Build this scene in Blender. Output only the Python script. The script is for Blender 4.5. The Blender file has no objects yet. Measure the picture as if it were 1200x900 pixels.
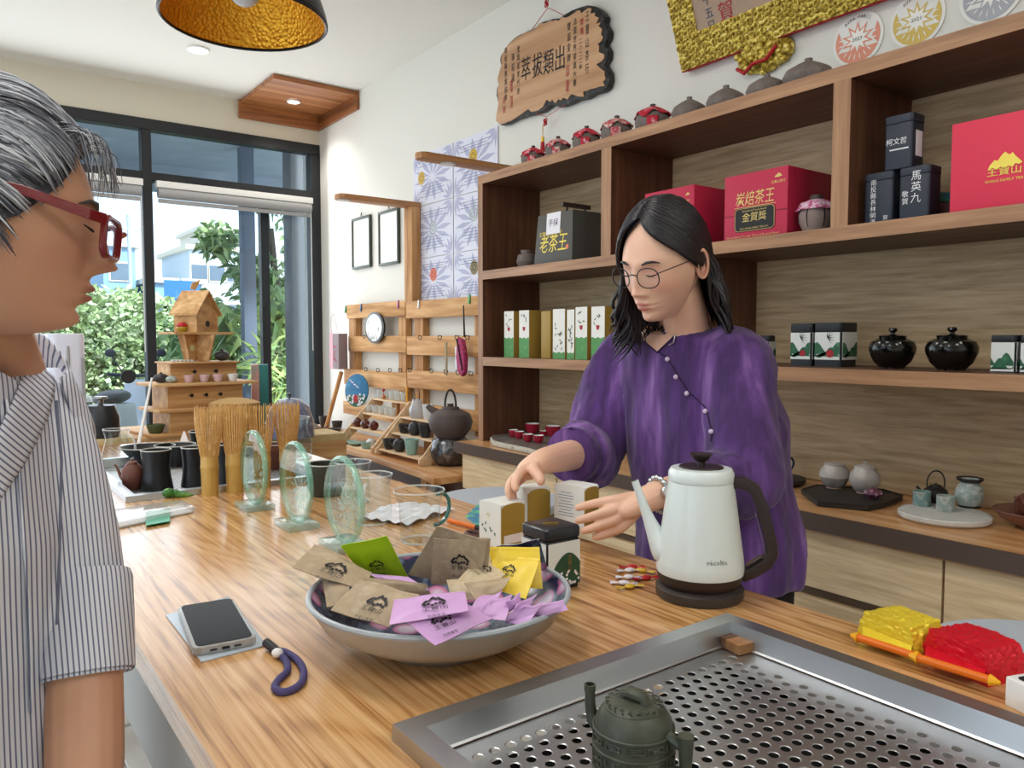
import bpy, bmesh, math, random
from mathutils import Vector, Matrix, Euler
PI = math.pi
S = bpy.context.scene
COL = S.collection

# ---------------------------------------------------------------- camera
CAM_Z = 1.28
YAW, PITCH, FPX = math.radians(36.55), math.atan(53 / 900.0), 900.0
cd = bpy.data.cameras.new('camera'); cam = bpy.data.objects.new('camera', cd); COL.objects.link(cam)
cd.sensor_width = 36.0; cd.lens = 27.0; cd.clip_start = 0.02; cd.clip_end = 200
cam.location = (0, 0, CAM_Z)
cam.rotation_euler = Euler((PI / 2 - PITCH, 0, -YAW), 'XYZ')
S.camera = cam

# ---------------------------------------------------------------- world and lights
w = bpy.data.worlds.new('sky'); S.world = w; w.use_nodes = True
nt = w.node_tree; nt.nodes.clear()
wo = nt.nodes.new('ShaderNodeOutputWorld'); bg = nt.nodes.new('ShaderNodeBackground')
sk = nt.nodes.new('ShaderNodeTexSky'); sk.sky_type = 'NISHITA'; sk.sun_disc = False
sk.sun_elevation = math.radians(38); sk.sun_rotation = math.radians(150); sk.air_density = 1.0; sk.dust_density = 4.0
mixw = nt.nodes.new('ShaderNodeMixRGB'); mixw.inputs[0].default_value = 0.72; mixw.inputs[2].default_value = (0.86, 0.92, 1.0, 1)
mulw = nt.nodes.new('ShaderNodeVectorMath'); mulw.operation = 'SCALE'; mulw.inputs['Scale'].default_value = 0.30
nt.links.new(sk.outputs[0], mulw.inputs[0]); nt.links.new(mulw.outputs[0], mixw.inputs[1])
nt.links.new(mixw.outputs[0], bg.inputs[0]); bg.inputs[1].default_value = 2.6
nt.links.new(bg.outputs[0], wo.inputs[0])

def lamp(name, kind, loc, energy, color=(1, 1, 1), size=0.1, size_y=None, rot=(0, 0, 0), spot=None, blend=0.6):
    l = bpy.data.lights.new(name, kind); l.energy = energy; l.color = color
    if kind == 'AREA':
        l.size = size
        if size_y: l.shape = 'RECTANGLE'; l.size_y = size_y
    elif kind == 'SUN': l.angle = size
    else: l.shadow_soft_size = size
    if kind == 'SPOT': l.spot_size = spot; l.spot_blend = blend
    o = bpy.data.objects.new(name, l); COL.objects.link(o); o.location = loc; o.rotation_euler = rot
    return o
# hazy sun outside, behind the shop front
lamp('sun_light', 'SUN', (0, 0, 5), 8.0, (1.0, 0.96, 0.9), 0.12, rot=(math.radians(48), 0, math.radians(12)))
# daylight through the shop front and the open street side on the left
lamp('window_daylight', 'AREA', (0.5, 5.0, 1.6), 55, (0.93, 0.97, 1.0), 3.2, 2.0, rot=(-PI / 2, 0, 0))
lamp('street_side_daylight', 'AREA', (-2.35, 1.3, 1.6), 42, (0.95, 0.98, 1.0), 4.5, 2.0, rot=(0, -PI / 2, 0))
# area lights added under the ceiling for diffuse interior fill, no fixtures seen
for _i, (_x, _y) in enumerate([(0.2, -1.2), (0.2, 1.2), (0.2, 3.2), (-1.3, 0.2), (-1.3, 2.4), (1.3, -1.2)]):
    lamp('ceiling_fill_light', 'AREA', (_x, _y, 2.79), 17, (1.0, 0.965, 0.91), 0.55, 0.55)
S.view_settings.view_transform = 'Standard'; S.view_settings.look = 'None'
S.view_settings.exposure = -0.48; S.view_settings.gamma = 1.0; S.view_settings.use_curve_mapping = False
S.cycles.use_denoising = True
S.cycles.max_bounces = 10; S.cycles.transmission_bounces = 12; S.cycles.transparent_max_bounces = 24
S.cycles.caustics_reflective = False; S.cycles.caustics_refractive = False
S.cycles.sample_clamp_indirect = 6.0

# ---------------------------------------------------------------- where a line of sight meets a real plane of the room
_fw = Vector((math.sin(YAW) * math.cos(PITCH), math.cos(YAW) * math.cos(PITCH), -math.sin(PITCH)))
_rt = Vector((math.cos(YAW), -math.sin(YAW), 0))
_up = Vector((math.sin(YAW) * math.sin(PITCH), math.cos(YAW) * math.sin(PITCH), math.cos(PITCH)))
_C = Vector((0, 0, CAM_Z))
def P(px, py, x=None, y=None, z=None, d=None):
    r = _fw + _rt * ((px - 600) / FPX) + _up * ((450 - py) / FPX)
    t = x / r.x if x is not None else y / r.y if y is not None else (z - CAM_Z) / r.z if z is not None else d
    return _C + r * t
def pxm(p):   # metres per pixel at a point
    return (Vector(p) - _C).dot(_fw) / FPX

# ---------------------------------------------------------------- materials
def srgb(h):
    if isinstance(h, str):
        h = h.lstrip('#'); v = [int(h[i:i + 2], 16) / 255 for i in (0, 2, 4)]
    else: v = h
    return tuple(((c / 12.92) if c <= 0.04045 else ((c + 0.055) / 1.055) ** 2.4) for c in v) + (1,)
def _base(name):
    m = bpy.data.materials.new(name); m.use_nodes = True
    nt = m.node_tree; b = nt.nodes['Principled BSDF']
    return m, nt, b
def _coords(nt, scale=(1, 1, 1), rnd=False, src='Object'):
    tc = nt.nodes.new('ShaderNodeTexCoord'); mp = nt.nodes.new('ShaderNodeMapping')
    mp.inputs['Scale'].default_value = scale
    nt.links.new(tc.outputs[src], mp.inputs[0])
    if rnd:
        oi = nt.nodes.new('ShaderNodeObjectInfo'); ml = nt.nodes.new('ShaderNodeMath'); ml.operation = 'MULTIPLY'; ml.inputs[1].default_value = 37.0
        nt.links.new(oi.outputs['Random'], ml.inputs[0]); nt.links.new(ml.outputs[0], mp.inputs['Location'])
    return mp.outputs[0]
def _noise(nt, vec, scale, detail=4, rough=0.55, dist=0.0):
    n = nt.nodes.new('ShaderNodeTexNoise'); n.inputs['Scale'].default_value = scale; n.inputs['Detail'].default_value = detail
    n.inputs['Roughness'].default_value = rough; n.inputs['Distortion'].default_value = dist
    nt.links.new(vec, n.inputs['Vector']); return n.outputs['Fac']
def _ramp(nt, fac, stops):
    r = nt.nodes.new('ShaderNodeValToRGB'); e = r.color_ramp.elements
    e[0].position, e[0].color = stops[0][0], srgb(stops[0][1]); e[1].position, e[1].color = stops[-1][0], srgb(stops[-1][1])
    for p, c in stops[1:-1]:
        k = e.new(p); k.color = srgb(c)
    nt.links.new(fac, r.inputs[0]); return r.outputs[0]
def _bump(nt, b, h, strength, dist=0.01):
    bp = nt.nodes.new('ShaderNodeBump'); bp.inputs['Strength'].default_value = strength; bp.inputs['Distance'].default_value = dist
    nt.links.new(h, bp.inputs['Height']); nt.links.new(bp.outputs[0], b.inputs['Normal'])
def pm(name, col, rough=0.5, metal=0.0, spec=0.5, var=None, bump=None, coat=0.0, sheen=0.0, trans=0.0, ior=1.45, emit=None, alpha=None, sss=0.0, scale=(1, 1, 1), rnd=False):
    """col hex; var=(scale, hex2[, hex3]) noise colour variation; bump=(scale, strength, distance)"""
    m, nt, b = _base(name)
    b.inputs['Base Color'].default_value = srgb(col); b.inputs['Roughness'].default_value = rough
    b.inputs['Metallic'].default_value = metal; b.inputs['Specular IOR Level'].default_value = spec
    b.inputs['Coat Weight'].default_value = coat; b.inputs['Coat Roughness'].default_value = 0.08
    b.inputs['Sheen Weight'].default_value = sheen; b.inputs['Transmission Weight'].default_value = trans; b.inputs['IOR'].default_value = ior
    if sss:
        b.inputs['Subsurface Weight'].default_value = sss; b.inputs['Subsurface Radius'].default_value = (0.012, 0.005, 0.003); b.inputs['Subsurface Scale'].default_value = 1.0
    if emit: b.inputs['Emission Color'].default_value = srgb(emit[0]); b.inputs['Emission Strength'].default_value = emit[1]
    if alpha is not None: b.inputs['Alpha'].default_value = alpha
    vec = None
    if var or bump: vec = _coords(nt, scale, rnd)
    if var:
        f = _noise(nt, vec, var[0]); st = [(0.3, col)] + [(0.3 + 0.4 * (i + 1) / (len(var) - 1), c) for i, c in enumerate(var[1:])]
        nt.links.new(_ramp(nt, f, st), b.inputs['Base Color'])
    if bump: _bump(nt, b, _noise(nt, vec, bump[0], 5), bump[1], bump[2] if len(bump) > 2 else 0.003)
    return m
def wood(name, c1, c2, c3, axis=0, scale=1.0, rough=0.45, coat=0.0, rnd=True, grain=26.0, stretch=0.05, bump=0.15, rings=0.5):
    """wood whose grain runs along the local axis"""
    m, nt, b = _base(name)
    sc = [1.0, 1.0, 1.0]; sc[axis] = stretch
    vec = _coords(nt, [s * scale for s in sc], rnd)
    n1 = _noise(nt, vec, grain, 6, 0.62, 0.3)
    n2 = _noise(nt, vec, grain * 0.22, 3, 0.5, 1.2)
    wv = nt.nodes.new('ShaderNodeMath'); wv.operation = 'MULTIPLY'; wv.inputs[1].default_value = 42.0; nt.links.new(n2, wv.inputs[0])
    sn = nt.nodes.new('ShaderNodeMath'); sn.operation = 'SINE'; nt.links.new(wv.outputs[0], sn.inputs[0])
    ma = nt.nodes.new('ShaderNodeMath'); ma.operation = 'MULTIPLY_ADD'; ma.inputs[1].default_value = 0.10 * rings; nt.links.new(sn.outputs[0], ma.inputs[0]); nt.links.new(n1, ma.inputs[2])
    nt.links.new(_ramp(nt, ma.outputs[0], [(0.32, c1), (0.5, c2), (0.68, c3)]), b.inputs['Base Color'])
    b.inputs['Roughness'].default_value = rough; b.inputs['Coat Weight'].default_value = coat; b.inputs['Coat Roughness'].default_value = 0.12
    _bump(nt, b, n1, bump, 0.002)
    return m
def thin_glass(name, tint='#ffffff', refl=0.08, rough=0.0):
    m = bpy.data.materials.new(name); m.use_nodes = True; nt = m.node_tree; nt.nodes.clear()
    o = nt.nodes.new('ShaderNodeOutputMaterial'); t = nt.nodes.new('ShaderNodeBsdfTransparent'); g = nt.nodes.new('ShaderNodeBsdfGlossy')
    t.inputs[0].default_value = srgb(tint); g.inputs['Roughness'].default_value = rough
    lw = nt.nodes.new('ShaderNodeLayerWeight'); lw.inputs['Blend'].default_value = .5; pw = nt.nodes.new('ShaderNodeMath'); pw.operation = 'POWER'; pw.inputs[1].default_value = 4.0; nt.links.new(lw.outputs['Facing'], pw.inputs[0])
    fr = nt.nodes.new('ShaderNodeMath'); fr.operation = 'MULTIPLY'; fr.inputs[1].default_value = .55; nt.links.new(pw.outputs[0], fr.inputs[0])
    ad = nt.nodes.new('ShaderNodeMath'); ad.operation = 'ADD'; ad.inputs[1].default_value = refl; nt.links.new(fr.outputs[0], ad.inputs[0])
    mx = nt.nodes.new('ShaderNodeMixShader'); nt.links.new(ad.outputs[0], mx.inputs[0]); nt.links.new(t.outputs[0], mx.inputs[1]); nt.links.new(g.outputs[0], mx.inputs[2])
    nt.links.new(mx.outputs[0], o.inputs[0]); return m

# ---------------------------------------------------------------- geometry
_tc = {}
def text_geo(s, size, vertical=False, spacing=1.05):
    k = (s, vertical, spacing)
    if k not in _tc:
        lines = list(s) if vertical else [s]
        V, F = [], []
        for i, ln in enumerate(lines):
            if not ln.strip(): continue
            c = bpy.data.curves.new('glyphs', 'FONT'); c.body = ln; c.size = 1; c.resolution_u = 1; c.align_x = 'CENTER'; c.align_y = 'CENTER'
            o = bpy.data.objects.new('glyphs', c); COL.objects.link(o); bpy.context.view_layer.update()
            me = o.to_mesh(); b0 = len(V)
            yo = (((len(lines) - 1) / 2 - i) * spacing) if vertical else 0
            V += [(v.co.x, v.co.y + yo) for v in me.vertices]; F += [[b0 + j for j in p.vertices] for p in me.polygons]
            o.to_mesh_clear(); bpy.data.objects.remove(o); bpy.data.curves.remove(c)
        _tc[k] = (V, F)
    V, F = _tc[k]
    return [(x * size, y * size) for x, y in V], F

class MB:
    def __init__(s): s.v = []; s.f = []; s.m = []; s.mi = 0
    def add(s, vs, fs, M=None):
        b = len(s.v)
        s.v += [(M @ Vector(v)) if M else Vector(v) for v in vs]
        s.f += [[b + i for i in f] for f in fs]; s.m += [s.mi] * len(fs); return s
    def mat(s, i): s.mi = i; return s
    def bb(s, x0, x1, y0, y1, z0, z1, M=None):
        v = [(x0, y0, z0), (x1, y0, z0), (x1, y1, z0), (x0, y1, z0), (x0, y0, z1), (x1, y0, z1), (x1, y1, z1), (x0, y1, z1)]
        return s.add(v, [(3, 2, 1, 0), (4, 5, 6, 7), (0, 1, 5, 4), (1, 2, 6, 5), (2, 3, 7, 6), (3, 0, 4, 7)], M)
    def box(s, c, sz, M=None):
        return s.bb(c[0] - sz[0] / 2, c[0] + sz[0] / 2, c[1] - sz[1] / 2, c[1] + sz[1] / 2, c[2] - sz[2] / 2, c[2] + sz[2] / 2, M)
    def lathe(s, prof, n=32, M=None, c=(0, 0, 0), sx=1, sy=1, wob=None):
        v = []; f = []; k = len(prof)
        for i in range(n):
            a = 2 * PI * i / n
            for j, (r, z) in enumerate(prof):
                q = r * (1 + (wob(a, z) if wob else 0))
                v.append((c[0] + q * math.cos(a) * sx, c[1] + q * math.sin(a) * sy, c[2] + z))
        for i in range(n):
            i2 = (i + 1) % n
            for j in range(k - 1):
                if prof[j][0] < 1e-6 and prof[j + 1][0] < 1e-6: continue
                if prof[j][0] < 1e-6: f.append((i * k + j, i2 * k + j + 1, i * k + j + 1))
                elif prof[j + 1][0] < 1e-6: f.append((i * k + j, i2 * k + j, i * k + j + 1))
                else: f.append((i * k + j, i2 * k + j, i2 * k + j + 1, i * k + j + 1))
        return s.add(v, f, M)
    def cyl(s, c, r, h, n=24, M=None, r2=None):
        r2 = r if r2 is None else r2
        return s.lathe([(0, 0), (r, 0), (r2, h), (0, h)], n, M, c)
    def tube(s, pts, r, n=8, M=None, closed=False, cap=True, flat=1.0):
        pts = [Vector(p) for p in pts]; k = len(pts); v = []; f = []
        rs = r if isinstance(r, (list, tuple)) else [r] * k
        pn = None
        for i, p in enumerate(pts):
            if closed: t = pts[(i + 1) % k] - pts[i - 1]
            else: t = pts[min(i + 1, k - 1)] - pts[max(i - 1, 0)]
            t = t.normalized() if t.length > 1e-9 else Vector((0, 0, 1))
            if pn is None:
                a = Vector((0, 0, 1)) if abs(t.z) < 0.9 else Vector((1, 0, 0)); nn = (a - t * a.dot(t)).normalized()
            else:
                nn = pn - t * pn.dot(t); nn = nn.normalized() if nn.length > 1e-6 else Vector((1, 0, 0))
            pn = nn; bn = t.cross(nn)
            for j in range(n):
                a = 2 * PI * j / n; v.append(p + nn * (math.cos(a) * rs[i] * flat) + bn * (math.sin(a) * rs[i]))
        for i in range(k if closed else k - 1):
            i2 = (i + 1) % k
            for j in range(n):
                j2 = (j + 1) % n; f.append((i * n + j, i * n + j2, i2 * n + j2, i2 * n + j))
        if cap and not closed: f += [tuple(range(n))[::-1], tuple((k - 1) * n + j for j in range(n))]
        return s.add(v, f, M)
    def prism(s, poly, z0, z1, M=None):
        n = len(poly); v = [(p[0], p[1], z0) for p in poly] + [(p[0], p[1], z1) for p in poly]
        f = [tuple(range(n))[::-1], tuple(range(n, 2 * n))] + [(i, (i + 1) % n, n + (i + 1) % n, n + i) for i in range(n)]
        return s.add(v, f, M)
    def ball(s, c, r, n=16, M=None, sz=(1, 1, 1)):
        k = max(6, n // 2); pr = [(math.sin(PI * j / k) * r if 0 < j < k else 0, -math.cos(PI * j / k) * r) for j in range(k + 1)]
        T = Matrix.Translation(c) @ Matrix.Diagonal((sz[0], sz[1], sz[2], 1)); return s.lathe(pr, n, (M @ T) if M else T)
    def grid(s, fn, nu, nv, M=None, wrap=False):
        v = [fn(i / nu, j / nv) for i in range(nu + 1) for j in range(nv + 1)]
        f = [(i * (nv + 1) + j, (i + 1) * (nv + 1) + j, (i + 1) * (nv + 1) + j + 1, i * (nv + 1) + j + 1) for i in range(nu) for j in range(nv)]
        return s.add(v, f, M)
    def text(s, t, size, M, vertical=False, spacing=1.05, shear=0.0, w=1.0):
        V, F = text_geo(t, size, vertical, spacing)
        return s.add([(x * w + y * shear, y, 0) for x, y in V], F, M)
    def build(s, name, mats, parent=None, smooth=True, bevel=0, seg=2, world=False, loc=None, origin=None, angle=35, sub=0, merge=False):
        me = bpy.data.meshes.new(name)
        vs = s.v
        if world and parent is not None:
            L = parent_world(parent); vs = [v - L for v in vs]
        if origin == 'base':
            xs = [v.x for v in vs]; ys = [v.y for v in vs]; zs = [v.z for v in vs]
            o0 = Vector(((min(xs) + max(xs)) / 2, (min(ys) + max(ys)) / 2, min(zs))); vs = [v - o0 for v in vs]; loc = o0
        me.from_pydata([tuple(v) for v in vs], [], s.f)
        if not isinstance(mats, (list, tuple)): mats = [mats]
        for m in mats: me.materials.append(m)
        if len(mats) > 1: me.polygons.foreach_set('material_index', s.m)
        bm = bmesh.new(); bm.from_mesh(me)
        if merge: bmesh.ops.remove_doubles(bm, verts=bm.verts, dist=1e-5)
        bmesh.ops.recalc_face_normals(bm, faces=bm.faces)
        if bevel:
            ed = [e for e in bm.edges if len(e.link_faces) == 2 and e.calc_face_angle(0) > 0.5]
            if ed: bmesh.ops.bevel(bm, geom=ed, offset=bevel, segments=seg, affect='EDGES', profile=0.6, clamp_overlap=True)
        bm.to_mesh(me); bm.free()
        if smooth:
            me.shade_smooth()
            if angle < 180: me.set_sharp_from_angle(angle=math.radians(angle))
        o = bpy.data.objects.new(name, me); COL.objects.link(o)
        if loc is not None: o.location = loc
        if parent is not None: o.parent = parent
        if sub:
            md = o.modifiers.new('s', 'SUBSURF'); md.levels = sub; md.render_levels = sub
        return o
def parent_world(o):
    L = Vector(o.location)
    while o.parent is not None: o = o.parent; L += Vector(o.location)
    return L
def tag(o, label=None, cat=None, group=None, kind=None):
    if label: o['label'] = label
    if cat: o['category'] = cat
    if group: o['group'] = group
    if kind: o['kind'] = kind
    return o
def struct(o): o['kind'] = 'structure'; return o
def thing(name, label, cat, loc=(0, 0, 0), rz=0, group=None, rot=None):
    o = bpy.data.objects.new(name, None); COL.objects.link(o); o.empty_display_size = 0.02
    o.location = loc; o.rotation_euler = rot if rot else (0, 0, rz)
    return tag(o, label, cat, group)
_kids = {}
def dup(root, loc, rz=0, label=None, group=None, scale=None):
    def cp(o, par):
        c = o.copy(); COL.objects.link(c); c.parent = par
        for ch in [x for x in ALLC(o)]: cp(ch, c)
        return c
    r = cp(root, None); r.location = loc; r.rotation_euler = (0, 0, rz)
    if label: r['label'] = label
    if group: r['group'] = group
    if scale: r.scale = (scale, scale, scale) if not isinstance(scale, tuple) else scale
    return r
def ALLC(o): return list(o.children)
def T(x, y, z): return Matrix.Translation((x, y, z))
def R(a, ax='Z'): return Matrix.Rotation(a, 4, ax)
def frame(o, xa, ya, off=0.0):
    """matrix whose x and y run along xa, ya, standing off along the normal"""
    xa = Vector(xa).normalized(); ya = Vector(ya); ya = (ya - xa * ya.dot(xa)).normalized(); n = xa.cross(ya); o = Vector(o) + n * off
    return Matrix(((xa.x, ya.x, n.x, o.x), (xa.y, ya.y, n.y, o.y), (xa.z, ya.z, n.z, o.z), (0, 0, 0, 1)))
def wallM(p, off=0.0):   # on the shelf wall, facing the room: x to the right as seen (towards -Y), y up
    return frame(p, (0, -1, 0), (0, 0, 1), off)
def arc(c, r, a0, a1, n, plane='xz', ry=None):
    ry = ry or r; out = []
    for i in range(n + 1):
        a = a0 + (a1 - a0) * i / n; u, v = r * math.cos(a), ry * math.sin(a)
        out.append({'xz': (c[0] + u, c[1], c[2] + v), 'xy': (c[0] + u, c[1] + v, c[2]), 'yz': (c[0], c[1] + u, c[2] + v)}[plane])
    return out
def bez(p0, p1, p2, p3, n=12):
    p0, p1, p2, p3 = map(Vector, (p0, p1, p2, p3)); o = []
    for i in range(n + 1):
        t = i / n; u = 1 - t; o.append(p0 * u ** 3 + p1 * 3 * u * u * t + p2 * 3 * u * t * t + p3 * t ** 3)
    return o
def rrect(w, d, r, n=5):
    o = []
    for cx, cy, a0 in ((w / 2 - r, d / 2 - r, 0), (-w / 2 + r, d / 2 - r, PI / 2), (-w / 2 + r, -d / 2 + r, PI), (w / 2 - r, -d / 2 + r, 1.5 * PI)):
        for i in range(n + 1):
            a = a0 + PI / 2 * i / n; o.append((cx + r * math.cos(a), cy + r * math.sin(a)))
    return o

# ================================================================ the setting
W = 2.14; WY = 5.12; CEIL = 2.82
m_wall = pm('wall_paint', '#e4e2da', 0.85, bump=(60, 0.04, 0.002)); m_ceil = pm('ceiling_paint', '#e9e7e0', 0.9)
m_cream = pm('cream_paint', '#e2dbc8', 0.85); m_floor = pm('floor_tile', '#dcdad5', 0.22, var=(2.5, '#e4e2de', '#cfccc6'))
m_blackal = pm('black_aluminium', '#24262a', 0.42, spec=0.5); m_pane = thin_glass('window_pane_glass', '#f4fbff', 0.03)
m_grout = pm('grout', '#a9a7a1', 0.8)
XL, YB = -2.6, -2.2
struct(MB().bb(XL - .1, W + .1, YB - .1, WY + .3, -0.1, -0.004).build('floor', m_grout, smooth=False))
_fl = bpy.data.objects['floor']
_tm = None
for i in range(8):
    for j in range(12):
        mb = MB().bb(-.298, .298, -.298, .298, -.006, .0)
        if _tm is None:
            o = mb.build('floor_tile', m_floor, _fl, bevel=0.002, seg=1); _tm = o.data
        else:
            o = bpy.data.objects.new('floor_tile', _tm); COL.objects.link(o); o.parent = _fl
        o.location = (XL + .3 + i * .6, YB + .3 + j * .62, 0)
struct(MB().bb(XL - .1, W + .1, YB - .1, WY + .3, CEIL, CEIL + .1).build('ceiling', m_ceil, smooth=False))
struct(MB().bb(W, W + .1, YB - .1, WY + .3, 0, CEIL).build('wall_right', m_wall, smooth=False))
struct(MB().bb(XL - .1, W + .1, YB - .1, YB, 0, CEIL).build('wall_back', m_wall, smooth=False))
mb = MB().bb(XL - .1, XL, YB, WY, 2.5, CEIL).bb(XL - .1, XL, YB, -1.0, 0, 2.5).bb(XL - .1, XL, 3.8, WY, 0, 2.5).bb(XL - .1, XL, -1.0, 3.8, 0, .12)
struct(mb.build('wall_left', m_wall, smooth=False))
# window wall: strip over the shop front and a low kerb under it
struct(MB().bb(XL, W, WY, WY + .16, 2.61, CEIL).build('wall_front', m_cream, smooth=False))
struct(MB().bb(XL, W, WY - .02, WY + .16, 0, .14).build('trim_1', m_cream, smooth=False))
wn = struct(thing('window_1', None, None, (0.3, WY, .14)))
def wbar(name, x0, x1, z0, z1, y0=WY - .01, y1=WY + .07): MB().bb(x0, x1, y0, y1, z0, z1).build(name, m_blackal, wn, world=True, bevel=.003, seg=1)
wbar('head_frame', XL, W, 2.545, 2.61); wbar('sill_frame', XL, W, .14, .2)
wbar('jamb_frame', 2.075, W, .2, 2.545, WY - .012, WY + .09); wbar('jamb_frame', XL, XL + .06, .2, 2.545)
wbar('transom', XL + .06, 2.075, 2.24, 2.292)
for xx in (1.035, -.01, -1.2): wbar('mullion', xx - .027, xx + .027, .2, 2.545, WY - .014, WY + .075)
_dx = P(310, 300, y=WY + .05).x; wbar('door_stile', _dx - .028, _dx + .028, .2, 2.24, WY + .03, WY + .09)
for a, b in ((XL + .06, -1.227), (-1.173, -.037), (.017, 1.008), (1.062, 2.075)):
    MB().bb(a, b, WY + .03, WY + .036, 2.292, 2.545).build('pane', m_pane, wn, world=True, smooth=False)
    MB().bb(a, b, WY + .03, WY + .036, .2, 2.24).build('pane', m_pane, wn, world=True, smooth=False)
MB().lathe([(0, 0), (.042, 0), (.042, .012), (0, .012)], 20, M=T(.905, WY + .03, 1.05) @ R(PI / 2, 'X')).build('round_lock', m_blackal, wn, world=True)
# left side shop front (beside the camera)
w2 = struct(thing('window_2', None, None, (XL - .05, 1.4, .12)))
for a, b, c, d in ((-1.0, 3.8, 2.42, 2.5), (-1.0, 3.8, .12, .2), (-1.0, -.93, .2, 2.42), (3.73, 3.8, .2, 2.42), (.55, .62, .2, 2.42), (2.15, 2.22, .2, 2.42)):
    MB().bb(XL - .08, XL - .02, a, b, c, d).build('frame_bar', m_blackal, w2, world=True)
MB().bb(XL - .054, XL - .048, -.93, 3.73, .2, 2.42).build('pane', m_pane, w2, world=True, smooth=False)
# roller blinds rolled up under the transom
m_blind = pm('blind_fabric', '#9fa0a2', 0.7); m_white = pm('white_plastic', '#e9e9e7', 0.4)  # the blind's grey carries the shade of backlit fabric
for k, (a, b) in enumerate(((.02, 1.0), (1.075, 2.06))):
    t = thing('roller_blind', 'backlit roller blind rolled up under the transom, ' + ('right window bay beside the soffit corner' if k else 'left window bay behind the grey hair'), 'blind', ((a + b) / 2, WY - .05, 2.13))
    MB().bb(a, b, WY - .075, WY - .02, 2.195, 2.235).build('head_rail', m_white, t, world=True, bevel=.004)
    MB().lathe([(0, 0), (.032, 0), (.032, b - a - .02), (0, b - a - .02)], 20, M=T(a + .01, WY - .05, 2.165) @ R(PI / 2, 'Y')).build('fabric_roll', m_blind, t, world=True)
    MB().bb(a + .01, b - .01, WY - .056, WY - .044, 2.105, 2.13).build('bottom_bar', m_blind, t, world=True, bevel=.003)
    MB().tube([(b - .012, WY - .06, 2.16), (b - .012, WY - .06, 1.2)], .003, 6).build('bead_cord', m_white, t, world=True)
# ceiling: wooden soffit panel with planks, downlights
m_plankc = wood('cedar_plank', '#7d4a28', '#a8693c', '#c08650', axis=0, grain=22); m_dim = pm('lamp_diffuser', '#ffffff', 0.5, emit=('#fff6e6', 9)); m_chrome = pm('white_metal_ring', '#efefec', 0.3)
sf = thing('ceiling_soffit', 'boxed soffit of brown cedar planks in the ceiling corner above the window', 'soffit', (1.86, 4.8, 2.78))
for i in range(7): MB().bb(1.60, 2.13, 4.485 + i * .089, 4.485 + i * .089 + .0865, 2.79, 2.818).build('plank', m_plankc, sf, world=True, bevel=.002, seg=1)
MB().bb(1.59, 2.138, 5.108 - .02, 5.118, 2.705, 2.818).build('fascia_board', m_plankc, sf, world=True, bevel=.002)
m_plankc2 = wood('cedar_fascia', '#6d4022', '#8c5630', '#a2683c', axis=1, grain=22)
MB().bb(2.118, 2.139, 4.48, 5.088, 2.705, 2.818).build('fascia_board', m_plankc2, sf, world=True, bevel=.002)
def downlight(p, r, label, zc):
    t = thing('downlight', label, 'downlight', (p.x, p.y, zc - .006))
    MB().lathe([(r * .8, 0.002), (r * .86, -.006), (r, -.004), (r, .004), (r * .8, .004)], 28).build('trim_ring', m_chrome, t)
    MB().lathe([(0, .0015), (r * .8, .0015), (r * .8, .004), (0, .004)], 28).build('diffuser', m_dim, t)
    lamp('downlight_glow', 'SPOT', (p.x, p.y, zc - .03), 18, (1, .93, .82), .05, rot=(0, 0, 0), spot=2.2)
downlight(P(232, 57, z=CEIL), .058, 'round bright downlight in the white ceiling below the pendant lamp', CEIL)
downlight(P(344, 118, z=2.79), .042, 'small round downlight set in the cedar plank soffit', 2.79)
# pendant lamp
m_black = pm('black_lacquer', '#15161c', 0.3); m_gold = pm('hammered_gold', '#d79a2a', 0.28, metal=1.0, bump=(0, 0))
def hammered():
    m, nt, b = _base('hammered_gold_inside'); b.inputs['Base Color'].default_value = srgb('#f0b53c'); b.inputs['Metallic'].default_value = .9; b.inputs['Roughness'].default_value = .42
    v = nt.nodes.new('ShaderNodeTexVoronoi'); v.inputs['Scale'].default_value = 110; nt.links.new(_coords(nt), v.inputs['Vector']); _bump(nt, b, v.outputs['Distance'], .8, .004); return m
pc = P(287, 24, z=2.02)
pr = .185
pt = thing('pendant_lamp', 'black dome pendant lamp with hammered gold inside hanging top left', 'lamp', (pc.x, pc.y, 2.02))
MB().lathe([(pr, 0), (pr * 1.015, .004), (pr * 1.0, .02), (pr * .9, .075), (pr * .62, .15), (pr * .32, .2), (.03, .225), (.03, .27), (0, .27)], 56).build('shade', m_black, pt)
MB().lathe([(pr * .995, 0), (pr * .975, .02), (pr * .87, .075), (pr * .59, .146), (pr * .3, .194), (0, .205)], 56).build('gold_lining', hammered(), pt)
MB().tube([(pr * 1.0 * math.cos(a), pr * math.sin(a), 0) for a in [2 * PI * i / 56 for i in range(56)]], .004, 6, closed=True).build('rim', m_black, pt)
MB().ball((0, 0, .07), .038, 20).lathe([(.02, .1), (.018, .2)], 16).build('bulb', pm('frosted_bulb', '#dfe6ee', .25), pt)
MB().tube([(0, 0, .27), (0, 0, CEIL - 2.02)], .004, 8).build('cord', m_black, pt)

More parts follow.
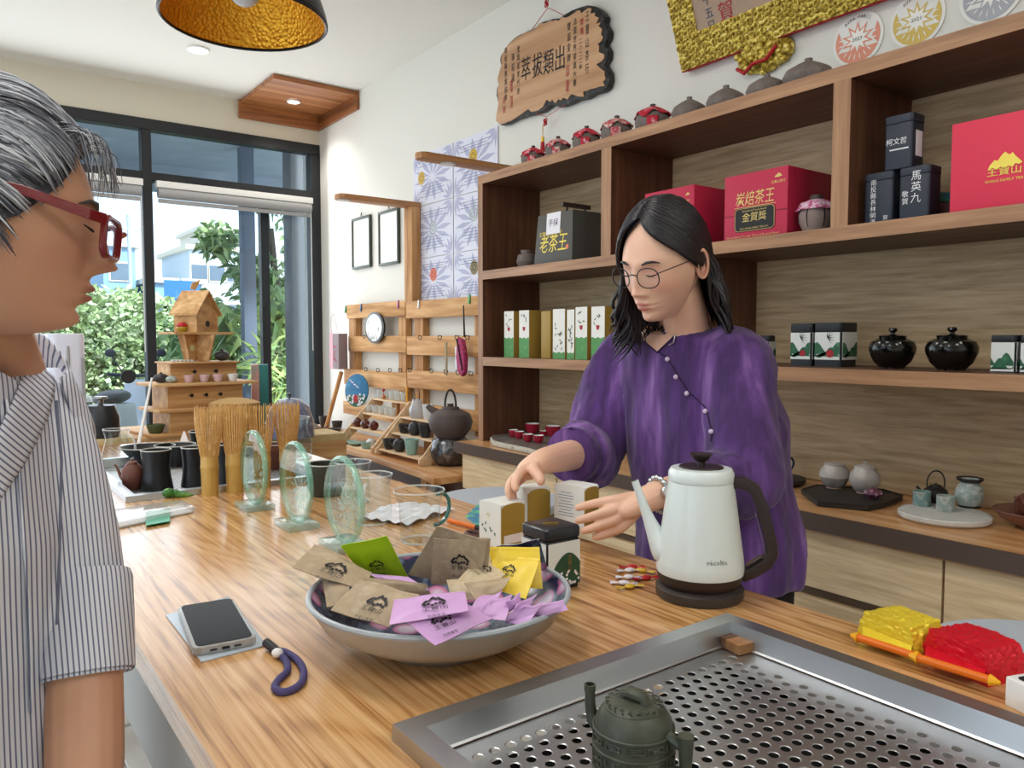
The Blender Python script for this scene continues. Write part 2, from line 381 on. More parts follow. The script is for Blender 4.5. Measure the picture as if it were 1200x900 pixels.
# ================================================================ bookcase, worktop and base cabinets
m_shelf = wood('shelf_veneer', '#8e6547', '#a57a57', '#b98d67', axis=1, grain=55, rough=.5, rings=.2); m_shelfv = wood('shelf_veneer_upright', '#8a6144', '#a07553', '#b38762', axis=2, grain=55, rough=.5, rings=.2)
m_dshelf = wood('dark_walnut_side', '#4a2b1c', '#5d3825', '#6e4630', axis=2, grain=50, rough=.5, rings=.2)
m_oak = wood('grey_oak_veneer', '#a48a66', '#bda17b', '#cdb48f', axis=1, grain=60, stretch=.07, rough=.55, rings=.5)
m_oakl = wood('light_oak_veneer', '#cdb189', '#dfc49b', '#ebd4ae', axis=1, grain=70, stretch=.07, rough=.55, rings=.5)
SX, BX = 1.82, 2.125; SY0, SY1 = -1.0, 2.695; CT = .85; TH = .036
ZT, ZM, ZL = 1.957, 1.562, 1.204
bk = thing('bookcase', 'long brown wood veneer bookcase standing on the counter against the wall', 'bookcase', ((SX + BX) / 2, 1.5, CT))
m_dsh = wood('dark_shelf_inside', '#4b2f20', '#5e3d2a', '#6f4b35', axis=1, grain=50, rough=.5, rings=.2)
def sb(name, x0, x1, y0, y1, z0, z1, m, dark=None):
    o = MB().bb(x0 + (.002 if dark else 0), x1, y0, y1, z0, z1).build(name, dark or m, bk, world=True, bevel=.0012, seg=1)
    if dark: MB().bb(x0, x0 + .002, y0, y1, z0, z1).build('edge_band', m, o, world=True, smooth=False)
    return o
sb('top_board', SX, BX, SY0, SY1, ZT - TH, ZT, m_shelf, m_dsh)
sb('shelf_board', SX, BX, SY0, SY1 - .034, ZM - TH, ZM, m_shelf, m_dsh); sb('shelf_board', SX, BX, SY0, SY1 - .034, ZL - TH, ZL, m_shelf, m_dsh)
sb('side_panel', SX, BX, SY1 - .034, SY1, CT, ZT - TH, m_shelfv, m_dshelf)
D1, D2 = 1.945, 1.10
for dy in (D1, D2, .26, -.58): sb('divider', SX, BX, dy - .046, dy, ZM, ZT - TH, m_shelfv, m_dshelf)
for dy in (1.536,): sb('divider', SX + .02, BX, dy, dy + .04, ZL, ZM - TH, m_dshelf)
sb('back_panel', BX, W - .002, SY0, SY1, CT, ZT - .004, m_oak)
m_wtop = wood('worktop_wood', '#b98252', '#cc9763', '#dcae7c', axis=1, grain=30, stretch=.05, rough=.3, coat=.3); m_edge = pm('dark_edge_band', '#54443b', .5)
wt = thing('worktop', 'wooden worktop with dark brown edge band under the bookcase', 'worktop', (1.93, 1.5, .80))
MB().bb(1.722, 2.138, SY0, 2.72, .802, CT - .001).build('wood_top', m_wtop, wt, world=True)
MB().bb(1.715, 1.722, SY0, 2.72, .806, CT - .001).bb(1.715, 2.138, 2.72, 2.727, .806, CT - .001).build('edge_band', m_edge, wt, world=True, smooth=False)
m_gap = pm('shadow_gap_board', '#6b5848', .7)
ys = [2.70, 2.08, 1.425, .765, .1, -.95]
for k in range(5):
    y1, y0 = ys[k], ys[k + 1]
    where = ['leftmost, by the wooden bench end', 'behind the white boxes in her hands', 'behind the purple blouse and white kettle', 'behind the yellow and red tea packs', 'at the right edge behind the white stool'][k]
    t = thing('base_cabinet', 'light oak drawer cabinet under the worktop, ' + where, 'cabinet', (1.93, (y0 + y1) / 2, 0), group='base cabinets')
    MB().bb(1.765, 2.135, y0 + .001, y1 - .001, .06, .801).build('body', m_oakl, t, world=True)
    MB().bb(1.74, 1.7645, y0 + .003, y1 - .003, .655, .797).build('drawer', m_oakl, t, world=True, bevel=.001, seg=1)
    MB().bb(1.758, 1.7645, y0 + .003, y1 - .003, .63, .652).build('finger_groove', m_gap, t, world=True)
    MB().bb(1.74, 1.7645, y0 + .003, y1 - .003, .36, .628).build('drawer', m_oakl, t, world=True, bevel=.001, seg=1)
    MB().bb(1.74, 1.7645, y0 + .003, y1 - .003, .08, .355).build('drawer', m_oakl, t, world=True, bevel=.001, seg=1)
    MB().bb(1.80, 1.83, y0 + .003, y1 - .003, 0, .06).build('kick_board', m_gap, t, world=True)

# ================================================================ the long table with its sunk steel trays
TT = .90; TX0, TX1 = .183, .967; TY0, TY1 = -.9, 3.05
def table_wood():
    m, nt, b = _base('striped_table_laminate')
    v1 = _coords(nt, (1, .022, 1)); v2 = _coords(nt, (1, .22, 1))
    n1 = _noise(nt, v1, 120, 5, .65, .2); n2 = _noise(nt, v2, 5.0, 3, .5, 1.0)
    k = nt.nodes.new('ShaderNodeMath'); k.operation = 'MULTIPLY'; k.inputs[1].default_value = 90; nt.links.new(n2, k.inputs[0])
    s = nt.nodes.new('ShaderNodeMath'); s.operation = 'SINE'; nt.links.new(k.outputs[0], s.inputs[0])
    a = nt.nodes.new('ShaderNodeMath'); a.operation = 'MULTIPLY_ADD'; a.inputs[1].default_value = .05; nt.links.new(s.outputs[0], a.inputs[0]); nt.links.new(n1, a.inputs[2])
    nt.links.new(_ramp(nt, a.outputs[0], [(.3, '#805630'), (.42, '#ae7d49'), (.52, '#c89862'), (.7, '#dab280')]), b.inputs['Base Color'])
    b.inputs['Roughness'].default_value = .22; b.inputs['Coat Weight'].default_value = .25; b.inputs['Coat Roughness'].default_value = .1
    _bump(nt, b, n1, .05, .001); return m
m_table = table_wood(); m_grey = pm('grey_table_panel', '#9b9a96', .5)
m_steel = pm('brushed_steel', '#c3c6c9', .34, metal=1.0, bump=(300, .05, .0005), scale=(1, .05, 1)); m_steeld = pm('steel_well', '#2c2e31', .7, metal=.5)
tb = thing('tea_table', 'long glossy striped wood tea table running from the foreground to the window', 'table', (.575, 1.0, 0))
TR = (.335, .822, -.55, .630)      # near tray opening
TF = (.335, .845, 1.955, 2.62)     # far tray opening
mb = MB()
xs = [TX0, TR[0], TF[1], TX1]
def slab(a, b, c, d): mb.bb(a, b, c, d, TT - .035, TT)
slab(TX0, .335, TY0, TY1); slab(.845, TX1, TY0, TY1); slab(.335, .845, .630, 1.955); slab(.335, .845, 2.62, TY1); slab(.335, .845, TY0, -.55); slab(.822, .845, -.55, .63)
mb.build('table_top', m_table, tb, world=True, smooth=False)
MB().bb(TX0 + .012, TX1 - .012, TY0, TY1 - .02, TT - .085, TT - .036).build('apron', m_grey, tb, world=True) if False else None
MB().bb(TX0 + .004, TX0 + .03, TY0, TY1, TT - .14, TT - .0352).bb(TX1 - .03, TX1 - .004, TY0, TY1, TT - .14, TT - .0352).build('side_rail', m_grey, tb, world=True)
for yy in (-.6, 1.0, 2.6):
    for xx in (TX0 + .02, TX1 - .07): MB().bb(xx, xx + .05, yy, yy + .05, 0, TT - .14).build('leg', m_grey, tb, world=True)
def tray(name, label, o, zr, perf, mrim):
    x0, x1, y0, y1 = o; rw = .024; t = thing(name, label, 'tea tray', ((x0 + x1) / 2, (y0 + y1) / 2, TT))
    b0 = (x0 - .006, x1 + .006, y0 - .006, y1 + .006)
    # raised rim: a mitred frame that slopes down into the well
    def ring(i0, z0, i1, z1, mb):
        a = [(b0[0] + i0, b0[2] + i0, z0), (b0[1] - i0, b0[2] + i0, z0), (b0[1] - i0, b0[3] - i0, z0), (b0[0] + i0, b0[3] - i0, z0)]
        c = [(b0[0] + i1, b0[2] + i1, z1), (b0[1] - i1, b0[2] + i1, z1), (b0[1] - i1, b0[3] - i1, z1), (b0[0] + i1, b0[3] - i1, z1)]
        mb.add(a + c, [(0, 1, 5, 4), (1, 2, 6, 5), (2, 3, 7, 6), (3, 0, 4, 7)])
    mb = MB(); zt = TT + zr
    ring(0, TT + .0005, 0.001, zt, mb); ring(.001, zt, rw, zt, mb); ring(rw, zt, rw + .004, zt - .024, mb); ring(rw + .004, zt - .024, rw + .006, zt - .026, mb)
    mb.build('rim', mrim, t, world=True, merge=True, angle=20)
    zi = zt - .024
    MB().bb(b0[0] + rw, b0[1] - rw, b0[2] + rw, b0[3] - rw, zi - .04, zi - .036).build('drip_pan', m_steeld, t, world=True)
    return t, (b0[0] + rw + .006, b0[1] - rw - .006, b0[2] + rw + .006, b0[3] - rw - .006), zi
def perforated(t, r, z, pitch, hr, seg, m):
    """steel plate with real round holes: every cell is a square with a hole, cells staggered"""
    x0, x1, y0, y1 = r; mar = .018; mb = MB()
    nx = int((x1 - x0 - 2 * mar) / pitch); ny = int((y1 - y0 - 2 * mar) / (pitch * .866))
    ax = (x0 + x1) / 2 - nx * pitch / 2; ay = y1 - mar - ny * pitch * .866
    ch = pitch / 2; cv = pitch * .433
    for j in range(ny):
        off = ch if j % 2 else 0
        for i in range(nx - (1 if j % 2 else 0)):
            cx = ax + off + ch + i * pitch; cy = ay + cv + j * 2 * cv
            vs = []; n = seg
            for k in range(n):
                a = 2 * PI * (k + .5) / n; vs.append((cx + hr * math.cos(a), cy + hr * math.sin(a), z))
            for k in range(n):
                a = 2 * PI * (k + .5) / n; vs.append((cx + hr * 1.25 * math.cos(a), cy + hr * 1.25 * math.sin(a), z + .0006))
            for k in range(n):
                a = 2 * PI * (k + .5) / n; s_ = max(abs(math.cos(a)) / ch, abs(math.sin(a)) / cv)
                vs.append((cx + math.cos(a) / s_, cy + math.sin(a) / s_, z + .0006))
            fs = []
            for b in (0, n):
                fs += [(b + k, b + (k + 1) % n, b + n + (k + 1) % n, b + n + k) for k in range(n)]
            b = len(vs); q = [(cx + sx * ch, cy + sy * cv, z + .0006) for sx, sy in ((1, 1), (-1, 1), (-1, -1), (1, -1))]; vs += q
            for qi in range(4):
                qa = math.atan2([1, 1, -1, -1][qi] * cv, [1, -1, -1, 1][qi] * ch) % (2 * PI)
                kk = int(math.floor(qa / (2 * PI) * n - .5)) % n
                fs.append((2 * n + kk, 2 * n + (kk + 1) % n, b + qi))
            mb.add(vs, fs)
        if j % 2: # half cells at the ends of short rows
            cy = ay + cv + j * 2 * cv
            for xa in (ax, ax + nx * pitch - ch): mb.add([(xa, cy - cv, z + .0006), (xa + ch, cy - cv, z + .0006), (xa + ch, cy + cv, z + .0006), (xa, cy + cv, z + .0006)], [(0, 1, 2, 3)])
    o = mb.build('perforated_plate', m, t, world=True, smooth=False, merge=False)
    o['kind'] = 'stuff'
    yt = ay + ny * 2 * cv
    mb = MB(); zz = z + .0006
    for a, b, c, d in ((x0, x1, yt, y1), (x0, x1, y0, ay), (x0, ax, ay, yt), (ax + nx * pitch, x1, ay, yt)):
        mb.add([(a, c, zz), (b, c, zz), (b, d, zz), (a, d, zz)], [(0, 1, 2, 3)])
    mb.build('plate_border', m, t, world=True, smooth=False)
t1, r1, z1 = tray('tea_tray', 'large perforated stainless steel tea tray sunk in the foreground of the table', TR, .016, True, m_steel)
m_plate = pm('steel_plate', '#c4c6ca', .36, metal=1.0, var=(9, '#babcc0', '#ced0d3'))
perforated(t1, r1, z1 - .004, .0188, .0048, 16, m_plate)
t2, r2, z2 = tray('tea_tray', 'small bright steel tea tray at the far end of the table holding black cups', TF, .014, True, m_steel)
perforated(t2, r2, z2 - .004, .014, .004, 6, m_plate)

# ================================================================ things on the shelf wall
m_pine = wood('pallet_pine', '#a9763f', '#c8955c', '#ddb07a', axis=1, grain=24, rough=.7, stretch=.08, rings=.6)
m_pinev = wood('pallet_pine_upright', '#9c6c3a', '#bd8a54', '#d3a571', axis=2, grain=24, rough=.7, stretch=.08)
m_wire = pm('black_wire', '#2a2624', .4, metal=.6)
PX = 2.075   # front of the planks
def ywall(px, x): return P(px, 400, x=x).y
def plank(t, px0, px1, pyt, pyb, name='plank', xx=PX):
    a, b = P(px0, pyt, x=xx), P(px0, pyb, x=xx); y1 = a.y; y0 = P(px1, pyt, x=xx).y
    MB().bb(xx, xx + .02, y0, y1, b.z, a.z).build(name, m_pine, t, world=True, bevel=.003)
    return a.z, b.z
def post(t, px0, px1, z0, z1, xx=PX + .021):
    MB().bb(xx, xx + .04, ywall(px1, xx), ywall(px0, xx), z0, z1).build('upright', m_pinev, t, world=True, bevel=.002)
def hook(t, px, py, xx=PX):
    p = P(px, py, x=xx)
    pts = [(xx - .001, p.y, p.z + .01), (xx - .012, p.y + .002, p.z + .012), (xx - .022, p.y - .012, p.z + .004), (xx - .024, p.y - .024, p.z - .008), (xx - .02, p.y - .04, p.z - .006), (xx - .022, p.y - .05, p.z + .008), (xx - .03, p.y - .055, p.z + .012)]
    MB().tube(pts, .0022, 6).build('hook', m_wire, t, world=True)
pa = thing('pallet_rack', 'rough pine pallet rack on the wall, left one, with the black rimmed plaque', 'rack', (2.1, ywall(440, 2.1), .78), group='pine pallet racks')
for r_ in ((406, 474.4, 357.6, 373.4), (408, 475.5, 393.9, 411.5), (403, 476, 432, 450), (402, 476, 470, 484)): plank(pa, *r_)
post(pa, 409, 417, .80, P(409, 358, x=PX).z - .005); post(pa, 467, 475.5, .80, P(470, 356, x=PX).z - .005)
for q in ((428, 395), (430, 433), (444, 434), (458, 434), (470, 434)): hook(pa, *q)
pb = thing('pallet_rack', 'rough pine pallet rack on the wall, right one, with the hanging pink pouch', 'rack', (2.1, ywall(520, 2.1), .78), group='pine pallet racks')
for r_ in ((475.4, 566, 353.5, 373.4), (476.4, 566, 393.9, 415.6), (477, 566, 433.4, 454), (478, 566, 471, 492)): plank(pb, *r_)
post(pb, 485.5, 495.5, .80, P(490, 355, x=PX).z); post(pb, 556, 566, .80, P(560, 350, x=PX).z)
for q in ((493, 396), (516, 396), (536, 396), (548, 396), (481, 434), (506, 435), (523, 436), (537, 437), (552, 438)): hook(pb, *q)
# tall light post carrying a wooden lamp arm; second arm beside the bookcase
m_armw = wood('lamp_arm_wood', '#8f6038', '#aa7749', '#c08d5c', axis=0, grain=26, rough=.55)
m_led = pm('lamp_disc', '#f2f1ec', .35); m_ringw = pm('lamp_disc_ring', '#cfcdc8', .3)
def lamparm(post_px, tip, zz, label, disc_px, zpost0, wpx):
    xx = 2.075; y1, y0 = ywall(post_px[0], xx), ywall(post_px[1], xx)
    t = thing('wall_lamp', label, 'lamp', (2.1, (y0 + y1) / 2, zpost0), group=None)
    MB().bb(xx, xx + .055, y0, y1, zpost0, zz).build('upright', m_pinev, t, world=True, bevel=.002)
    ym = (y0 + y1) / 2; tx = P(tip[0], tip[1], y=ym).x; hw = (y1 - y0) / 2 + .002
    poly = [(xx + .055, -hw), (xx + .055, hw), (tx + .03, hw), (tx + .008, hw * .7), (tx, 0), (tx + .008, -hw * .7), (tx + .03, -hw)]
    MB().prism([(a, ym + b) for a, b in poly], zz, zz + .026).build('arm', m_armw, t, world=True, bevel=.003)
    dx = P(disc_px[0], disc_px[1], z=zz).x
    MB().lathe([(0, -.006), (.026, -.006), (.03, -.004), (.032, .0), (0, .0)], 28, M=T(dx, ym, zz)).build('light_disc', m_led, t, world=True)
    MB().lathe([(.026, -.0065), (.033, -.005), (.033, 0), (.026, 0)], 28, M=T(dx, ym, zz)).build('disc_ring', m_ringw, t, world=True)
zp = P(484, 240, x=PX).z
lamparm((474.5, 483.5), (393, 225), zp - .005, 'wooden lamp arm on a tall post above the framed pictures', (416, 230), P(480, 354, x=PX).z + .0, 9)
zq = P(600, 199, x=PX).z
lamparm((586, 597), (488, 189), zq - .002, 'wooden lamp arm in front of the award posters beside the bookcase', (515, 195), ZL, 9)
# two framed pictures
m_frame = pm('dark_green_frame', '#3d463c', .35); m_glare = pm('white_glass_glare', '#f4f4ef', .35, coat=.6)
for k, (c, lab) in enumerate((((413.2, 434.2, 256.5, 316), 'left of the two'), ((444, 467, 248.5, 312), 'right of the two'))):
    xx = 2.12; y1, y0 = ywall(c[0], xx), ywall(c[1], xx); zt, zb = P(c[0], c[2], x=xx).z, P(c[0], c[3], x=xx).z
    t = thing('framed_picture', 'small dark framed picture with white reflection painted in its glass, ' + lab, 'picture', (xx, (y0 + y1) / 2, zb), group='framed pictures by the window')
    for n_, b in enumerate(((y0, y1, zb, zb + .016), (y0, y1, zt - .016, zt), (y0, y0 + .014, zb + .016, zt - .016), (y1 - .014, y1, zb + .016, zt - .016))): MB().bb(xx, xx + .018, *b).build('frame_bar', m_frame, t, world=True, bevel=.003)
    MB().bb(xx + .008, xx + .014, y0 + .012, y1 - .012, zb + .014, zt - .014).build('sheet', m_glare, t, world=True, smooth=False)  # bright reflection of the glass, put into a plain white panel
    MB().tube([(xx + .01, (y0 + y1) / 2 - .01, zt), (xx + .01, (y0 + y1) / 2, zt + .03), (xx + .01, (y0 + y1) / 2 + .01, zt)], .002, 5).build('hanger', m_wire, t, world=True)
# award posters in a 2 x 3 grid
m_post = pm('lilac_white_paper', '#dfe0ee', .6); m_petal = pm('lilac_grey_print', '#b3b5d0', .6); m_line = pm('grey_print', '#7d80a0', .6)
m_rgold = pm('medal_gold_print', '#d9b23a', .4); m_rgold2 = pm('medal_dark_gold', '#8c7a3a', .4); m_rcop = pm('medal_copper_print', '#e0795a', .45); m_rsil = pm('medal_silver_print', '#a9b3b3', .4); m_ink = pm('black_ink', '#1c1b1d', .6); m_redink = pm('red_ink', '#a8202c', .6)
def petals(mb, R0, R1, n, M, ph=0.0, wd=.16, z=.0004):
    for k in range(n):
        a = 2 * PI * k / n + ph; c, s_ = math.cos(a), math.sin(a); q = (R1 - R0)
        w_ = q * wd; pts = [(R0, 0), (R0 + q * .55, w_), (R1, 0), (R0 + q * .55, -w_)]
        mb.add([(x * c - y * s_, x * s_ + y * c, z) for x, y in pts], [(0, 1, 2, 3)], M)
def disc(mb, r, M, z=0, n=28): mb.add([(0, 0, z)] + [(r * math.cos(2 * PI * i / n), r * math.sin(2 * PI * i / n), z) for i in range(n)], [(0, 1 + i, 1 + (i + 1) % n) for i in range(n)], M)
def ring2(mb, r0, r1, M, z=0, n=36):
    mb.add([(r * math.cos(2 * PI * i / n), r * math.sin(2 * PI * i / n), z) for r in (r0, r1) for i in range(n)], [(i, (i + 1) % n, n + (i + 1) % n, n + i) for i in range(n)], M)
xx = 2.134
cols = [(486, 531.5), (532.5, 583.5)]
ztop = P(486, 184, x=xx).z; rows = [ztop, P(500, 240, x=xx).z, P(507, 301, x=xx).z, P(486, 352, x=xx).z - .03]
medals = {(0, 0): ((494, 209), m_rgold, 'gold'), (1, 0): ((554.5, 183), m_rgold, 'gold'), (0, 1): ((507.7, 267), m_rsil, 'silver'), (1, 1): ((555, 251), m_rsil, 'silver'), (0, 2): ((508, 321.6), m_rcop, 'copper'), (1, 2): ((555.8, 313.5), m_rgold2, 'dark gold')}
for ci, (a, b) in enumerate(cols):
    for ri in range(3):
        y1, y0 = ywall(a, xx), ywall(b, xx); zt, zb = rows[ri] - .002, rows[ri + 1] + .002
        if ci == 1 and ri == 0: zt += 0
        mp_, mm, nm = medals[(ci, ri)]
        t = thing('award_poster', 'lilac star-patterned award sheet with %s medal seal, %s column, %s row' % (nm, ['left', 'right'][ci], ['top', 'middle', 'bottom'][ri]), 'poster', (xx, (y0 + y1) / 2, zb), group='award posters')
        MB().bb(xx, xx + .003, y0, y1, zb, zt).build('sheet', m_post, t, world=True, smooth=False)
        cy, cz = (y0 + y1) / 2, (zb + zt) / 2; Mx = wallM((xx, cy, cz), .0004); w_, h_ = y1 - y0, zt - zb
        mb = MB(); r1_ = min(w_, h_) * .47
        petals(mb, r1_ * .12, r1_, 12, Mx @ Matrix.Diagonal((w_ / min(w_, h_), h_ / min(w_, h_), 1, 1)), .13, .12, .0002)
        for sx_ in (-1, 1):
            for sy_ in (-1, 1):
                Mc = Mx @ T(sx_ * w_ * .48, sy_ * h_ * .48, 0)
                for k in range(4):
                    a_ = math.atan2(-sy_, -sx_) + (k - 1.5) * .42; c_, s2 = math.cos(a_), math.sin(a_); q = r1_ * .75
                    mb.add([(x * c_ - y * s2, x * s2 + y * c_, .0003) for x, y in ((.01, 0), (q * .5, q * .1), (q, 0), (q * .5, -q * .1))], [(0, 1, 2, 3)], Mc)
        mb.build('star_print', m_petal, t, world=True, smooth=False)
        mb = MB()
        for k in range(3): mb.box((0, h_ * (.36 - .05 * k), .0006), (w_ * (.7 - .18 * (k % 2)), .003, .0004), Mx)
        for k in range(5): mb.box((0, -h_ * (.12 + .055 * k), .0006), (w_ * (.6 - .12 * (k % 2)), .0025, .0004), Mx)
        mb.build('print_lines', m_line, t, world=True, smooth=False)
        pc_ = P(mp_[0], mp_[1], x=xx); Mm = wallM(pc_, .0012)
        mb = MB(); (disc(mb, .036, Mm) if nm != 'silver' else ring2(mb, .03, .036, Mm)); mb.build('medal_seal', mm, t, world=True, smooth=False)
        mb = MB(); petals(mb, .006, .024, 8, Mm, .2, .25, .0006); ring2(mb, .027, .029, Mm, .0006); mb.build('medal_star', m_rsil if nm == 'silver' else (m_ink if nm == 'dark gold' else pm('medal_star_' + nm.replace(' ', '_'), '#8d6d18' if nm == 'gold' else '#b5492f', .5)), t, world=True, smooth=False)
# carved plaque
pts_px = [(580.8, 141.7), (582, 131), (584, 122), (581.5, 112), (581.7, 104), (584, 99), (582.5, 93.3), (587, 77), (585.5, 70), (586.7, 65), (595, 51.7), (603, 44), (610, 40), (618, 36.5), (628, 31.7), (632, 27), (636.7, 25), (643, 23.5), (648, 21.7), (656, 21), (660, 17.5), (670, 11.7), (680, 8), (688, 5.8), (696, 7), (701.7, 10), (706, 14), (709.5, 19), (708, 26), (713, 36), (711.7, 45), (708, 51), (712.5, 58), (711.7, 68), (708, 75), (713.5, 84), (714, 93), (711.7, 101.7), (706.7, 106.7), (695, 110), (686.7, 115), (676, 117), (668, 121), (660, 124), (653, 125), (648, 122.5), (643, 124), (636, 130), (626.7, 133.3), (615, 136), (603, 140), (594, 145), (586.7, 146.7)]
wp = [P(a, b, x=2.105) for a, b in pts_px]; cy = sum(p.y for p in wp) / len(wp); cz = sum(p.z for p in wp) / len(wp)
pl = thing('carved_plaque', 'wavy-edged carved wooden honour plaque with four large characters, hung by red knots', 'plaque', (2.11, cy, min(p.z for p in wp)))
MP = wallM((2.105, cy, cz)); loc2 = [(-(p.y - cy), p.z - cz) for p in wp]
m_bark = pm('charred_bark', '#1d1a19', .45, bump=(30, 1.0, .01), var=(30, '#0f0e0d', '#3a3533')); m_face = wood('plaque_wood', '#a97a4e', '#c2946a', '#d2a880', axis=1, grain=16, rough=.28, coat=.4, rnd=False)
MB().prism(loc2[::-1], -.03, 0, MP).build('bark_edge', m_bark, pl, world=True, bevel=.006)
rnd = random.Random(4); n = len(loc2); inn = []
for i in range(n):
    for s_ in (0, .5):
        a, b = loc2[i], loc2[(i + 1) % n]; x, y = a[0] + (b[0] - a[0]) * s_, a[1] + (b[1] - a[1]) * s_
        right = x > .1; low = y < -.06
        k = rnd.uniform(.012, .05) if (right or (low and x > -.25)) else rnd.uniform(.004, .016)
        d_ = math.hypot(x, y * 1.4); inn.append((x * (1 - k * 1.1 / max(d_, .05)), y * (1 - k / max(d_, .05))))
MB().prism(inn[::-1], 0, .003, MP).build('carved_face', m_face, pl, world=True, smooth=False)
mb = MB(); Mt = MP @ T(0, 0, .0045)
def vcol(mb, s_, x, y, sz, sp=1.08): mb.text(s_, sz, Mt @ T(x, y, 0), vertical=True, spacing=sp)
def plqM(px, py): p = P(px, py, x=2.105); return (-(p.y - cy), p.z - cz)
for ch, q in zip('萃拔類出', ((617, 83), (630.5, 78.5), (643.5, 75), (657, 70.5))):
    x, y = plqM(*q); mb.text(ch, .088, Mt @ T(x, y, 0) @ Matrix.Diagonal((.85, 1.25, 1, 1)))
def col(mb, s_, top, bot):
    x, y = plqM(*top); x2, y2 = plqM(*bot); sz = (y - y2) / (len(s_) - .9) if len(s_) > 1 else .03; mb.text(s_, sz * .88, Mt @ T((x + x2) / 2, (y + y2) / 2, 0), vertical=True, spacing=1.13, w=.023 / max(.023, sz * .88))
col(mb, '王寶山茶行', (689.5, 19), (688.5, 83)); col(mb, '二〇二二年', (682, 48), (680.5, 80)); col(mb, '法國世界茶葉大賽', (675.5, 25), (673.5, 99)); col(mb, '雙面金牌', (668.5, 31), (666.5, 70))
col(mb, '金獎茗茶代表', (609.5, 57), (607, 109)); col(mb, '陳昭議', (603, 67), (601, 93)); col(mb, '南投縣茶葉協會', (594.5, 59), (592.5, 116))
mb.build('black_characters', m_ink, pl, world=True, smooth=False)
mb = MB(); col(mb, '榮獲', (683, 26), (682.5, 38)); col(mb, '誌慶', (666.5, 83), (665.5, 103)); col(mb, '敬賀', (600.5, 101), (600, 122)); col(mb, '同賀', (592, 118), (591, 130))
mb.build('red_characters', m_redink, pl, world=True, smooth=False)
m_redc = pm('red_cord', '#b01622', .55)
def knot(mb, c, s_):
    for k in range(4):
        a = k * PI / 2 + PI / 4
        mb.tube([(c[0], c[1] + s_ * (.45 * math.cos(a) + .3 * math.cos(t_)), c[2] + s_ * (.6 * math.sin(a) + .35 * math.sin(t_))) for t_ in [2 * PI * i / 12 for i in range(12)]], s_ * .13, 6, closed=True)
    mb.ball(c, s_ * .45, 10)
k1, k2 = P(640.5, 4, x=2.1), P(639, 143, x=2.1)
mb = MB(); knot(mb, k1, .018); mb.tube([(2.1, *P(624, 34, x=2.1)[1:]), (2.1, *P(642, 9, x=2.1)[1:]), (2.1, *P(661, 18, x=2.1)[1:])], .0016, 5); mb.tube([(2.1, k1.y, k1.z), (2.1, k1.y, k1.z + .06)], .002, 5)
mb.tube([(2.1, *P(628, 133, x=2.1)[1:]), (2.1, *P(640, 137, x=2.1)[1:]), (2.1, *P(662, 123, x=2.1)[1:])], .0014, 5); knot(mb, k2, .018)
mb.build('red_cord', m_redc, pl, world=True)
c_ = P(636, 162, x=2.1)
MB().tube([(2.1, c_.y, k2.z - .01), (2.1, c_.y, c_.z + .012)], .002, 5).cyl((2.1, c_.y, c_.z - .016), .007, .022, 10).build('gold_bead', pm('brass_bead', '#caa53a', .35, metal=.8), pl, world=True)
MB().lathe([(0, 0), (.012, 0), (.008, .04), (0, .04)], 12, M=T(2.1, c_.y, c_.z - .056)).build('tassel', m_redc, pl, world=True)
# gold ornate frame, leaning out from the wall
m_orn = pm('gold_relief', '#e3c650', .35, metal=.35, var=(60, '#8f7222', '#e6cb58', '#f6e694'), bump=(70, .8, .006)); m_redv = pm('red_velvet_edge', '#b8182a', .7); m_panel = pm('award_panel', '#ab9078', .35, coat=.3)
b0 = P(804, 83, x=2.12); lean = Vector((-.36, 0, 1)).normalized()
gf = thing('ornate_award_frame', 'large gold carved award frame with red sides leaning out above the bookcase', 'frame', (2.12, b0.y - .6, b0.z))
MG = frame(b0, (0, -1, 0), lean)   # x to the right, y up along the lean
fw_, fh_, bw = 1.35, .7, .105
MB().bb(-.004, fw_, -.004, fh_, -.02, .018, MG).build('red_backboard', m_redv, gf, world=True, smooth=False)
def relief(mb, x0, x1, y0, y1, nx, ny):
    r_ = random.Random(8)
    mb.bb(x0, x1, y0, y1, .018, .024, MG)
    for i in range(nx):
        for j in range(ny):
            cx, cy_ = x0 + (i + .5) / nx * (x1 - x0), y0 + (j + .5) / ny * (y1 - y0); s_ = (x1 - x0) / nx * .5
            if (i + j) % 2: mb.tube([(cx + s_ * .8 * math.cos(t_), cy_ + s_ * .8 * math.sin(t_), .026) for t_ in [2 * PI * q / 7 for q in range(7)]], s_ * .3, 5, MG, closed=True)
            else: mb.ball((cx + r_.uniform(-.2, .2) * s_, cy_, .026), s_ * .75, 7, MG, (1, .7, .7))
mb = MB(); relief(mb, 0, fw_, 0, bw, 66, 5); mb.build('bottom_rail', m_orn, gf, world=True)
mb = MB(); relief(mb, 0, bw * .9, bw, fh_, 5, 29); mb.build('left_rail', m_orn, gf, world=True)
MB().bb(fw_ - bw, fw_, bw, fh_, .018, .03, MG).build('right_rail', m_orn, gf, world=True); MB().bb(bw, fw_ - bw, fh_ - bw, fh_, .018, .03, MG).build('top_rail', m_orn, gf, world=True)
MB().bb(bw * .9, fw_ - bw, bw, fh_ - bw, .018, .020, MG).build('inner_panel', m_panel, gf, world=True, smooth=False)
def fxy(px, py):
    r_ = P(px, py, d=1.0) - _C; n_ = MG.to_3x3().col[2]; q = _C + r_ * ((Vector(b0) + n_ * .02 - _C).dot(n_) / r_.dot(n_)); l_ = MG.inverted() @ q; return l_.x, l_.y
x, y = fxy(850, 8); MB().text('敬賀', .062, MG @ T(x, y + .02, .0215), vertical=True, spacing=1.15).build('red_characters', m_redink, gf, world=True, smooth=False)
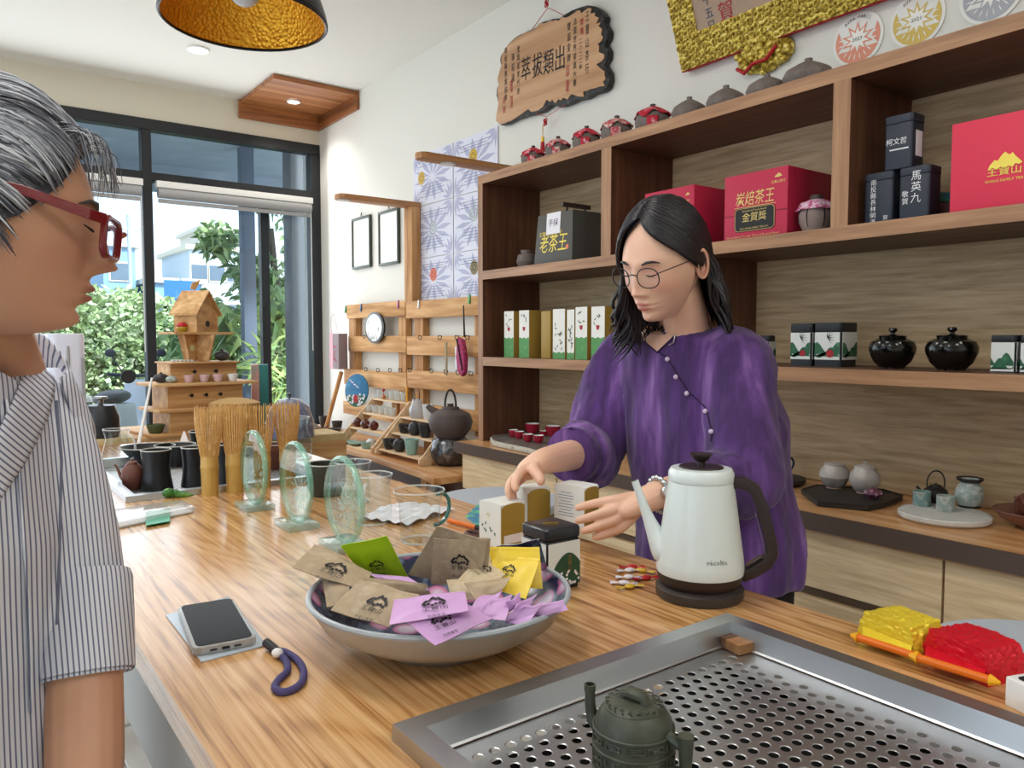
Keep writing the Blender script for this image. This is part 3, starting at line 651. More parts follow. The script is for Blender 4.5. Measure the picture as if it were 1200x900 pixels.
x, y = fxy(831, 14); MB().text('二十五日', .036, MG @ T(x, y + .015, .0215), vertical=True, spacing=1.1).build('blue_characters', pm('blue_ink', '#3a4a66', .5), gf, world=True, smooth=False)
mb = MB(); x, y = fxy(890, 52)
for i in range(60):
    r_ = rnd; a = r_.uniform(0, 2 * PI); q = math.sqrt(r_.random()); mb.ball((x + .1 * q * math.cos(a), y - .035 + .05 * q * math.sin(a), .02 + .015 * (1 - q)), .013, 8, MG)
mb.lathe([(0, 0), (.105, 0), (.09, .02), (0, .025)], 24, MG @ T(x, y - .035, .0), sy=.55); mb.build('gold_crest', m_orn, gf, world=True)
MB().tube([MG @ Vector(v) for v in [(x - .09, y - .05, .03), (x - .06, y - .07, .04), (x - .02, y - .05, .045), (x + .03, y - .05, .045), (x + .07, y - .02, .04)]], .006, 6).build('red_ribbon', m_redc, gf, world=True)
# three round medal stickers
for k, (cpx, cpy, wpx, base, yr, nm) in enumerate(((1005.5, 46, 60, '#dd927a', '2023', 'copper'), (1075, 23, 66, '#d0b45e', '2021', 'gold'), (1162, -8, 78, '#a2a3aa', '2022', 'silver'))):
    c = P(cpx, cpy, x=2.137); r_ = (ywall(cpx - wpx / 2, 2.137) - ywall(cpx + wpx / 2, 2.137)) / 2 * .97; Mm = wallM(c, 0)
    t = thing('medal_sign', 'round white %s medal sign with a star on the wall above the bookcase' % nm, 'sign', (2.137, c.y, c.z - r_), group='medal signs')
    MB().lathe([(0, 0), (r_ * .99, 0), (r_, .001), (r_, .004), (0, .004)], 48, Mm @ T(0, 0, -.002)).build('disc', pm('sticker_white_' + nm, '#eceae4', .4), t, world=True)
    mc = pm('sticker_' + nm, base, .4, metal=.2)
    mb = MB(); N = 40; arc_ = [(.88 * r_ * math.cos(a), .88 * r_ * math.sin(a)) for a in [PI * 1.13 + i / N * PI * 0.74 for i in range(N + 1)]]
    mb.add([(x, y, .0028) for x, y in arc_], [tuple(range(N + 1))], Mm)
    for sg in (-1, 1):
        pp = [(sg * .88 * r_ * math.cos(a), .88 * r_ * math.sin(a)) for a in [-.41 + i / 14 * .95 for i in range(15)]] + [(sg * r_ * .68, r_ * .2), (sg * r_ * .55, -.05 * r_)]
        mb.add([(x, y, .0028) for x, y in pp], [tuple(range(len(pp)))], Mm)
    star = []
    for i in range(20):
        a = PI / 2 + 2 * PI * i / 20; q = r_ * (.66 if i % 2 == 0 else .34); star.append((q * math.cos(a), q * math.sin(a), .0031))
    mb.add([(0, 0, .0031)] + star, [(0, 1 + i, 1 + (i + 1) % 20) for i in range(20)], Mm)
    mb.build('colour_print', mc, t, world=True, smooth=False)
    mb = MB(); star = [(x * .74, y * .74, .0035) for x, y, _ in star]; mb.add([(0, 0, .0035)] + star, [(0, 1 + i, 1 + (i + 1) % 20) for i in range(20)], Mm)
    petals(mb, .5 * r_, .8 * r_, 20, Mm, .16, .08, .0037); mb.build('white_star', pm('star_white_' + nm, '#f0eee8', .4), t, world=True, smooth=False)
    mb = MB(); mb.text(yr, r_ * .2, Mm @ T(0, 0, .0042))
    for i, ch in enumerate('AVPA PARIS'):
        a = PI / 2 + .62 - i * .138
        if ch != ' ': mb.text(ch, r_ * .17, Mm @ T(.8 * r_ * math.cos(a), .8 * r_ * math.sin(a), .0042) @ R(a - PI / 2))
    mb.build('lettering', m_ink, t, world=True, smooth=False)
# hanging and leaning things on the racks
m_clipc = [pm('clip_green', '#2f8a4a', .4), pm('clip_blue', '#2e5f8e', .4), pm('clip_pink', '#a8447e', .4), pm('clip_white', '#e6e6e6', .4), pm('clip_green_right', '#3aa04c', .4)]
for (px, py), m_, nm in zip(((404.5, 363), (422.5, 361), (466, 357), (490, 357), (549.5, 351)), m_clipc, ('green clip at the left end of the top plank', 'blue clip on the top plank left of the black rimmed plaque', 'pink clip on the top plank above the left rack upright', 'white clip at the left end of the right rack', 'green clip on the top plank above the pink pouch')):
    p = P(px, py, x=PX - .006); t = thing('clothes_pin', 'small ' + nm, 'clip', (p.x, p.y, p.z - .02), group='clips on the racks')
    MB().bb(-.003, .003, -.007, .007, 0, .045, R(.12, 'Y')).build('front_jaw', m_, t, bevel=.001); MB().bb(.004, .008, -.007, .007, 0, .045, R(-.05, 'Y')).build('rear_jaw', m_, t, bevel=.001)
c = P(439, 384, x=PX - .02); Mo = wallM(c)
t = thing('hanging_plaque', 'black rimmed plaque with a white and grey ink picture hung on the left rack', 'plaque', (c.x, c.y, c.z - .1))
ow, oh = (ywall(428, PX - .02) - ywall(450.5, PX - .02)) / 2, .092
el = [(ow * math.cos(2 * PI * i / 36), oh * math.sin(2 * PI * i / 36)) for i in range(36)]
MB().prism(el, -.008, .004, Mo).build('rim', pm('black_gloss', '#101012', .2), t, world=True, bevel=.002)
MB().prism([(x * .82, y * .86) for x, y in el], .004, .006, Mo).build('picture', pm('ink_wash_picture', '#e9e9e6', .3, var=(22, '#f3f3f0', '#e8e8e6', '#6c7264')), t, world=True, smooth=False)
mb = MB()
for i in range(14): a = rnd.uniform(-1, 1); mb.add([(a * ow * .7, -oh * .75, .0065), (a * ow * .7 + .004, -oh * .75, .0065), (a * ow * .5, -oh * rnd.uniform(.2, .5), .0065)], [(0, 1, 2)], Mo)
mb.build('dark_grass', m_ink, t, world=True, smooth=False)
# round blue painting leaning on the left rack
c = P(417.5, 457.5, x=2.0); Mo = frame(c, (.42, -.9, 0), Vector((.08, .04, 1)))
t = thing('round_painting', 'round blue painting with white flowers and a red pot leaning on the left rack', 'painting', (c.x, c.y, c.z - .12))
rw_, rh_ = .088, .1; el = [(rw_ * math.cos(2 * PI * i / 40), rh_ * math.sin(2 * PI * i / 40)) for i in range(40)]
MB().prism(el, -.01, 0, Mo).build('board', pm('painted_blue', '#2f7fae', .5, var=(14, '#2a6f9f', '#4593bd')), t, world=True, bevel=.002)
mb = MB(); low = [(x * .985, y * .985) for x, y in el if y < -.028]; mb.add([(x, y, .0006) for x, y in low], [tuple(range(len(low)))], Mo); mb.build('green_field', pm('painted_green', '#2f6b4a', .6, var=(40, '#24553a', '#5b9a63')), t, world=True, smooth=False)
mb = MB()
for i in range(60):
    a = rnd.uniform(PI, 2 * PI); q = rnd.uniform(.3, .93); x, y = rw_ * q * math.cos(a), rh_ * q * math.sin(a)
    if y < -.02: disc(mb, rnd.uniform(.004, .008), Mo @ T(x, y, 0), .0012, 8)
for i in range(12): disc(mb, .004, Mo @ T(-.05 + i * .006, .06 - i * .004 + .004 * math.sin(i * 2), 0), .0012, 7)
mb.build('white_flowers', m_post, t, world=True, smooth=False)
mb = MB(); disc(mb, .019, Mo @ T(0, -.05, 0) @ Matrix.Diagonal((1, 1.3, 1, 1)), .0018, 18); mb.build('red_pot', m_redink, t, world=True, smooth=False)
# paper gift bag
ps = [P(379, 432, x=2.0), P(402, 434, x=2.0)]; zt_, zb_ = P(395, 391, x=2.0).z, P(395, 432.5, x=2.0).z
t = thing('gift_bag', 'pink and grey paper gift bag with cord handles hanging by the window', 'bag', (2.0, ywall(390, 2.0), zb_))
yb = ywall(388.5, 1.98); m_pink = pm('pale_pink_paper', '#dba7b4', .6); m_greyp = pm('mauve_grey_paper', '#8f7f84', .6)
MB().bb(-.03, .03, -.085, .035, 0, zt_ - zb_, T(2.02, yb, zb_)).build('body', m_greyp, t, world=True, bevel=.002)
MB().bb(-.032, .031, .036, .05, 0, zt_ - zb_ + .001, T(2.02, yb, zb_)).bb(-.0315, -.0305, 0.0, .036, 0, zt_ - zb_, T(2.02, yb, zb_)).build('pink_panel', m_pink, t, world=True, smooth=False)
mb = MB()
for i in range(11): mb.add([(1.9885, yb - .03 + rnd.uniform(-.035, .03), zb_ + .05 + i * .009), (1.9885, yb - .03 + rnd.uniform(-.03, .03), zb_ + .06 + i * .009), (1.9885, yb - .03 + rnd.uniform(-.03, .03), zb_ + .045 + i * .009)], [(0, 1, 2)])
mb.build('branch_print', m_redink, t, world=True, smooth=False)
MB().tube(bez((1.995, yb + .03, zt_), (1.98, yb + .02, zt_ + .09), (1.98, yb - .01, zt_ + .13), (1.99, yb - .02, zt_ + .12)) , .0015, 5).tube(bez((1.995, yb - .06, zt_), (1.99, yb - .05, zt_ + .08), (1.98, yb - .03, zt_ + .12), (1.99, yb - .02, zt_ + .12)), .0015, 5).build('handle', m_pink, t, world=True)
# leaning stick, pouch, hanging ruler
a, b = P(400, 436, x=2.04), P(381, 505, x=1.98)
o = MB().tube([b, a], .014, 8).build('leaning_stick', m_pinev, origin='base'); tag(o, 'plain wooden stick leaning under the pink and grey gift bag', 'stick')
yq = ywall(545, 2.05)
t = thing('pouch', 'pink zip pouch with black strap hanging on the right rack', 'pouch', (2.05, yq, P(545, 440, x=2.05).z))
zt_, zb_ = P(545, 395, x=2.05).z, P(545, 441, x=2.05).z; h = zt_ - zb_
pr_ = [(.02, h), (-.022, h * .93), (-.045, h * .45), (-.04, .02), (-.015, 0), (.02, h * .12), (.035, h * .5)]
MB().prism(pr_, -.012, .012, wallM((2.028, yq, zb_)) @ Matrix.Diagonal((-1, 1, 1, 1)).inverted()).build('body', pm('pink_patterned_cloth', '#b8326a', .7, var=(60, '#8e1f4c', '#d65a8c')), t, world=True, bevel=.006)
MB().tube([(2.013, yq + .018, zb_ + h * .95), (2.013, yq - .01, zb_ + h * .5), (2.013, yq - .03, zb_ + .03)], .004, 6).build('zip', m_ink, t, world=True)
MB().bb(2.020, 2.028, yq + .028, yq + .045, zb_ + h * .2, zb_ + h * .75).build('white_tag', m_post, t, world=True, bevel=.003)
MB().tube([(2.045, yq + .002, zb_ + h), (2.045, yq + .006, P(541, 358, x=2.05).z)], .003, 6).tube([(2.045, yq - .006, zb_ + h), (2.045, yq + .004, P(541, 358, x=2.05).z)], .003, 6).build('strap', m_ink, t, world=True)
p0, p1 = P(523.5, 401, x=2.055), P(523.5, 440, x=2.055)
o = MB().bb(2.05, 2.054, p0.y - .009, p0.y + .009, p1.z, p0.z).build('hanging_ruler', pm('olive_strip', '#8b7343', .5), origin='base', bevel=.001); tag(o, 'narrow olive brown strip hanging from a hook on the right rack', 'bookmark')

# ================================================================ things on the bookcase and the counter
m_clay = pm('grey_brown_clay', '#7a6e68', .75, var=(30, '#6f645e', '#877b75'), bump=(120, .25, .001)); m_knobc = pm('dark_clay', '#4a403c', .6)
m_redcloth = pm('red_print_cloth', '#c2263c', .7, var=(45, '#b81d33', '#cf3148', '#e9c9cb'))
def cloth_mat(name, a, b, c): return pm(name, a, .7, var=(70, a, b, c))
def at_shelf(px, x, z): y = ywall(px, x); return Vector((x, y, z))
def jar_prof(r, h): return [(0, 0), (r * .62, 0), (r * .9, h * .2), (r, h * .45), (r * .9, h * .72), (r * .55, h * .9), (r * .38, h * .95), (0, h * .95)]
JX = 1.93
knobs = [((625, 171), 29, 1), ((654, 160), 31, 1), ((687.5, 148), 34, 1), ((723, 136), 38, 1), ((765, 122.5), 42, 1), ((808, 114), 42, 0), ((851, 100.5), 46, 0), ((899, 87), 48, 0), ((947.6, 69), 58, 0)]
places = ['first from the left end', 'second from the left end', 'third from the left end', 'fourth from the left end', 'fifth from the left end', 'nearest the cloth jars', 'second plain jar below the gold crest', 'third plain jar right of the gold crest', 'rightmost plain jar by the copper medal']
for i, ((kx, ky), wpx, cl) in enumerate(knobs):
    p = P(kx, ky, x=JX); h = p.z - ZT; s_ = pxm(p) * wpx / 2; r = min(s_, .085); hh = h - .012
    t = thing('clay_jar', ('clay jar under red printed cloth on the bookcase, ' if cl else 'uncovered grey clay jar on the bookcase, ') + places[i], 'jar', (JX, p.y, ZT), group='clay jars on the bookcase top')
    MB().lathe([(0, 0), (r * .7, 0), (r * .95, hh * .25), (r, hh * .5), (r * .88, hh * .72), (r * .5, hh * .92), (0, hh * .93)], 32).build('body', m_clay, t)
    MB().lathe([(0, hh * .93), (r * .3, hh * .93), (r * .32, hh), (r * .14, hh * 1.01), (r * .16, h), (0, h)], 20).build('lid', m_knobc if cl else m_clay, t)
    if cl:
        mt = [m_redcloth, cloth_mat('red_cream_cloth', '#c03048', '#d8b0a8', '#e6dfcf')][i % 2]
        n = 44; k = 7; R_ = r * 1.24; vs = []; fs = []
        for a_ in range(n):
            a = 2 * PI * a_ / n; sq = 1 / max(abs(math.cos(a + .5)), abs(math.sin(a + .5)))
            L_ = r * .93 * min(sq, 1.32) + r * .04 * math.sin(a * 9)
            for j in range(k):
                q = r * .3 + (L_ - r * .3) * j / (k - 1)
                # follow the shoulder of the jar
                zz = hh * (.965 - .46 * max(0, (q / r - .28)) ** 1.25 - (.06 * math.sin(a * 6) * (j / (k - 1)) ** 2)); rr = min(q, r * 1.03 + .002 * math.sin(a * 8))
                vs.append(((rr) * math.cos(a) * 1.02, rr * math.sin(a) * 1.02, zz + .003))
        for a_ in range(n):
            for j in range(k - 1): fs.append((a_ * k + j, ((a_ + 1) % n) * k + j, ((a_ + 1) % n) * k + j + 1, a_ * k + j + 1))
        o = MB().add(vs, fs).build('cloth_cover', mt, t, angle=180); sm = o.modifiers.new('t', 'SOLIDIFY'); sm.thickness = .002; sm.offset = 1
        mb = MB(); a = PI + .75; # cloth strip hanging down the front left
        mb.grid(lambda u, v: (r * 1.03 * math.cos(a + (u - .5) * .6) * (1 if v < .5 else 1), r * 1.03 * math.sin(a + (u - .5) * .6), hh * (.55 - .5 * v)), 6, 6)
        o = mb.build('cloth_tail', mt, t); sm = o.modifiers.new('t', 'SOLIDIFY'); sm.thickness = .003; sm.offset = 1
# boxes: front face towards the room (-X)
def frontbox(px0, px1, x, z, pyt, depth, name, label, cat, mat_, group=None, bevel=.002, taper=0, seam=None):
    y1, y0 = ywall(px0, x), ywall(px1, x); h = P((px0 + px1) / 2, pyt, x=x).z - z; yc = (y0 + y1) / 2; w_ = y1 - y0
    t = thing(name, label, cat, (x + depth / 2, yc, z), group=group)
    vs = [(-depth / 2, -w_ / 2, 0), (depth / 2, -w_ / 2, 0), (depth / 2, w_ / 2, 0), (-depth / 2, w_ / 2, 0)]
    k = 1 - taper; vs += [(a * k, b * k, h) for a, b, _ in vs]
    MB().add(vs, [(3, 2, 1, 0), (4, 5, 6, 7), (0, 1, 5, 4), (1, 2, 6, 5), (2, 3, 7, 6), (3, 0, 4, 7)]).build('body', mat_, t, bevel=bevel)
    M = frame((-depth / 2, 0, h / 2), (0, -1, 0), (depth / 2 * taper, 0, h) if taper else (0, 0, 1), .0012)
    if taper: M = frame((-depth / 2 * (1 - taper / 2), 0, h / 2), (0, -1, 0), (depth / 2 * taper, 0, h), .0012)
    return t, M, w_, h
m_charb = pm('charcoal_box', '#56544f', .6); m_goldf = pm('gold_foil', '#d8bf55', .35, metal=.6); m_whitel = pm('white_label', '#ece9ee', .5)
t, M, w_, h = frontbox(625.5, 670, 1.86, ZM, 249, .235, 'tea_gift_box', 'charcoal tapered gift box with gold characters and a handle bar in the upper left bay', 'box', m_charb, taper=.1)
MB().text('老茶王', w_ * .24, M @ T(0, -h * .12, 0) @ Matrix.Diagonal((1, 1.35, 1, 1)), shear=.15).text('王寶山精選好茶', w_ * .085, M @ T(-.02, h * .1, 0)).build('gold_characters', m_goldf, t, smooth=False)
MB().box((-w_ * .02, h * .3, 0), (w_ * .36, h * .42, .001), M).build('label', m_whitel, t, smooth=False)
MB().text('手採', w_ * .13, M @ T(-w_ * .02, h * .3, .0012)).build('label_characters', pm('purple_ink', '#5d4a5e', .6), t, smooth=False)
mb = MB(); disc(mb, .009, M @ T(w_ * .36, -h * .2, 0)); mb.build('seal', m_rcop, t, smooth=False)
mb = MB().bb(-.07, .07, -.006, .006, h + .028, h + .044).bb(-.05, -.044, -.003, .003, h - .002, h + .03).bb(.044, .05, -.003, .003, h - .002, h + .03)
mb.build('handle', pm('dark_plum_bar', '#4b3736', .5), t)
t = thing('small_pot', 'small grey pot in the shade left of the charcoal gift box', 'pot', at_shelf(617, 1.93, ZM)); MB().lathe([(0, 0), (.028, 0), (.042, .03), (.036, .058), (.022, .066), (.025, .078), (0, .078)], 24).build('body', m_clay, t)
t, M, w_, h = frontbox(700, 712, 2.02, ZM, 262, .06, 'small_box', 'small pale wooden box behind the dark gift box by the upright', 'box', m_oakl); MB().box((0, h * .44, 0), (w_ * .9, .002, .001), M).build('lid_line', m_gap, t, smooth=False)
m_rbox = pm('crimson_box', '#c02448', .55); m_gold2 = pm('gold_print', '#e3c77a', .4)
def mountain(mb, s_, M, teeth=True):
    pts = [(-1, -.42), (-.86, -.1), (-.6, .18), (-.42, .1), (-.2, .42), (0, .6), (.14, .45), (.3, .38), (.42, .5), (.56, .28), (.8, .02), (1, -.22), (.8, -.3), (.6, -.22), (.45, -.42), (.2, -.3), (0, -.44), (-.25, -.3), (-.45, -.44), (-.7, -.3)]
    top = pts[:12]; bot = [pts[i] for i in range(12, 20)]
    mb.add([(x * s_, y * s_, 0) for x, y in pts], [tuple(range(len(pts)))[::-1]], M)
def mount_outline(mb, s_, M):
    rr = [(-1, -.35), (-.8, 0), (-.55, .2), (-.38, .12), (-.15, .45), (.02, .6), (.18, .4), (.32, .36), (.45, .48), (.62, .2), (.85, 0), (1, -.3)]
    for a, b in zip(rr, rr[1:]):
        mb.add([(a[0] * s_, a[1] * s_, 0), (b[0] * s_, b[1] * s_, 0), (b[0] * s_ * .78, (b[1] * .78 - .14) * s_, 0), (a[0] * s_ * .78, (a[1] * .78 - .14) * s_, 0)], [(0, 1, 2, 3)], M)
    for q in range(6): disc(mb, s_ * .15, M @ T((-.72 + q * .29) * s_, (-.42 + .1 * math.sin(q * 2.2)) * s_, 0), 0, 8)
t, M, w_, h = frontbox(754, 811, 1.85, ZM, 222, .25, 'tea_gift_box', 'crimson tea gift box partly hidden by the woman in purple', 'box', m_rbox, group='crimson gift boxes')
mb = MB(); mountain(mb, .009, M @ T(w_ * .38, h * .36, 0)); mb.text('王寶山茶行', .008, M @ T(w_ * .34, h * .25, 0)); mb.build('gold_logo', m_gold2, t, smooth=False)
t, M, w_, h = frontbox(846.5, 919.5, 1.85, ZM, 201.5, .25, 'tea_gift_box', 'crimson tea gift box with gold title and black label in the middle bay', 'box', m_rbox, group='crimson gift boxes')
mb = MB(); mountain(mb, .012, M @ T(w_ * .36, h * .38, 0)); mb.text('王寶山茶行', .009, M @ T(w_ * .36, h * .29, 0)); mb.text('炭焙茶王', w_ * .155, M @ T(0, h * .1, 0) @ Matrix.Diagonal((1, 1.35, 1, 1)), shear=.12); mb.box((0, -h * .01, 0), (w_ * .66, .0015, .0006), M)
mb.text('Heavy Baking Tea with Charcoal Roasted Flavor', w_ * .043, M @ T(-w_ * .03, -h * .45, 0)); mb.build('gold_print', m_gold2, t, smooth=False)
MB().prism(rrect(w_ * .64, h * .36, .012), -.0005, .0008, M @ T(0, -h * .2, 0)).build('black_label', m_ink, t, smooth=False)
mb = MB(); mb.text('金質獎', w_ * .13, M @ T(0, -h * .18, .0014), shear=.1); mb.text('2010 WANG FAMILY TEA 2011', w_ * .034, M @ T(0, -h * .335, .0014)); mb.text('International Tasting Award', w_ * .034, M @ T(0, -h * .07, .0014)); mb.tube([(x, y, .001) for x, y in rrect(w_ * .62, h * .34, .011)], .0008, 4, M @ T(0, -h * .2, 0), closed=True)
mb.build('label_print', m_gold2, t, smooth=False)
MB().box((0, 0, -.001), (w_ + .001, .0016, .003), M @ T(0, h * -.12, 0)).build('lid_seam', pm('dark_red_seam', '#7c1730', .6), t, smooth=False)
# bound round jar
c = at_shelf(953, 1.9, ZM); t = thing('bound_jar', 'small round clay jar tied with cords and pink cloth beside the crimson box', 'jar', c)
r = .043; MB().lathe([(0, 0), (r * .7, 0), (r, .03), (r * 1.02, .05), (r * .75, .082), (r * .5, .088), (0, .088)], 28).build('body', pm('pink_grey_clay', '#8d7a74', .7, bump=(90, .3, .001)), t)
mb = MB()
for k in range(6):
    a = k * PI / 3; mb.tube([((r * 1.04 * math.sin(PI * q / 8 * .9 + .25)) * math.cos(a), (r * 1.04 * math.sin(PI * q / 8 * .9 + .25)) * math.sin(a), .044 - .047 * math.cos(PI * q / 8 * .9 + .25)) for q in range(9)], .0016, 5)
mb.build('cord_binding', m_ink, t)
MB().lathe([(0, .092), (r * .3, .092), (r * .95, .082), (r * 1.05, .07), (r * 1.15, .062)], 30, wob=lambda a, z: .1 * math.sin(a * 7) if z < .08 else 0).build('cloth_cover', cloth_mat('pink_print_cloth', '#c2588a', '#e8d4de', '#a8306c'), t, angle=180)
MB().lathe([(0, .09), (.018, .09), (.016, .102), (0, .104)], 14).build('lid_knob', m_knobc, t)
# three dark blue tins
m_navy = pm('dark_navy_tin', '#262c3a', .45); m_white_ink = pm('white_ink', '#e8e8e8', .5)
def navytin(px0, px1, x, z, pyt, label, depth, hh=None):
    y1, y0 = ywall(px0, x), ywall(px1, x); w_ = y1 - y0; h = hh or (P((px0 + px1) / 2, pyt, x=x).z - z)
    t = thing('navy_tin', label, 'tin', (x + depth / 2, (y0 + y1) / 2, z), group='navy tea tins')
    MB().prism(rrect(depth, w_, .008), 0, h * .84).build('body', m_navy, t, bevel=.001); MB().prism(rrect(depth + .002, w_ + .002, .009), h * .845, h).build('lid', m_navy, t, bevel=.003)
    return t, frame((-depth / 2, 0, h / 2), (0, -1, 0), (0, 0, 1), .0012), w_, h
t, M, w_, h = navytin(1008, 1041, 1.86, ZM, 203, 'dark navy tea tin with a column of white characters, lower left of three', .06)
MB().text('南投縣長林明溱', h * .125, M @ T(-w_ * .16, -h * .08, 0), vertical=True, spacing=1.02).text('賀', h * .1, M @ T(w_ * .28, -h * .4, 0)).build('white_characters', m_white_ink, t, smooth=False)
h1 = h
t, M, w_, h = navytin(1048, 1083.5, 1.86, ZM, 199, 'dark navy tea tin with three large white characters, lower right of three', .06, h1)
MB().text('馬英九', h * .2, M @ T(w_ * .08, h * .1, 0), vertical=True, spacing=1.05).text('敬賀', h * .13, M @ T(-w_ * .27, -h * .08, 0), vertical=True).build('white_characters', m_white_ink, t, smooth=False)
t, M, w_, h = navytin(1029.5, 1062, 1.86, ZM + h1 + .001, 139, 'dark navy tea tin standing on top of the other two', .06, h1 * 1.02)
MB().text('柯文哲', w_ * .25, M @ T(-w_ * .05, 0, 0), shear=.1).box((w_ * .05, -h * .14, 0), (w_ * .66, .003, .0006), M).build('white_characters', m_white_ink, t, smooth=False)
MB().box((0, -.0, 0), (.03, .06, .001), frame((0, -w_ / 2 - .001, h * .45), (1, 0, 0), (0, 0, 1), .0006)).build('side_label', m_whitel, t, smooth=False)
c = at_shelf(1099, 2.0, ZM); t = thing('lidded_pot', 'little dark pot with blue green cloth between navy tin and red box', 'pot', c)
MB().lathe([(0, 0), (.03, 0), (.04, .03), (.035, .06), (0, .062)], 20).build('body', m_clay, t); MB().lathe([(0, .078), (.02, .076), (.042, .06), (.046, .05)], 20, wob=lambda a, z: .12 * math.sin(a * 6)).build('cloth_cover', cloth_mat('teal_cloth', '#2f8aa0', '#3fae82', '#1d2a3a'), t)
m_rbig = pm('bright_red_box', '#e02e4e', .5)
t, M, w_, h = frontbox(1107.5, 1290, 1.85, ZM, 128.5, .2, 'tea_gift_box', 'large bright red gift box with gold mountain logo at the right edge', 'box', m_rbig)
def onfront(px, py, x=1.85): p = P(px, py, x=x); return p
p = onfront(1178, 189); Ml = wallM((1.85, p.y, p.z), .0015); mb = MB(); mountain(mb, .034, Ml); mb.build('gold_logo', m_goldf, t, world=True, smooth=False)
p = onfront(1177, 201); Mq = wallM((1.85, p.y, p.z), .0015); MB().text('王寶山', .018, Mq, spacing=1.3, w=1.3).text('WANG FAMILY TEA', .0085, Mq @ T(0, -.018, 0)).build('gold_characters', m_goldf, t, world=True, smooth=False)
# lower shelf, left: slim boxes
m_kraftg = pm('gold_brown_card', '#a8873c', .45); m_wcard = pm('white_card', '#eceae2', .55); m_grn = pm('green_print', '#5f9f5a', .55, var=(30, '#4f8f4c', '#79b36e'))
def slim(px0, px1, pyt, lab, kind, dx=0.0, x=1.87):
    y1, y0 = ywall(px0, x), ywall(px1, x); w_ = y1 - y0; h = P(px0, pyt, x=x).z - ZL; d = .075
    t = thing('slim_tea_box', lab, 'box', (x + d / 2, (y0 + y1) / 2, ZL), rz=dx, group='slim white and green tea boxes')
    MB().bb(-d / 2, d / 2, -w_ / 2, w_ / 2, 0, h).build('body', m_kraftg, t, bevel=.001)
    MB().bb(-d / 2 - .0006, -d / 2, -w_ / 2, w_ / 2, 0, h).build('front_panel', m_wcard, t, smooth=False)
    M = frame((-d / 2, 0, h / 2), (0, -1, 0), (0, 0, 1), .0010)
    gh = h * (.42 if kind == 'pot' else .13); n = 8
    top = [(-w_ / 2 + w_ * i / n, -h / 2 + gh + h * .015 * math.sin(i * 1.9)) for i in range(n + 1)]
    MB().add([(x_, y_, 0) for x_, y_ in top[::-1]] + [(-w_ / 2, -h / 2, 0), (w_ / 2, -h / 2, 0)], [tuple(range(n + 3))], M).build('green_hills', m_grn, t, smooth=False)
    mb = MB(); r_ = random.Random(int(px0))
    for i in range(5 if kind == 'pot' else 13):
        Mx = M @ T(r_.uniform(-.3, .3) * w_, (r_.uniform(.18, .42) if kind == 'pot' else r_.uniform(-.3, .2)) * h, .0003) @ R(r_.uniform(0, 3)); mb.add([(-.009, 0, 0), (0, .0025, 0), (.009, 0, 0), (0, -.0025, 0)], [(0, 1, 2, 3)], Mx)
    mb.build('leaf_print', pm('leaf_ink', '#4c5246', .6), t, smooth=False)
    mb = MB(); Mp = M @ T(0, h * .12 if kind == 'pot' else h * .3, .0004)
    if kind == 'pot': mb.add([(-.009, .006, 0), (.009, .006, 0), (.007, -.006, 0), (.003, -.01, 0), (-.003, -.01, 0), (-.007, -.006, 0)], [tuple(range(6))[::-1]], Mp); mb.build('red_cup_print', m_redink, t, smooth=False)
    return t
slim(591, 602, 365, 'slim white box with green hills and red cup, leftmost on the lower shelf', 'pot'); slim(608.5, 620, 364, 'slim white box with green hills and red cup, next to the gold sides', 'pot')
t = frontbox(634, 645, 1.89, ZL, 364.5, .08, 'plain_tea_box', 'plain gold brown box turned sideways between the slim white boxes', 'box', m_kraftg)[0]
slim(648, 662, 362.5, 'slim white box with dark leaf sprigs, taller one in the middle', 'leaf'); slim(664.5, 673, 363, 'slim white box with dark leaf sprigs, partly behind its neighbour', 'leaf')
slim(674.5, 688, 360, 'slim white box with green hills and pale red cup, second from the woman', 'pot'); slim(693, 708.5, 359.5, 'slim white box with green hills and pale red cup, next to the woman', 'pot')
# lower shelf, right: labelled tins and black jars
m_lab = pm('landscape_label', '#dfe2df', .55); m_hill = pm('label_green_hill', '#2f6a4c', .55, var=(40, '#285c41', '#4f8f6c'))
def landscape(t, M, w_, h, zc, seed, big=True):
    MB().box((0, zc, 0), (w_ * .96, h, .0008), M).build('label', m_lab, t, smooth=False)
    r_ = random.Random(seed); mb = MB(); n = 9
    for k in range(2):
        top = [(-w_ * .48 + w_ * .96 * i / n, zc + h * (-.05 - .18 * k + .2 * math.sin(i * .8 + k * 2 + seed))) for i in range(n + 1)]; low = [(w_ * .48, zc - h * (.3 + .08 * k)), (-w_ * .48, zc - h * (.3 + .08 * k))]
        mb.add([(x_, y_, .0008 + k * .0004) for x_, y_ in top[::1]] + [(x_, y_, .0008 + k * .0004) for x_, y_ in low], [tuple(range(n + 3))], M)
    mb.build('hill_print', m_hill, t, smooth=False)
m_bkt = pm('black_tin', '#1d2026', .45)
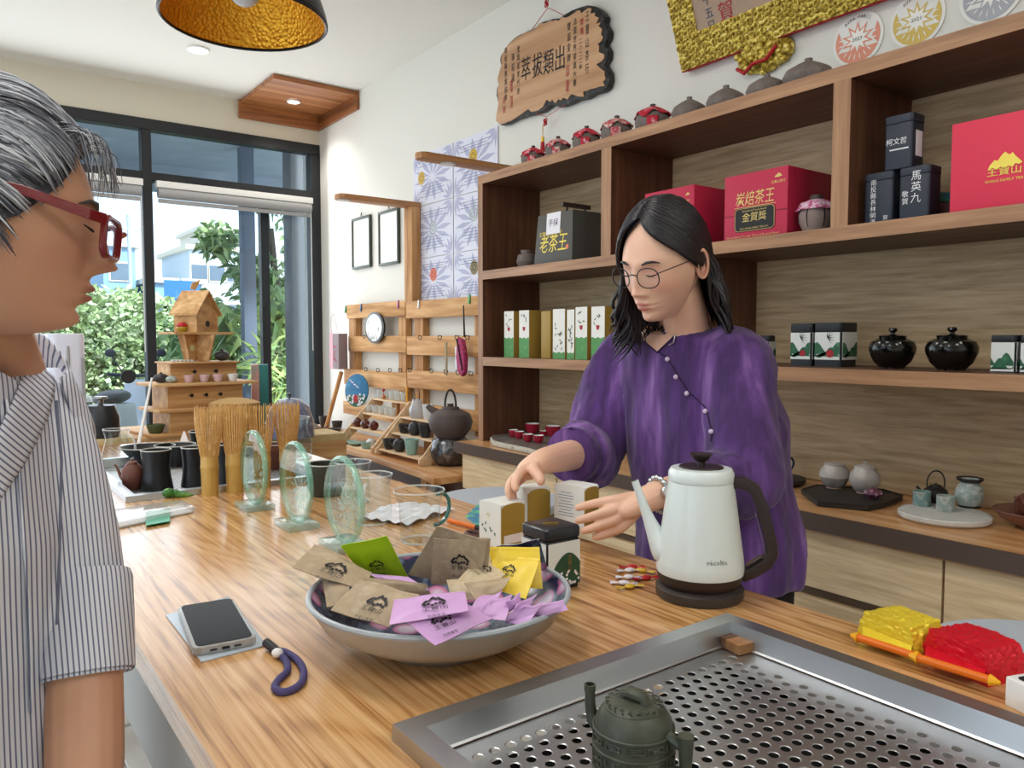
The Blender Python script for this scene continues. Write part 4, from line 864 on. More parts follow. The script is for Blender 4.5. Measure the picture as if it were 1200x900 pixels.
def labtin(px0, px1, x, pyt, label, red=True, seed=1, lidf=.22, botf=.16):
    y1, y0 = ywall(px0, x), ywall(px1, x); w_ = y1 - y0; h = P((px0 + px1) / 2, pyt, x=x).z - ZL; d = w_
    t = thing('labelled_tin', label, 'tin', (x + d / 2, (y0 + y1) / 2, ZL), group='tins with landscape labels')
    MB().prism(rrect(d, w_, .01), 0, h * (1 - lidf)).build('body', m_bkt, t); MB().prism(rrect(d + .002, w_ + .002, .011), h * (1 - lidf) + .001, h).build('lid', m_bkt, t, bevel=.003)
    for M in (frame((-d / 2, 0, h / 2), (0, -1, 0), (0, 0, 1), .0008), frame((0, -w_ / 2, h / 2), (1, 0, 0), (0, 0, 1), .0008)):
        ct = (1 - lidf + botf) / 2 - .5; landscape(t, M, w_ * .93, h * (1 - lidf - botf), ct * h, seed)
    M = frame((-d / 2, 0, h / 2), (0, -1, 0), (0, 0, 1), .0024)
    if red:
        mb = MB(); disc(mb, w_ * .13, M @ T(w_ * .12, -h * .2, 0)); mb.build('red_seal', m_redink, t, smooth=False)
        mb = MB()
        for k in range(6): mb.add([(0, 0, 0), (.004, .002, 0), (.022, 0, 0)], [(0, 1, 2)], M @ T(w_ * .02, h * .15, 0) @ R(-.9 + k * .5))
        mb.build('leaf_print', m_ink, t, smooth=False)
labtin(925.5, 951, 1.93, 379, 'black tin with green landscape label and red seal, left of the pair', seed=1); labtin(953.5, 986, 1.93, 378, 'black tin with green landscape label and red seal, right of the pair', seed=1)
labtin(889, 901, 1.97, 393, 'black labelled tin peeking out behind the purple shoulder', False, 2)
labtin(1160.5, 1191, 1.92, 392.5, 'small black lidded tin with pale mountain label, beside the black jars', False, 3, .2, .03); labtin(1195, 1226, 1.92, 393, 'small black lidded tin with pale mountain label, cut by the right edge', False, 3, .2, .03)
m_bgl = pm('black_oil_glaze', '#15140f', .12, var=(5, '#0e0d0b', '#221e14'), bump=(60, .08, .001))
for (px, wpx, top, lab) in ((1046, 51, 384, 'glossy black round jar with knob lid on the lower shelf, left of two'), (1115.5, 56, 383, 'glossy black round jar with knob lid on the lower shelf, right of two')):
    c = at_shelf(px, 1.95, ZL); r = pxm(c) * wpx / 2; h = P(px, top, x=1.95).z - ZL
    t = thing('black_jar', lab, 'jar', c, group='glossy black jars')
    MB().lathe([(0, 0), (r * .5, 0), (r * .55, .004), (r * .8, h * .18), (r * .98, h * .4), (r, h * .52), (r * .9, h * .66), (r * .6, h * .74), (0, h * .75)], 40).build('body', m_bgl, t)
    MB().lathe([(0, h * .74), (r * .56, h * .74), (r * .6, h * .8), (r * .35, h * .83), (r * .1, h * .84), (r * .1, h * .88), (r * .2, h * .93), (r * .16, h * .99), (0, h)], 32).build('lid', m_bgl, t)
    MB().lathe([(r * .5, 0), (r * .55, .004), (r * .6, .008)], 32).build('foot_ring', m_clay, t)
# ---------------------------------------------------------------- counter
def teapot(t, r, h, m, face=0.0, lidm=None, bail=False, spoutup=.8, handle=True, knob=True, seg=32):
    Mz = R(face)
    MB().lathe([(0, 0), (r * .6, 0), (r * .88, h * .18), (r, h * .42), (r * .92, h * .66), (r * .55, h * .82), (0, h * .83)], seg, Mz).build('body', m, t)
    MB().lathe([(0, h * .82), (r * .5, h * .83), (r * .42, h * .9), (r * .12, h * .93), (r * .1, h * .95), (r * .15, h * .98), (0, h)], 24, Mz).build('lid', lidm or m, t)
    MB().tube(bez((r * .8, 0, h * .35), (r * 1.25, 0, h * .4), (r * 1.2, 0, h * .7), (r * 1.6, 0, h * spoutup), 8), [r * .26, r * .22, r * .18, r * .15, r * .13, r * .12, r * .11, r * .1, r * .1], 12, Mz).build('spout', m, t)
    if handle: MB().tube(bez((-r * .88, 0, h * .7), (-r * 1.7, 0, h * .9), (-r * 1.7, 0, h * .1), (-r * .9, 0, h * .25), 12), r * .1, 8, Mz).build('handle', m, t)
    if bail: MB().tube([(0, 0, 0)] and bez((r * .7, 0, h * .78), (r * 1.0, 0, h * 1.9), (-r * 1.0, 0, h * 1.9), (-r * .7, 0, h * .78), 16), r * .065, 8, Mz).build('handle', m, t)
def on_counter(px, py): return P(px, py, z=CT)
m_blackm = pm('black_matte_tray', '#2b2725', .55); m_bteal = pm('dark_blue_glaze', '#20293a', .25, var=(12, '#151a22', '#24406a'))
c = on_counter(909, 566); t = thing('round_trivet', 'dark round wooden stand under the blue black teapot', 'stand', (c.x, c.y, CT)); MB().lathe([(0, 0), (.075, 0), (.085, .008), (.085, .018), (.078, .02), (0, .018)], 40).build('disc', m_blackm, t)
MB().lathe([(.06, .0185), (.062, .0195), (.064, .0185)], 32).build('groove_ring', m_knobc, t)
c2_ = P(909, 556, z=CT + .02); t = thing('teapot', 'small dark blue black glazed teapot on a round stand behind the purple sleeve', 'teapot', c2_); teapot(t, .034, .072, m_bteal, 2.3, m_blackm)
# black tray with two white jars
tp = [P(*q, z=CT + .012) for q in ((939, 574), (957, 568.5), (1036, 574), (1058, 581), (1037, 590), (1017, 593.5), (958, 588))]
cx_, cy_ = sum(p.x for p in tp) / 7, sum(p.y for p in tp) / 7
t = thing('serving_tray', 'black low tray with cut corners holding two pale jars', 'tray', (cx_, cy_, CT))
MB().prism([(p.x - cx_, p.y - cy_) for p in tp], 0, .012).build('board', m_blackm, t, bevel=.002)
MB().tube([(p.x - cx_, p.y - cy_, .0125) for p in tp], .0022, 6, closed=True).build('raised_rim', m_blackm, t)
m_pale = pm('pale_grey_glaze', '#b9b3ae', .45, var=(12, '#a9a39f', '#c6c1bb', '#9c958f'), bump=(60, .2, .001)); m_foot = pm('bare_clay_foot', '#c4a48b', .7)
for (px, py, wpx, hpx, lab, kn) in ((977.5, 571.5, 34, 32, 'pale grey round jar with flat lid on the black tray', 0), (1013, 577.5, 34.5, 38, 'pale grey round jar with knob lid on the black tray', 1)):
    c = P(px, py, z=CT + .0125); s_ = pxm(c); r = s_ * wpx / 2; h = s_ * hpx * .98
    t = thing('pale_jar', lab, 'jar', c, group='pale jars on the black tray'); hb = h * (.86 if kn else .94)
    MB().lathe([(0, .003), (r * .5, .003), (r * .72, hb * .14), (r, hb * .46), (r * .93, hb * .7), (r * .68, hb * .88), (r * .66, hb * .93), (0, hb * .93)], 36).build('body', m_pale, t)
    MB().lathe([(0, 0), (r * .5, 0), (r * .48, .004), (0, .004)], 28).build('foot_ring', m_foot, t)
    MB().lathe([(0, hb * .93), (r * .7, hb * .93), (r * .72, hb * .97), (r * .4, hb * 1.0), (0, hb)] if not kn else [(0, hb * .93), (r * .7, hb * .93), (r * .68, hb * .97), (r * .3, hb * 1.03), (r * .12, hb * 1.05), (r * .2, h * .97), (0, h)], 32).build('lid', m_pale, t)
c = P(1023, 583.5, z=CT + .0125); o = MB().lathe([(0, 0), (.014, .002), (.021, .011), (.018, .02), (.006, .026), (0, .027)], 24, wob=lambda a, z: .12 * math.cos(a * 6)).build('purple_stone', pm('purple_marble', '#6e3c50', .3, var=(60, '#5b2a40', '#84506a', '#d0b8c0')), loc=c); tag(o, 'small purple streaked ribbed tea pet in front of the knob jar', 'tea pet')
# round pale stone tray
e0, e1 = P(1053, 600, z=CT + .014), P(1160.5, 603, z=CT + .014); c = (e0 + e1) / 2; r = (e1 - e0).length / 2 * .97
t = thing('stone_plate', 'round pale stone plate holding a black kettle and cups', 'plate', (c.x, c.y, CT)); MB().lathe([(0, 0), (r * .94, 0), (r, .006), (r, .014), (r * .975, .0165), (0, .0155)], 56).build('disc', pm('pale_stone', '#cfcfca', .5, var=(30, '#c4c4bf', '#d8d8d3')), t)
MB().lathe([(r * .92, .0157), (r * .95, .0168), (r * .97, .0165)], 56).build('rim_line', m_pale, t)
zc = CT + .0165
m_bkettle = pm('cast_black_clay', '#26211f', .5, bump=(60, .2, .001)); m_cel = pm('mottled_celadon', '#8fa39e', .3, var=(45, '#6f8f8e', '#a7b4ae', '#6b6257')); m_celp = pm('mottled_grey_celadon', '#a9b2ac', .35, var=(45, '#8fa09b', '#c0c5bf', '#7e7468'))
c = P(1096, 589, z=zc); t = thing('teapot', 'small black kettle with arched bail handle on the stone plate', 'teapot', c); teapot(t, .029, .05, m_bkettle, 2.4, None, bail=True, handle=False)
for (px, py, m_, lab) in ((1080, 592, m_cel, 'green mottled cup on the stone plate, left'), (1108, 598, m_celp, 'grey mottled cup on the stone plate, front')):
    c = P(px, py, z=zc); t = thing('tea_cup', lab, 'cup', c, group='mottled cups'); r = .0205
    MB().lathe([(0, 0), (r * .95, 0), (r, .004), (r * 1.0, .036), (r * .9, .036), (r * .88, .008), (0, .006)], 28).build('body', m_, t); MB().lathe([(0, .026), (r * .9, .026), (0, .0265)], 20).build('tea_surface', m_pale, t)
c = P(1135.5, 594, z=zc); t = thing('vase', 'mottled grey green vase with dark flared rim on the stone plate', 'vase', c); r = .033
MB().lathe([(0, 0), (r * .7, 0), (r * .72, .004), (r * .95, .02), (r, .034), (r * .85, .05), (r * .62, .058), (r * .62, .062), (r * .86, .068), (r * .88, .072), (r * .6, .07), (r * .55, .05), (0, .05)], 36).build('body', m_celp, t)
MB().lathe([(r * .64, .0615), (r * .88, .0675), (r * .9, .0725), (r * .6, .0705)], 36).build('rim', m_bkettle, t); MB().lathe([(0, 0), (r * .73, 0), (r * .76, .006), (r * .7, .006)], 30).build('foot', m_bkettle, t)
m_zisha = pm('purple_clay', '#6e4034', .5, var=(30, '#643a2e', '#7c4c3e'), bump=(100, .12, .001))
c = P(1212, 618, z=CT); t = thing('clay_bowl', 'wide brown clay bowl at the right edge of the counter', 'bowl', c); MB().lathe([(0, 0), (.035, 0), (.04, .004), (.068, .02), (.082, .036), (.079, .038), (.06, .02), (0, .012)], 44).build('body', pm('brown_bowl_clay', '#8b6252', .55, bump=(80, .15, .001)), t); MB().lathe([(.0795, .0375), (.0815, .039), (.083, .0365)], 44).build('rim', m_zisha, t)
t = thing('teapot', 'brown clay teapot sitting in the clay bowl at the right edge', 'teapot', c + Vector((0, 0, .0125))); teapot(t, .042, .078, m_zisha, 2.9)
# left end of the counter: stone slab with red cups
e0 = P(574, 519, z=CT + .02); c = P(628, 520, z=CT + .02); 
ms = pm('grey_slate', '#7e7a72', .35, var=(20, '#6c6862', '#8f8a80')); mse = pm('pale_stone_edge', '#b9b3a5', .75, var=(40, '#c9c4b6', '#8f897b'), bump=(30, .8, .004))
slab_px = [(574.5, 512), (581, 507), (594, 504), (615, 503), (640, 504), (668, 510), (690, 518), (690, 530), (664, 534), (640, 530), (615, 524), (590, 519), (577, 516)]
sp = [P(a, b, z=CT + .022) for a, b in slab_px]; cx_, cy_ = sum(p.x for p in sp) / len(sp), sum(p.y for p in sp) / len(sp)
t = thing('stone_slab', 'grey natural stone slab with rough pale edge under the red cups', 'slab', (cx_, cy_, CT)); poly = [(p.x - cx_, p.y - cy_) for p in sp]
MB().prism(poly, 0, .021).build('rough_body', mse, t, bevel=.004); MB().prism([(x * .975, y * .975) for x, y in poly], .0205, .022).build('polished_face', ms, t, smooth=False)
m_cupr = pm('crimson_glaze', '#a51c36', .25, coat=.5); m_cupw = pm('white_glaze', '#ececea', .2)
def cup(px, py, r, h, lab, z=CT + .0225, mo=m_cupr, mi=m_cupw, grp='crimson cups on the stone slab', name='tea_cup'):
    c = P(px, py, z=z); t = thing(name, lab, 'cup', c, group=grp)
    MB().lathe([(0, 0), (r * .55, 0), (r * .6, h * .06), (r * .88, h * .35), (r, h), (r * .96, h)], 28).build('body', mo, t)
    MB().lathe([(r * .96, h), (r * .93, h * .97), (r * .82, h * .4), (r * .4, h * .15), (0, h * .12)], 28).build('inner_glaze', mi, t); return t
cup(601.5, 512, .021, .03, 'small crimson cup on the stone slab, farthest left'); cup(608.5, 514, .021, .03, 'small crimson cup on the stone slab, second from the left'); cup(618.5, 517.5, .022, .03, 'small crimson cup on the stone slab, third from the left'); cup(631, 519, .022, .03, 'small crimson cup on the stone slab, nearest the purple sleeve')
cup(624, 508.5, .033, .045, 'larger crimson cup with white inside behind the small ones'); cup(648, 511.5, .033, .045, 'larger crimson cup touching the purple sleeve'); cup(637, 511, .018, .022, 'tiny crimson cup between the two larger ones')
c = P(707, 536, z=CT); t = thing('clay_dish', 'small dark red clay dish on the counter behind the bent elbow', 'dish', c); MB().lathe([(0, 0), (.03, 0), (.055, .018), (.052, .02), (.028, .005), (0, .005)], 30).build('body', m_zisha, t); MB().ball((0, 0, .022), .022, 14, None, (1.3, .8, .6)).build('lump', m_zisha, t)

# ================================================================ things on the long table
def onT(px, py, z=TT): return P(px, py, z=z)
def view_axes(p):
    a = Vector((p.x, p.y, 0)).normalized(); return Vector((a.y, -a.x, 0)), a     # right, away
# ---- kettle
kb = onT(819.5, 697); kr = pxm(kb) * 50.5; rgt, awy = view_axes(kb); kz = math.atan2(rgt.y, rgt.x)
def hz(py, px=819.5): return P(px, py, y=kb.y).z - TT
t = thing('electric_kettle', 'white gooseneck electric kettle with dark brown handle and base beside the steel tray', 'kettle', (kb.x, kb.y, TT), kz)
m_kw = pm('kettle_white_enamel', '#dfe8e6', .3, coat=.35); m_kbr = pm('kettle_brown_plastic', '#2e2321', .42, bump=(200, .05, .0005)); m_kst = pm('kettle_steel_inlay', '#8d8884', .3, metal=.9)
H1, H0 = hz(557), .032
MB().lathe([(0, 0), (kr * .97, 0), (kr, .004), (kr, .014), (kr * .9, .018), (0, .018)], 56).build('power_base', pm('kettle_base_grey', '#3c3634', .4), t)
MB().lathe([(0, .019), (kr * .86, .019), (kr * .96, .028), (kr * .985, .037), (0, .037)], 56).build('lower_ring', m_kbr, t)
kt = pxm(kb) * 37.2
MB().lathe([(0, .0375), (kr * .985, .0375), (kr * 1.0, .043), (kr * .985, .055), (kt * 1.03, H1 * .9), (kt, H1 * .955), (0, H1 * .955)], 64).build('body', m_kw, t)
MB().lathe([(0, H1 * .956), (kt * 1.0, H1 * .957), (kt * 1.015, H1 * .97), (kt * 1.0, H1 * 1.03), (kt * .93, H1 * 1.06), (kt * .7, H1 * 1.065), (0, H1 * 1.065)], 56).build('lid', m_kw, t)
MB().lathe([(0, H1 * 1.065), (kt * .69, H1 * 1.066), (kt * .67, H1 * 1.075), (0, H1 * 1.072)], 48).build('lid_inlay', m_kbr, t)
MB().lathe([(0, H1 * 1.07), (.0055, H1 * 1.07), (.0055, H1 * 1.11), (.008, H1 * 1.12), (.016, H1 * 1.165), (.0165, H1 * 1.18), (0, H1 * 1.18)], 28).build('lid_knob', m_kbr, t)
u = pxm(kb)
sp_ = bez((-kr * .66, -kr * .1, .05), (-kr * .92, -kr * .08, .075), (-kr * 1.08, 0, H1 * .5), (-u * 76, 0, H1 * .93), 12)
MB().tube(sp_, [u * q for q in (11, 16, 17.5, 17, 15.5, 13.6, 11.8, 10.2, 8.6, 7.2, 6.2, 5.4, 5.0)], 20, flat=.85).build('spout', m_kw, t, angle=60)
MB().lathe([(0, 0), (u * 3, 0), (u * 3, .0006), (0, .0006)], 16, T(-u * 77, 0, H1 * .93) @ R(-.5, 'Y')).build('spout_mouth', m_kbr, t)
hp = [(kt * .92, 0, H1 * .95), (kt * 1.25, 0, H1 * .955), (kt * 1.62, 0, H1 * .9), (kt * 1.82, 0, H1 * .77), (kt * 2.12, 0, H1 * .47), (kt * 2.14, 0, H1 * .39), (kt * 2.0, 0, H1 * .31), (kt * 1.6, 0, H1 * .235), (kr * .92, 0, H1 * .19)]
def strap(pts, w_, th):
    vs = []; n = len(pts); fs = []
    for i, p in enumerate(pts):
        p = Vector(p); tg = (Vector(pts[min(i + 1, n - 1)]) - Vector(pts[max(i - 1, 0)])).normalized(); nn = Vector((-tg.z, 0, tg.x))
        for sx_, sy_ in ((1, 1), (1, -1), (-1, -1), (-1, 1)): vs.append(p + nn * sx_ * th / 2 + Vector((0, sy_ * w_ / 2, 0)))
    for i in range(n - 1):
        for k in range(4): fs.append((i * 4 + k, i * 4 + (k + 1) % 4, i * 4 + 4 + (k + 1) % 4, i * 4 + 4 + k))
    fs += [(0, 1, 2, 3), tuple(4 * (n - 1) + k for k in (3, 2, 1, 0))]; return vs, fs
vs, fs = strap(hp, .026, .0165); MB().add(vs, fs).build('handle', m_kbr, t, bevel=.003, angle=50)
ip = [(x - .0092 * (1 if x > kt * 1.5 else 0), 0, z + (.0088 if i > 5 else -.008)) for i, (x, _, z) in enumerate(hp)][3:8]; vs, fs = strap(ip, .015, .001); MB().add(vs, fs).build('steel_inlay', m_kst, t)
ang = -1.18; Mk = R(ang) @ T(kr * .972, 0, .066) @ R(PI / 2) @ R(PI / 2 - .13, 'X'); MB().text('récolte', .0105, Mk).build('lettering', pm('grey_letter', '#5d6462', .4), t, smooth=False)
# ---- vertical cornered boxes
def vbox(px, pyb, pl, pr, pyt, d_ratio=1.0, z=TT):
    """corner nearest the camera at px; left face pl px, right face pr px wide; d_ratio = left width / right width. Returns corner, right dir, left dir, wr, wl, h"""
    c = P(px, pyb, z=z); r_, a_ = view_axes(c); m = pxm(c)
    b = math.atan2(pl / d_ratio, pr); wr = math.hypot(pl / d_ratio, pr) * m * 1.03; wl = wr * d_ratio
    return c, r_ * math.cos(b) + a_ * math.sin(b), -r_ * math.sin(b) + a_ * math.cos(b), wr, wl, P(px, pyt, y=c.y).z - z
def placed(name, label, cat, vb, group=None):
    c, er, el, wr, wl, h = vb; ctr = c + er * wr / 2 + el * wl / 2; ang = math.atan2(er.y, er.x)
    return thing(name, label, cat, (ctr.x, ctr.y, c.z), ang, group), wr, wl, h
t, wr, wl, h = placed('tea_tin', 'square tin with black lid, gold seal and green hill label behind the bowl', 'tin', vbox(641, 696, 31, 39.5, 622))
m_tinb = pm('satin_black_tin', '#1c2027', .38, coat=.2)
MB().prism(rrect(wr - .001, wl - .001, .008), 0, h * .8).build('body', m_tinb, t, bevel=.001); MB().prism(rrect(wr + .002, wl + .002, .009), h * .802, h).build('lid', m_tinb, t, bevel=.005, seg=3)
MB().lathe([(0, h), (.0125, h), (.0125, h + .0008), (0, h + .0008)], 28).build('gold_seal', pm('antique_gold_foil', '#9c8038', .4, metal=.7), t)
mb = MB(); [mb.tube([(q * math.cos(a), q * math.sin(a), h + .001) for a in [2 * PI * i / 16 for i in range(16)]], .0003, 4, closed=True) for q in (.006, .01)]; mb.build('seal_lines', m_ink, t)
for M in (frame((0, -wl / 2, h * .42), (1, 0, 0), (0, 0, 1), .0004), frame((-wr / 2, 0, h * .42), (0, -1, 0), (0, 0, 1), .0004)):
    MB().box((0, 0, 0), (wr * .93, h * .7, .0006), M).build('label', m_lab, t, smooth=False)
    n = 14; top = [(wr * (-.4 + .865 * i / n), h * (-.25 + .42 * math.sin(PI * (.08 + .72 * i / n)))) for i in range(n + 1)]
    MB().add([(x, y, .0006) for x, y in top] + [(wr * .465, -h * .35, .0006), (-wr * .465, -h * .35, .0006)], [tuple(range(n + 3))], M).build('green_hill', pm('dark_green_hill', '#274c33', .5), t, smooth=False)
    mb = MB(); [disc(mb, .0022, M @ T(rnd.uniform(-.1, .45) * wr, rnd.uniform(-.33, -.12) * h, 0), .0012, 7) for _ in range(16)]; mb.build('white_flower_print', m_whitel, t, smooth=False)
    MB().text('王寶山', .008, M @ T(.01, h * .0, .0013), vertical=True).build('seal_print', pm('ochre_print', '#94682c', .5), t, smooth=False)
m_wbox = pm('white_card_box', '#e3e6e2', .5); m_gbox = pm('matte_gold_card', '#a98d3d', .42, metal=.15)
def teabox(vb, label):
    t, wr, wl, h = placed('white_gold_tea_box', label, 'box', vb, 'white and gold tea boxes')
    # white sleeve with a bowed top around a gold end
    prof = [(-wl / 2, 0), (wl / 2, 0), (wl / 2, h * .96), (wl / 2 - .004, h * .99), (0, h * 1.0), (-wl / 2 + .004, h * .99), (-wl / 2, h * .96)]
    Mx = Matrix(((0, 0, 1, 0), (1, 0, 0, 0), (0, 1, 0, 0), (0, 0, 0, 1)))
    MB().prism(prof, -wr / 2, wr / 2, Mx).build('white_sleeve', m_wbox, t, angle=50)
    arch = [(-wr / 2 + .001, 0), (wr / 2 - .001, 0), (wr / 2 - .001, h * .9)] + [(wr * .42 * math.cos(a), h * .9 + h * .075 * math.sin(a)) for a in [PI * i / 8 for i in range(9)]] + [(-wr / 2 + .001, h * .9)]
    MB().prism(arch, 0, .0015, frame((0, -wl / 2, 0), (1, 0, 0), (0, 0, 1), 0)).build('gold_end_panel', m_gbox, t, smooth=False)
    M = frame((-wr / 2, 0, h / 2), (0, -1, 0), (0, 0, 1), .0004); return t, wr, wl, h, M
t, wr, wl, h, M = teabox(vbox(586.7, 643, 25, 28, 591), 'white and gold tea box with leaf prints standing nearest the bowl')
mb = MB(); r_ = random.Random(3)
for i in range(7): Mx = M @ T(r_.uniform(-.35, .35) * wl, r_.uniform(-.4, 0) * h, 0) @ R(r_.uniform(0, 3)); mb.add([(-.004, 0, 0), (0, .002, 0), (.004, 0, 0), (0, -.002, 0)], [(0, 1, 2, 3)], Mx)
mb.build('leaf_prints', m_hill, t, smooth=False); MB().tube([(-.004 + .004 * math.cos(a), h * .2 + .003 * math.sin(a), 0) for a in [2 * PI * i / 10 for i in range(10)]], .0005, 4, M, closed=True).build('gold_teapot_print', m_goldf, t)
MB().box((0, -h * .33, .001), (wr * .8, h * .2, .0008), frame((0, -wl / 2, h / 2), (1, 0, 0), (0, 0, 1), .0016)).build('sticker', m_whitel, t, smooth=False)
t, wr, wl, h, M = teabox(vbox(617.8, 628, 17, 26.6, 573), 'white and gold tea box under the right hand of the woman in purple')
t, wr, wl, h, M = teabox(vbox(684.4, 620, 35, 16.6, 571, 1.6, z=.927), 'white and gold tea box with fine print held by her left hand')
mb = MB(); [mb.box((-wl * .1, h * (.3 - .07 * i), 0), (wl * (.5 if i % 3 else .35), .0012, .0003), M) for i in range(9)]; mb.build('print_lines', m_line, t, smooth=False)
# ---- bowl of sachets
bl, br = P(363.5, 692, z=.966), P(667.5, 690, z=.966); bc = (bl + br) / 2; bR = (br - bl).length / 2
m_bout = pm('grey_glazed_stoneware', '#bcb7ac', .35, var=(9, '#b0aaa0', '#c7c2b8'), coat=.2)
def floral():
    m, nt, b = _base('navy_floral_glaze'); v = _coords(nt); vo = nt.nodes.new('ShaderNodeTexVoronoi'); vo.inputs['Scale'].default_value = 22; nt.links.new(v, vo.inputs['Vector'])
    c1 = _ramp(nt, vo.outputs['Distance'], [(.2, '#d9c6dc'), (.36, '#c06a96'), (.42, '#232a4a'), (.9, '#151a30')])
    n = _ramp(nt, _noise(nt, v, 40, 4), [(.45, '#1a2138'), (.6, '#8aa0b4')]); mx = nt.nodes.new('ShaderNodeMixRGB'); mx.blend_type = 'LIGHTEN'; mx.inputs[0].default_value = .5
    nt.links.new(c1, mx.inputs[1]); nt.links.new(n, mx.inputs[2]); nt.links.new(mx.outputs[0], b.inputs['Base Color']); b.inputs['Roughness'].default_value = .2; return m
m_flor = floral()
t = thing('sachet_bowl', 'wide grey stoneware bowl with blue floral inside heaped with tea sachets', 'bowl', (bc.x, bc.y, TT)); bh = .066
MB().lathe([(0, .003), (bR * .42, .003), (bR * .43, 0), (bR * .47, 0), (bR * .5, .008), (bR * .72, .022), (bR * .9, .040), (bR, bh), (bR * .985, bh + .003), (bR * .97, bh)], 72).build('outer_shell', m_bout, t, angle=60)
MB().lathe([(bR * .97, bh), (bR * .87, .043), (bR * .68, .028), (bR * .4, .015), (0, .012)], 72).build('painted_inside', m_flor, t, angle=60)
MB().tube([(bR * .987 * math.cos(a), bR * .987 * math.sin(a), bh + .001) for a in [2 * PI * i / 72 for i in range(72)]], .0035, 8, closed=True).build('rim', pm('blue_grey_rim', '#a9b0b6', .3), t)
m_kraft = pm('kraft_paper', '#b39f84', .75, var=(60, '#aa967b', '#bcaa90'), bump=(25, .35, .003)); m_beige = pm('beige_paper', '#d0be9f', .7, var=(50, '#c7b494', '#d9c9ae'), bump=(25, .35, .003))
m_lime = pm('lime_foil', '#a4cc12', .45, bump=(28, .4, .003)); m_yel = pm('yellow_foil', '#e9c93c', .4, bump=(28, .5, .003)); m_lil = pm('lilac_foil', '#cfa3d6', .42, bump=(28, .45, .003)); m_flc = floral()
def sachet(corn, m_, label, logo=None, grp='tea sachets in the bowl', puff=.0035, seam=True):
    """corn: four (px, py, z) corners top-left, top-right, bottom-right, bottom-left as seen; the pouch is a puffed sheet between them"""
    c = [P(a, b, z=zz) for a, b, zz in corn]; n = 10; o = sum(c, Vector()) / 4
    nn = (c[1] - c[0]).cross(c[3] - c[0]).normalized()
    if nn.dot(_C - o) < 0: nn = -nn
    def pt(u_, v_, s_):
        a = c[0] * (1 - u_) + c[1] * u_; b = c[3] * (1 - u_) + c[2] * u_; q = a * (1 - v_) + b * v_
        edge = min(u_, 1 - u_, v_, 1 - v_); k = min(1, max(0, (edge - .08) / .25)); return q + nn * (s_ * (puff * math.sin(k * PI / 2) + .0005) + .0015 * math.sin(7 * u_ + corn[0][0]) * math.sin(5 * v_ + 1) + .0012 * (v_ - .5) * math.cos(9 * u_)) - o
    vs = []; fs = []
    for s_ in (1, -1):
        b0_ = len(vs); vs += [pt(i / n, j / n, s_) for i in range(n + 1) for j in range(n + 1)]
        fs += [(b0_ + i * (n + 1) + j, b0_ + (i + 1) * (n + 1) + j, b0_ + (i + 1) * (n + 1) + j + 1, b0_ + i * (n + 1) + j + 1) for i in range(n) for j in range(n)]
    N2 = (n + 1) ** 2; bd = [i * (n + 1) for i in range(n + 1)] + [n * (n + 1) + j for j in range(1, n + 1)] + [i * (n + 1) + n for i in range(n - 1, -1, -1)] + [j for j in range(n - 1, 0, -1)]
    for a, b in zip(bd, bd[1:] + bd[:1]): fs.append((a, b, b + N2, a + N2))
    t = thing('tea_sachet', label, 'sachet', o, group=grp); MB().add(vs, fs).build('pouch', m_, t, angle=60)
    ux = (c[1] - c[0] + c[2] - c[3]); M = frame(nn * (puff + .0022), ux, (c[0] - c[3] + c[1] - c[2])) if True else None
    if (M.to_3x3().col[2]).dot(nn) < 0: M = frame(nn * (puff + .0022), ux, (c[0] - c[3] + c[1] - c[2]))
    if logo:
        w_ = ux.length / 2; mb = MB(); Ml = M @ T(logo[0] * w_, logo[1] * w_, 0); mount_outline(mb, w_ * .17, Ml); mb.text('王寶山', w_ * .085, Ml @ T(0, -w_ * .17, 0), spacing=1.3, w=1.4); mb.text(logo[2], w_ * .06, Ml @ T(0, -w_ * .33, 0))
        mb.build('logo_print', m_ink, t, smooth=False)
    if seam: MB().tube([pt(i / 10, .07, 1) + nn * .0002 for i in range(11)], .0005, 4).build('seal_line', m_, t)
    return t
sachet([(512, 617, 1.045), (572, 633, 1.03), (560, 690, .965), (478, 673, .965)], m_kraft, 'kraft sachet leaning at the back of the bowl, mostly hidden by another kraft one')
sachet([(508, 631.5, 1.03), (575, 631, 1.03), (570, 690, .965), (505, 684, .965)], m_kraft, 'large upright kraft sachet with logo at the back centre of the bowl', (.0, .12, '高山烏龍茶'))
sachet([(399, 640, 1.015), (453, 628, 1.03), (479, 677, .965), (428, 677, .965)], m_lime, 'lime green sachet with black logo', (.02, -.02, 'GREENTEA'))
sachet([(369, 636.5, 1.01), (436, 671, .985), (425, 692, .972), (343, 666, .995)], m_kraft, 'kraft sachet sticking out over the left rim of the bowl', (.05, -.02, '蜜香紅茶'))
sachet([(378, 680, .975), (414, 672, .985), (404, 706, .965), (383, 712, .96)], m_kraft, 'small folded kraft sachet at the left inside of the bowl', None)
sachet([(425, 676, .985), (500, 684, .98), (505, 697, .965), (440, 700, .965)], m_kraft, 'kraft sachet lying flat in the middle of the bowl below the lime one', None)
sachet([(430, 672, .984), (478, 676, .984), (505, 692, .972), (470, 690, .97)], m_lil, 'lilac sachet edge peeping out under the lime sachet', None)
sachet([(420, 679, .992), (492, 697, .99), (456, 735, .966), (388, 716, .97)], m_kraft, 'kraft sachet with logo lying at the front left of the bowl', (.1, .0, '阿里山金萱'))
sachet([(582, 641, 1.01), (632, 632, 1.02), (642, 668, .965), (596, 672, .965)], m_flc, 'navy sachet printed with purple flowers behind the yellow ones', None)
sachet([(571, 641, 1.015), (632, 641, 1.015), (636, 690, .97), (585, 688, .97)], m_yel, 'yellow sachet with folded top, behind the other yellow one', None)
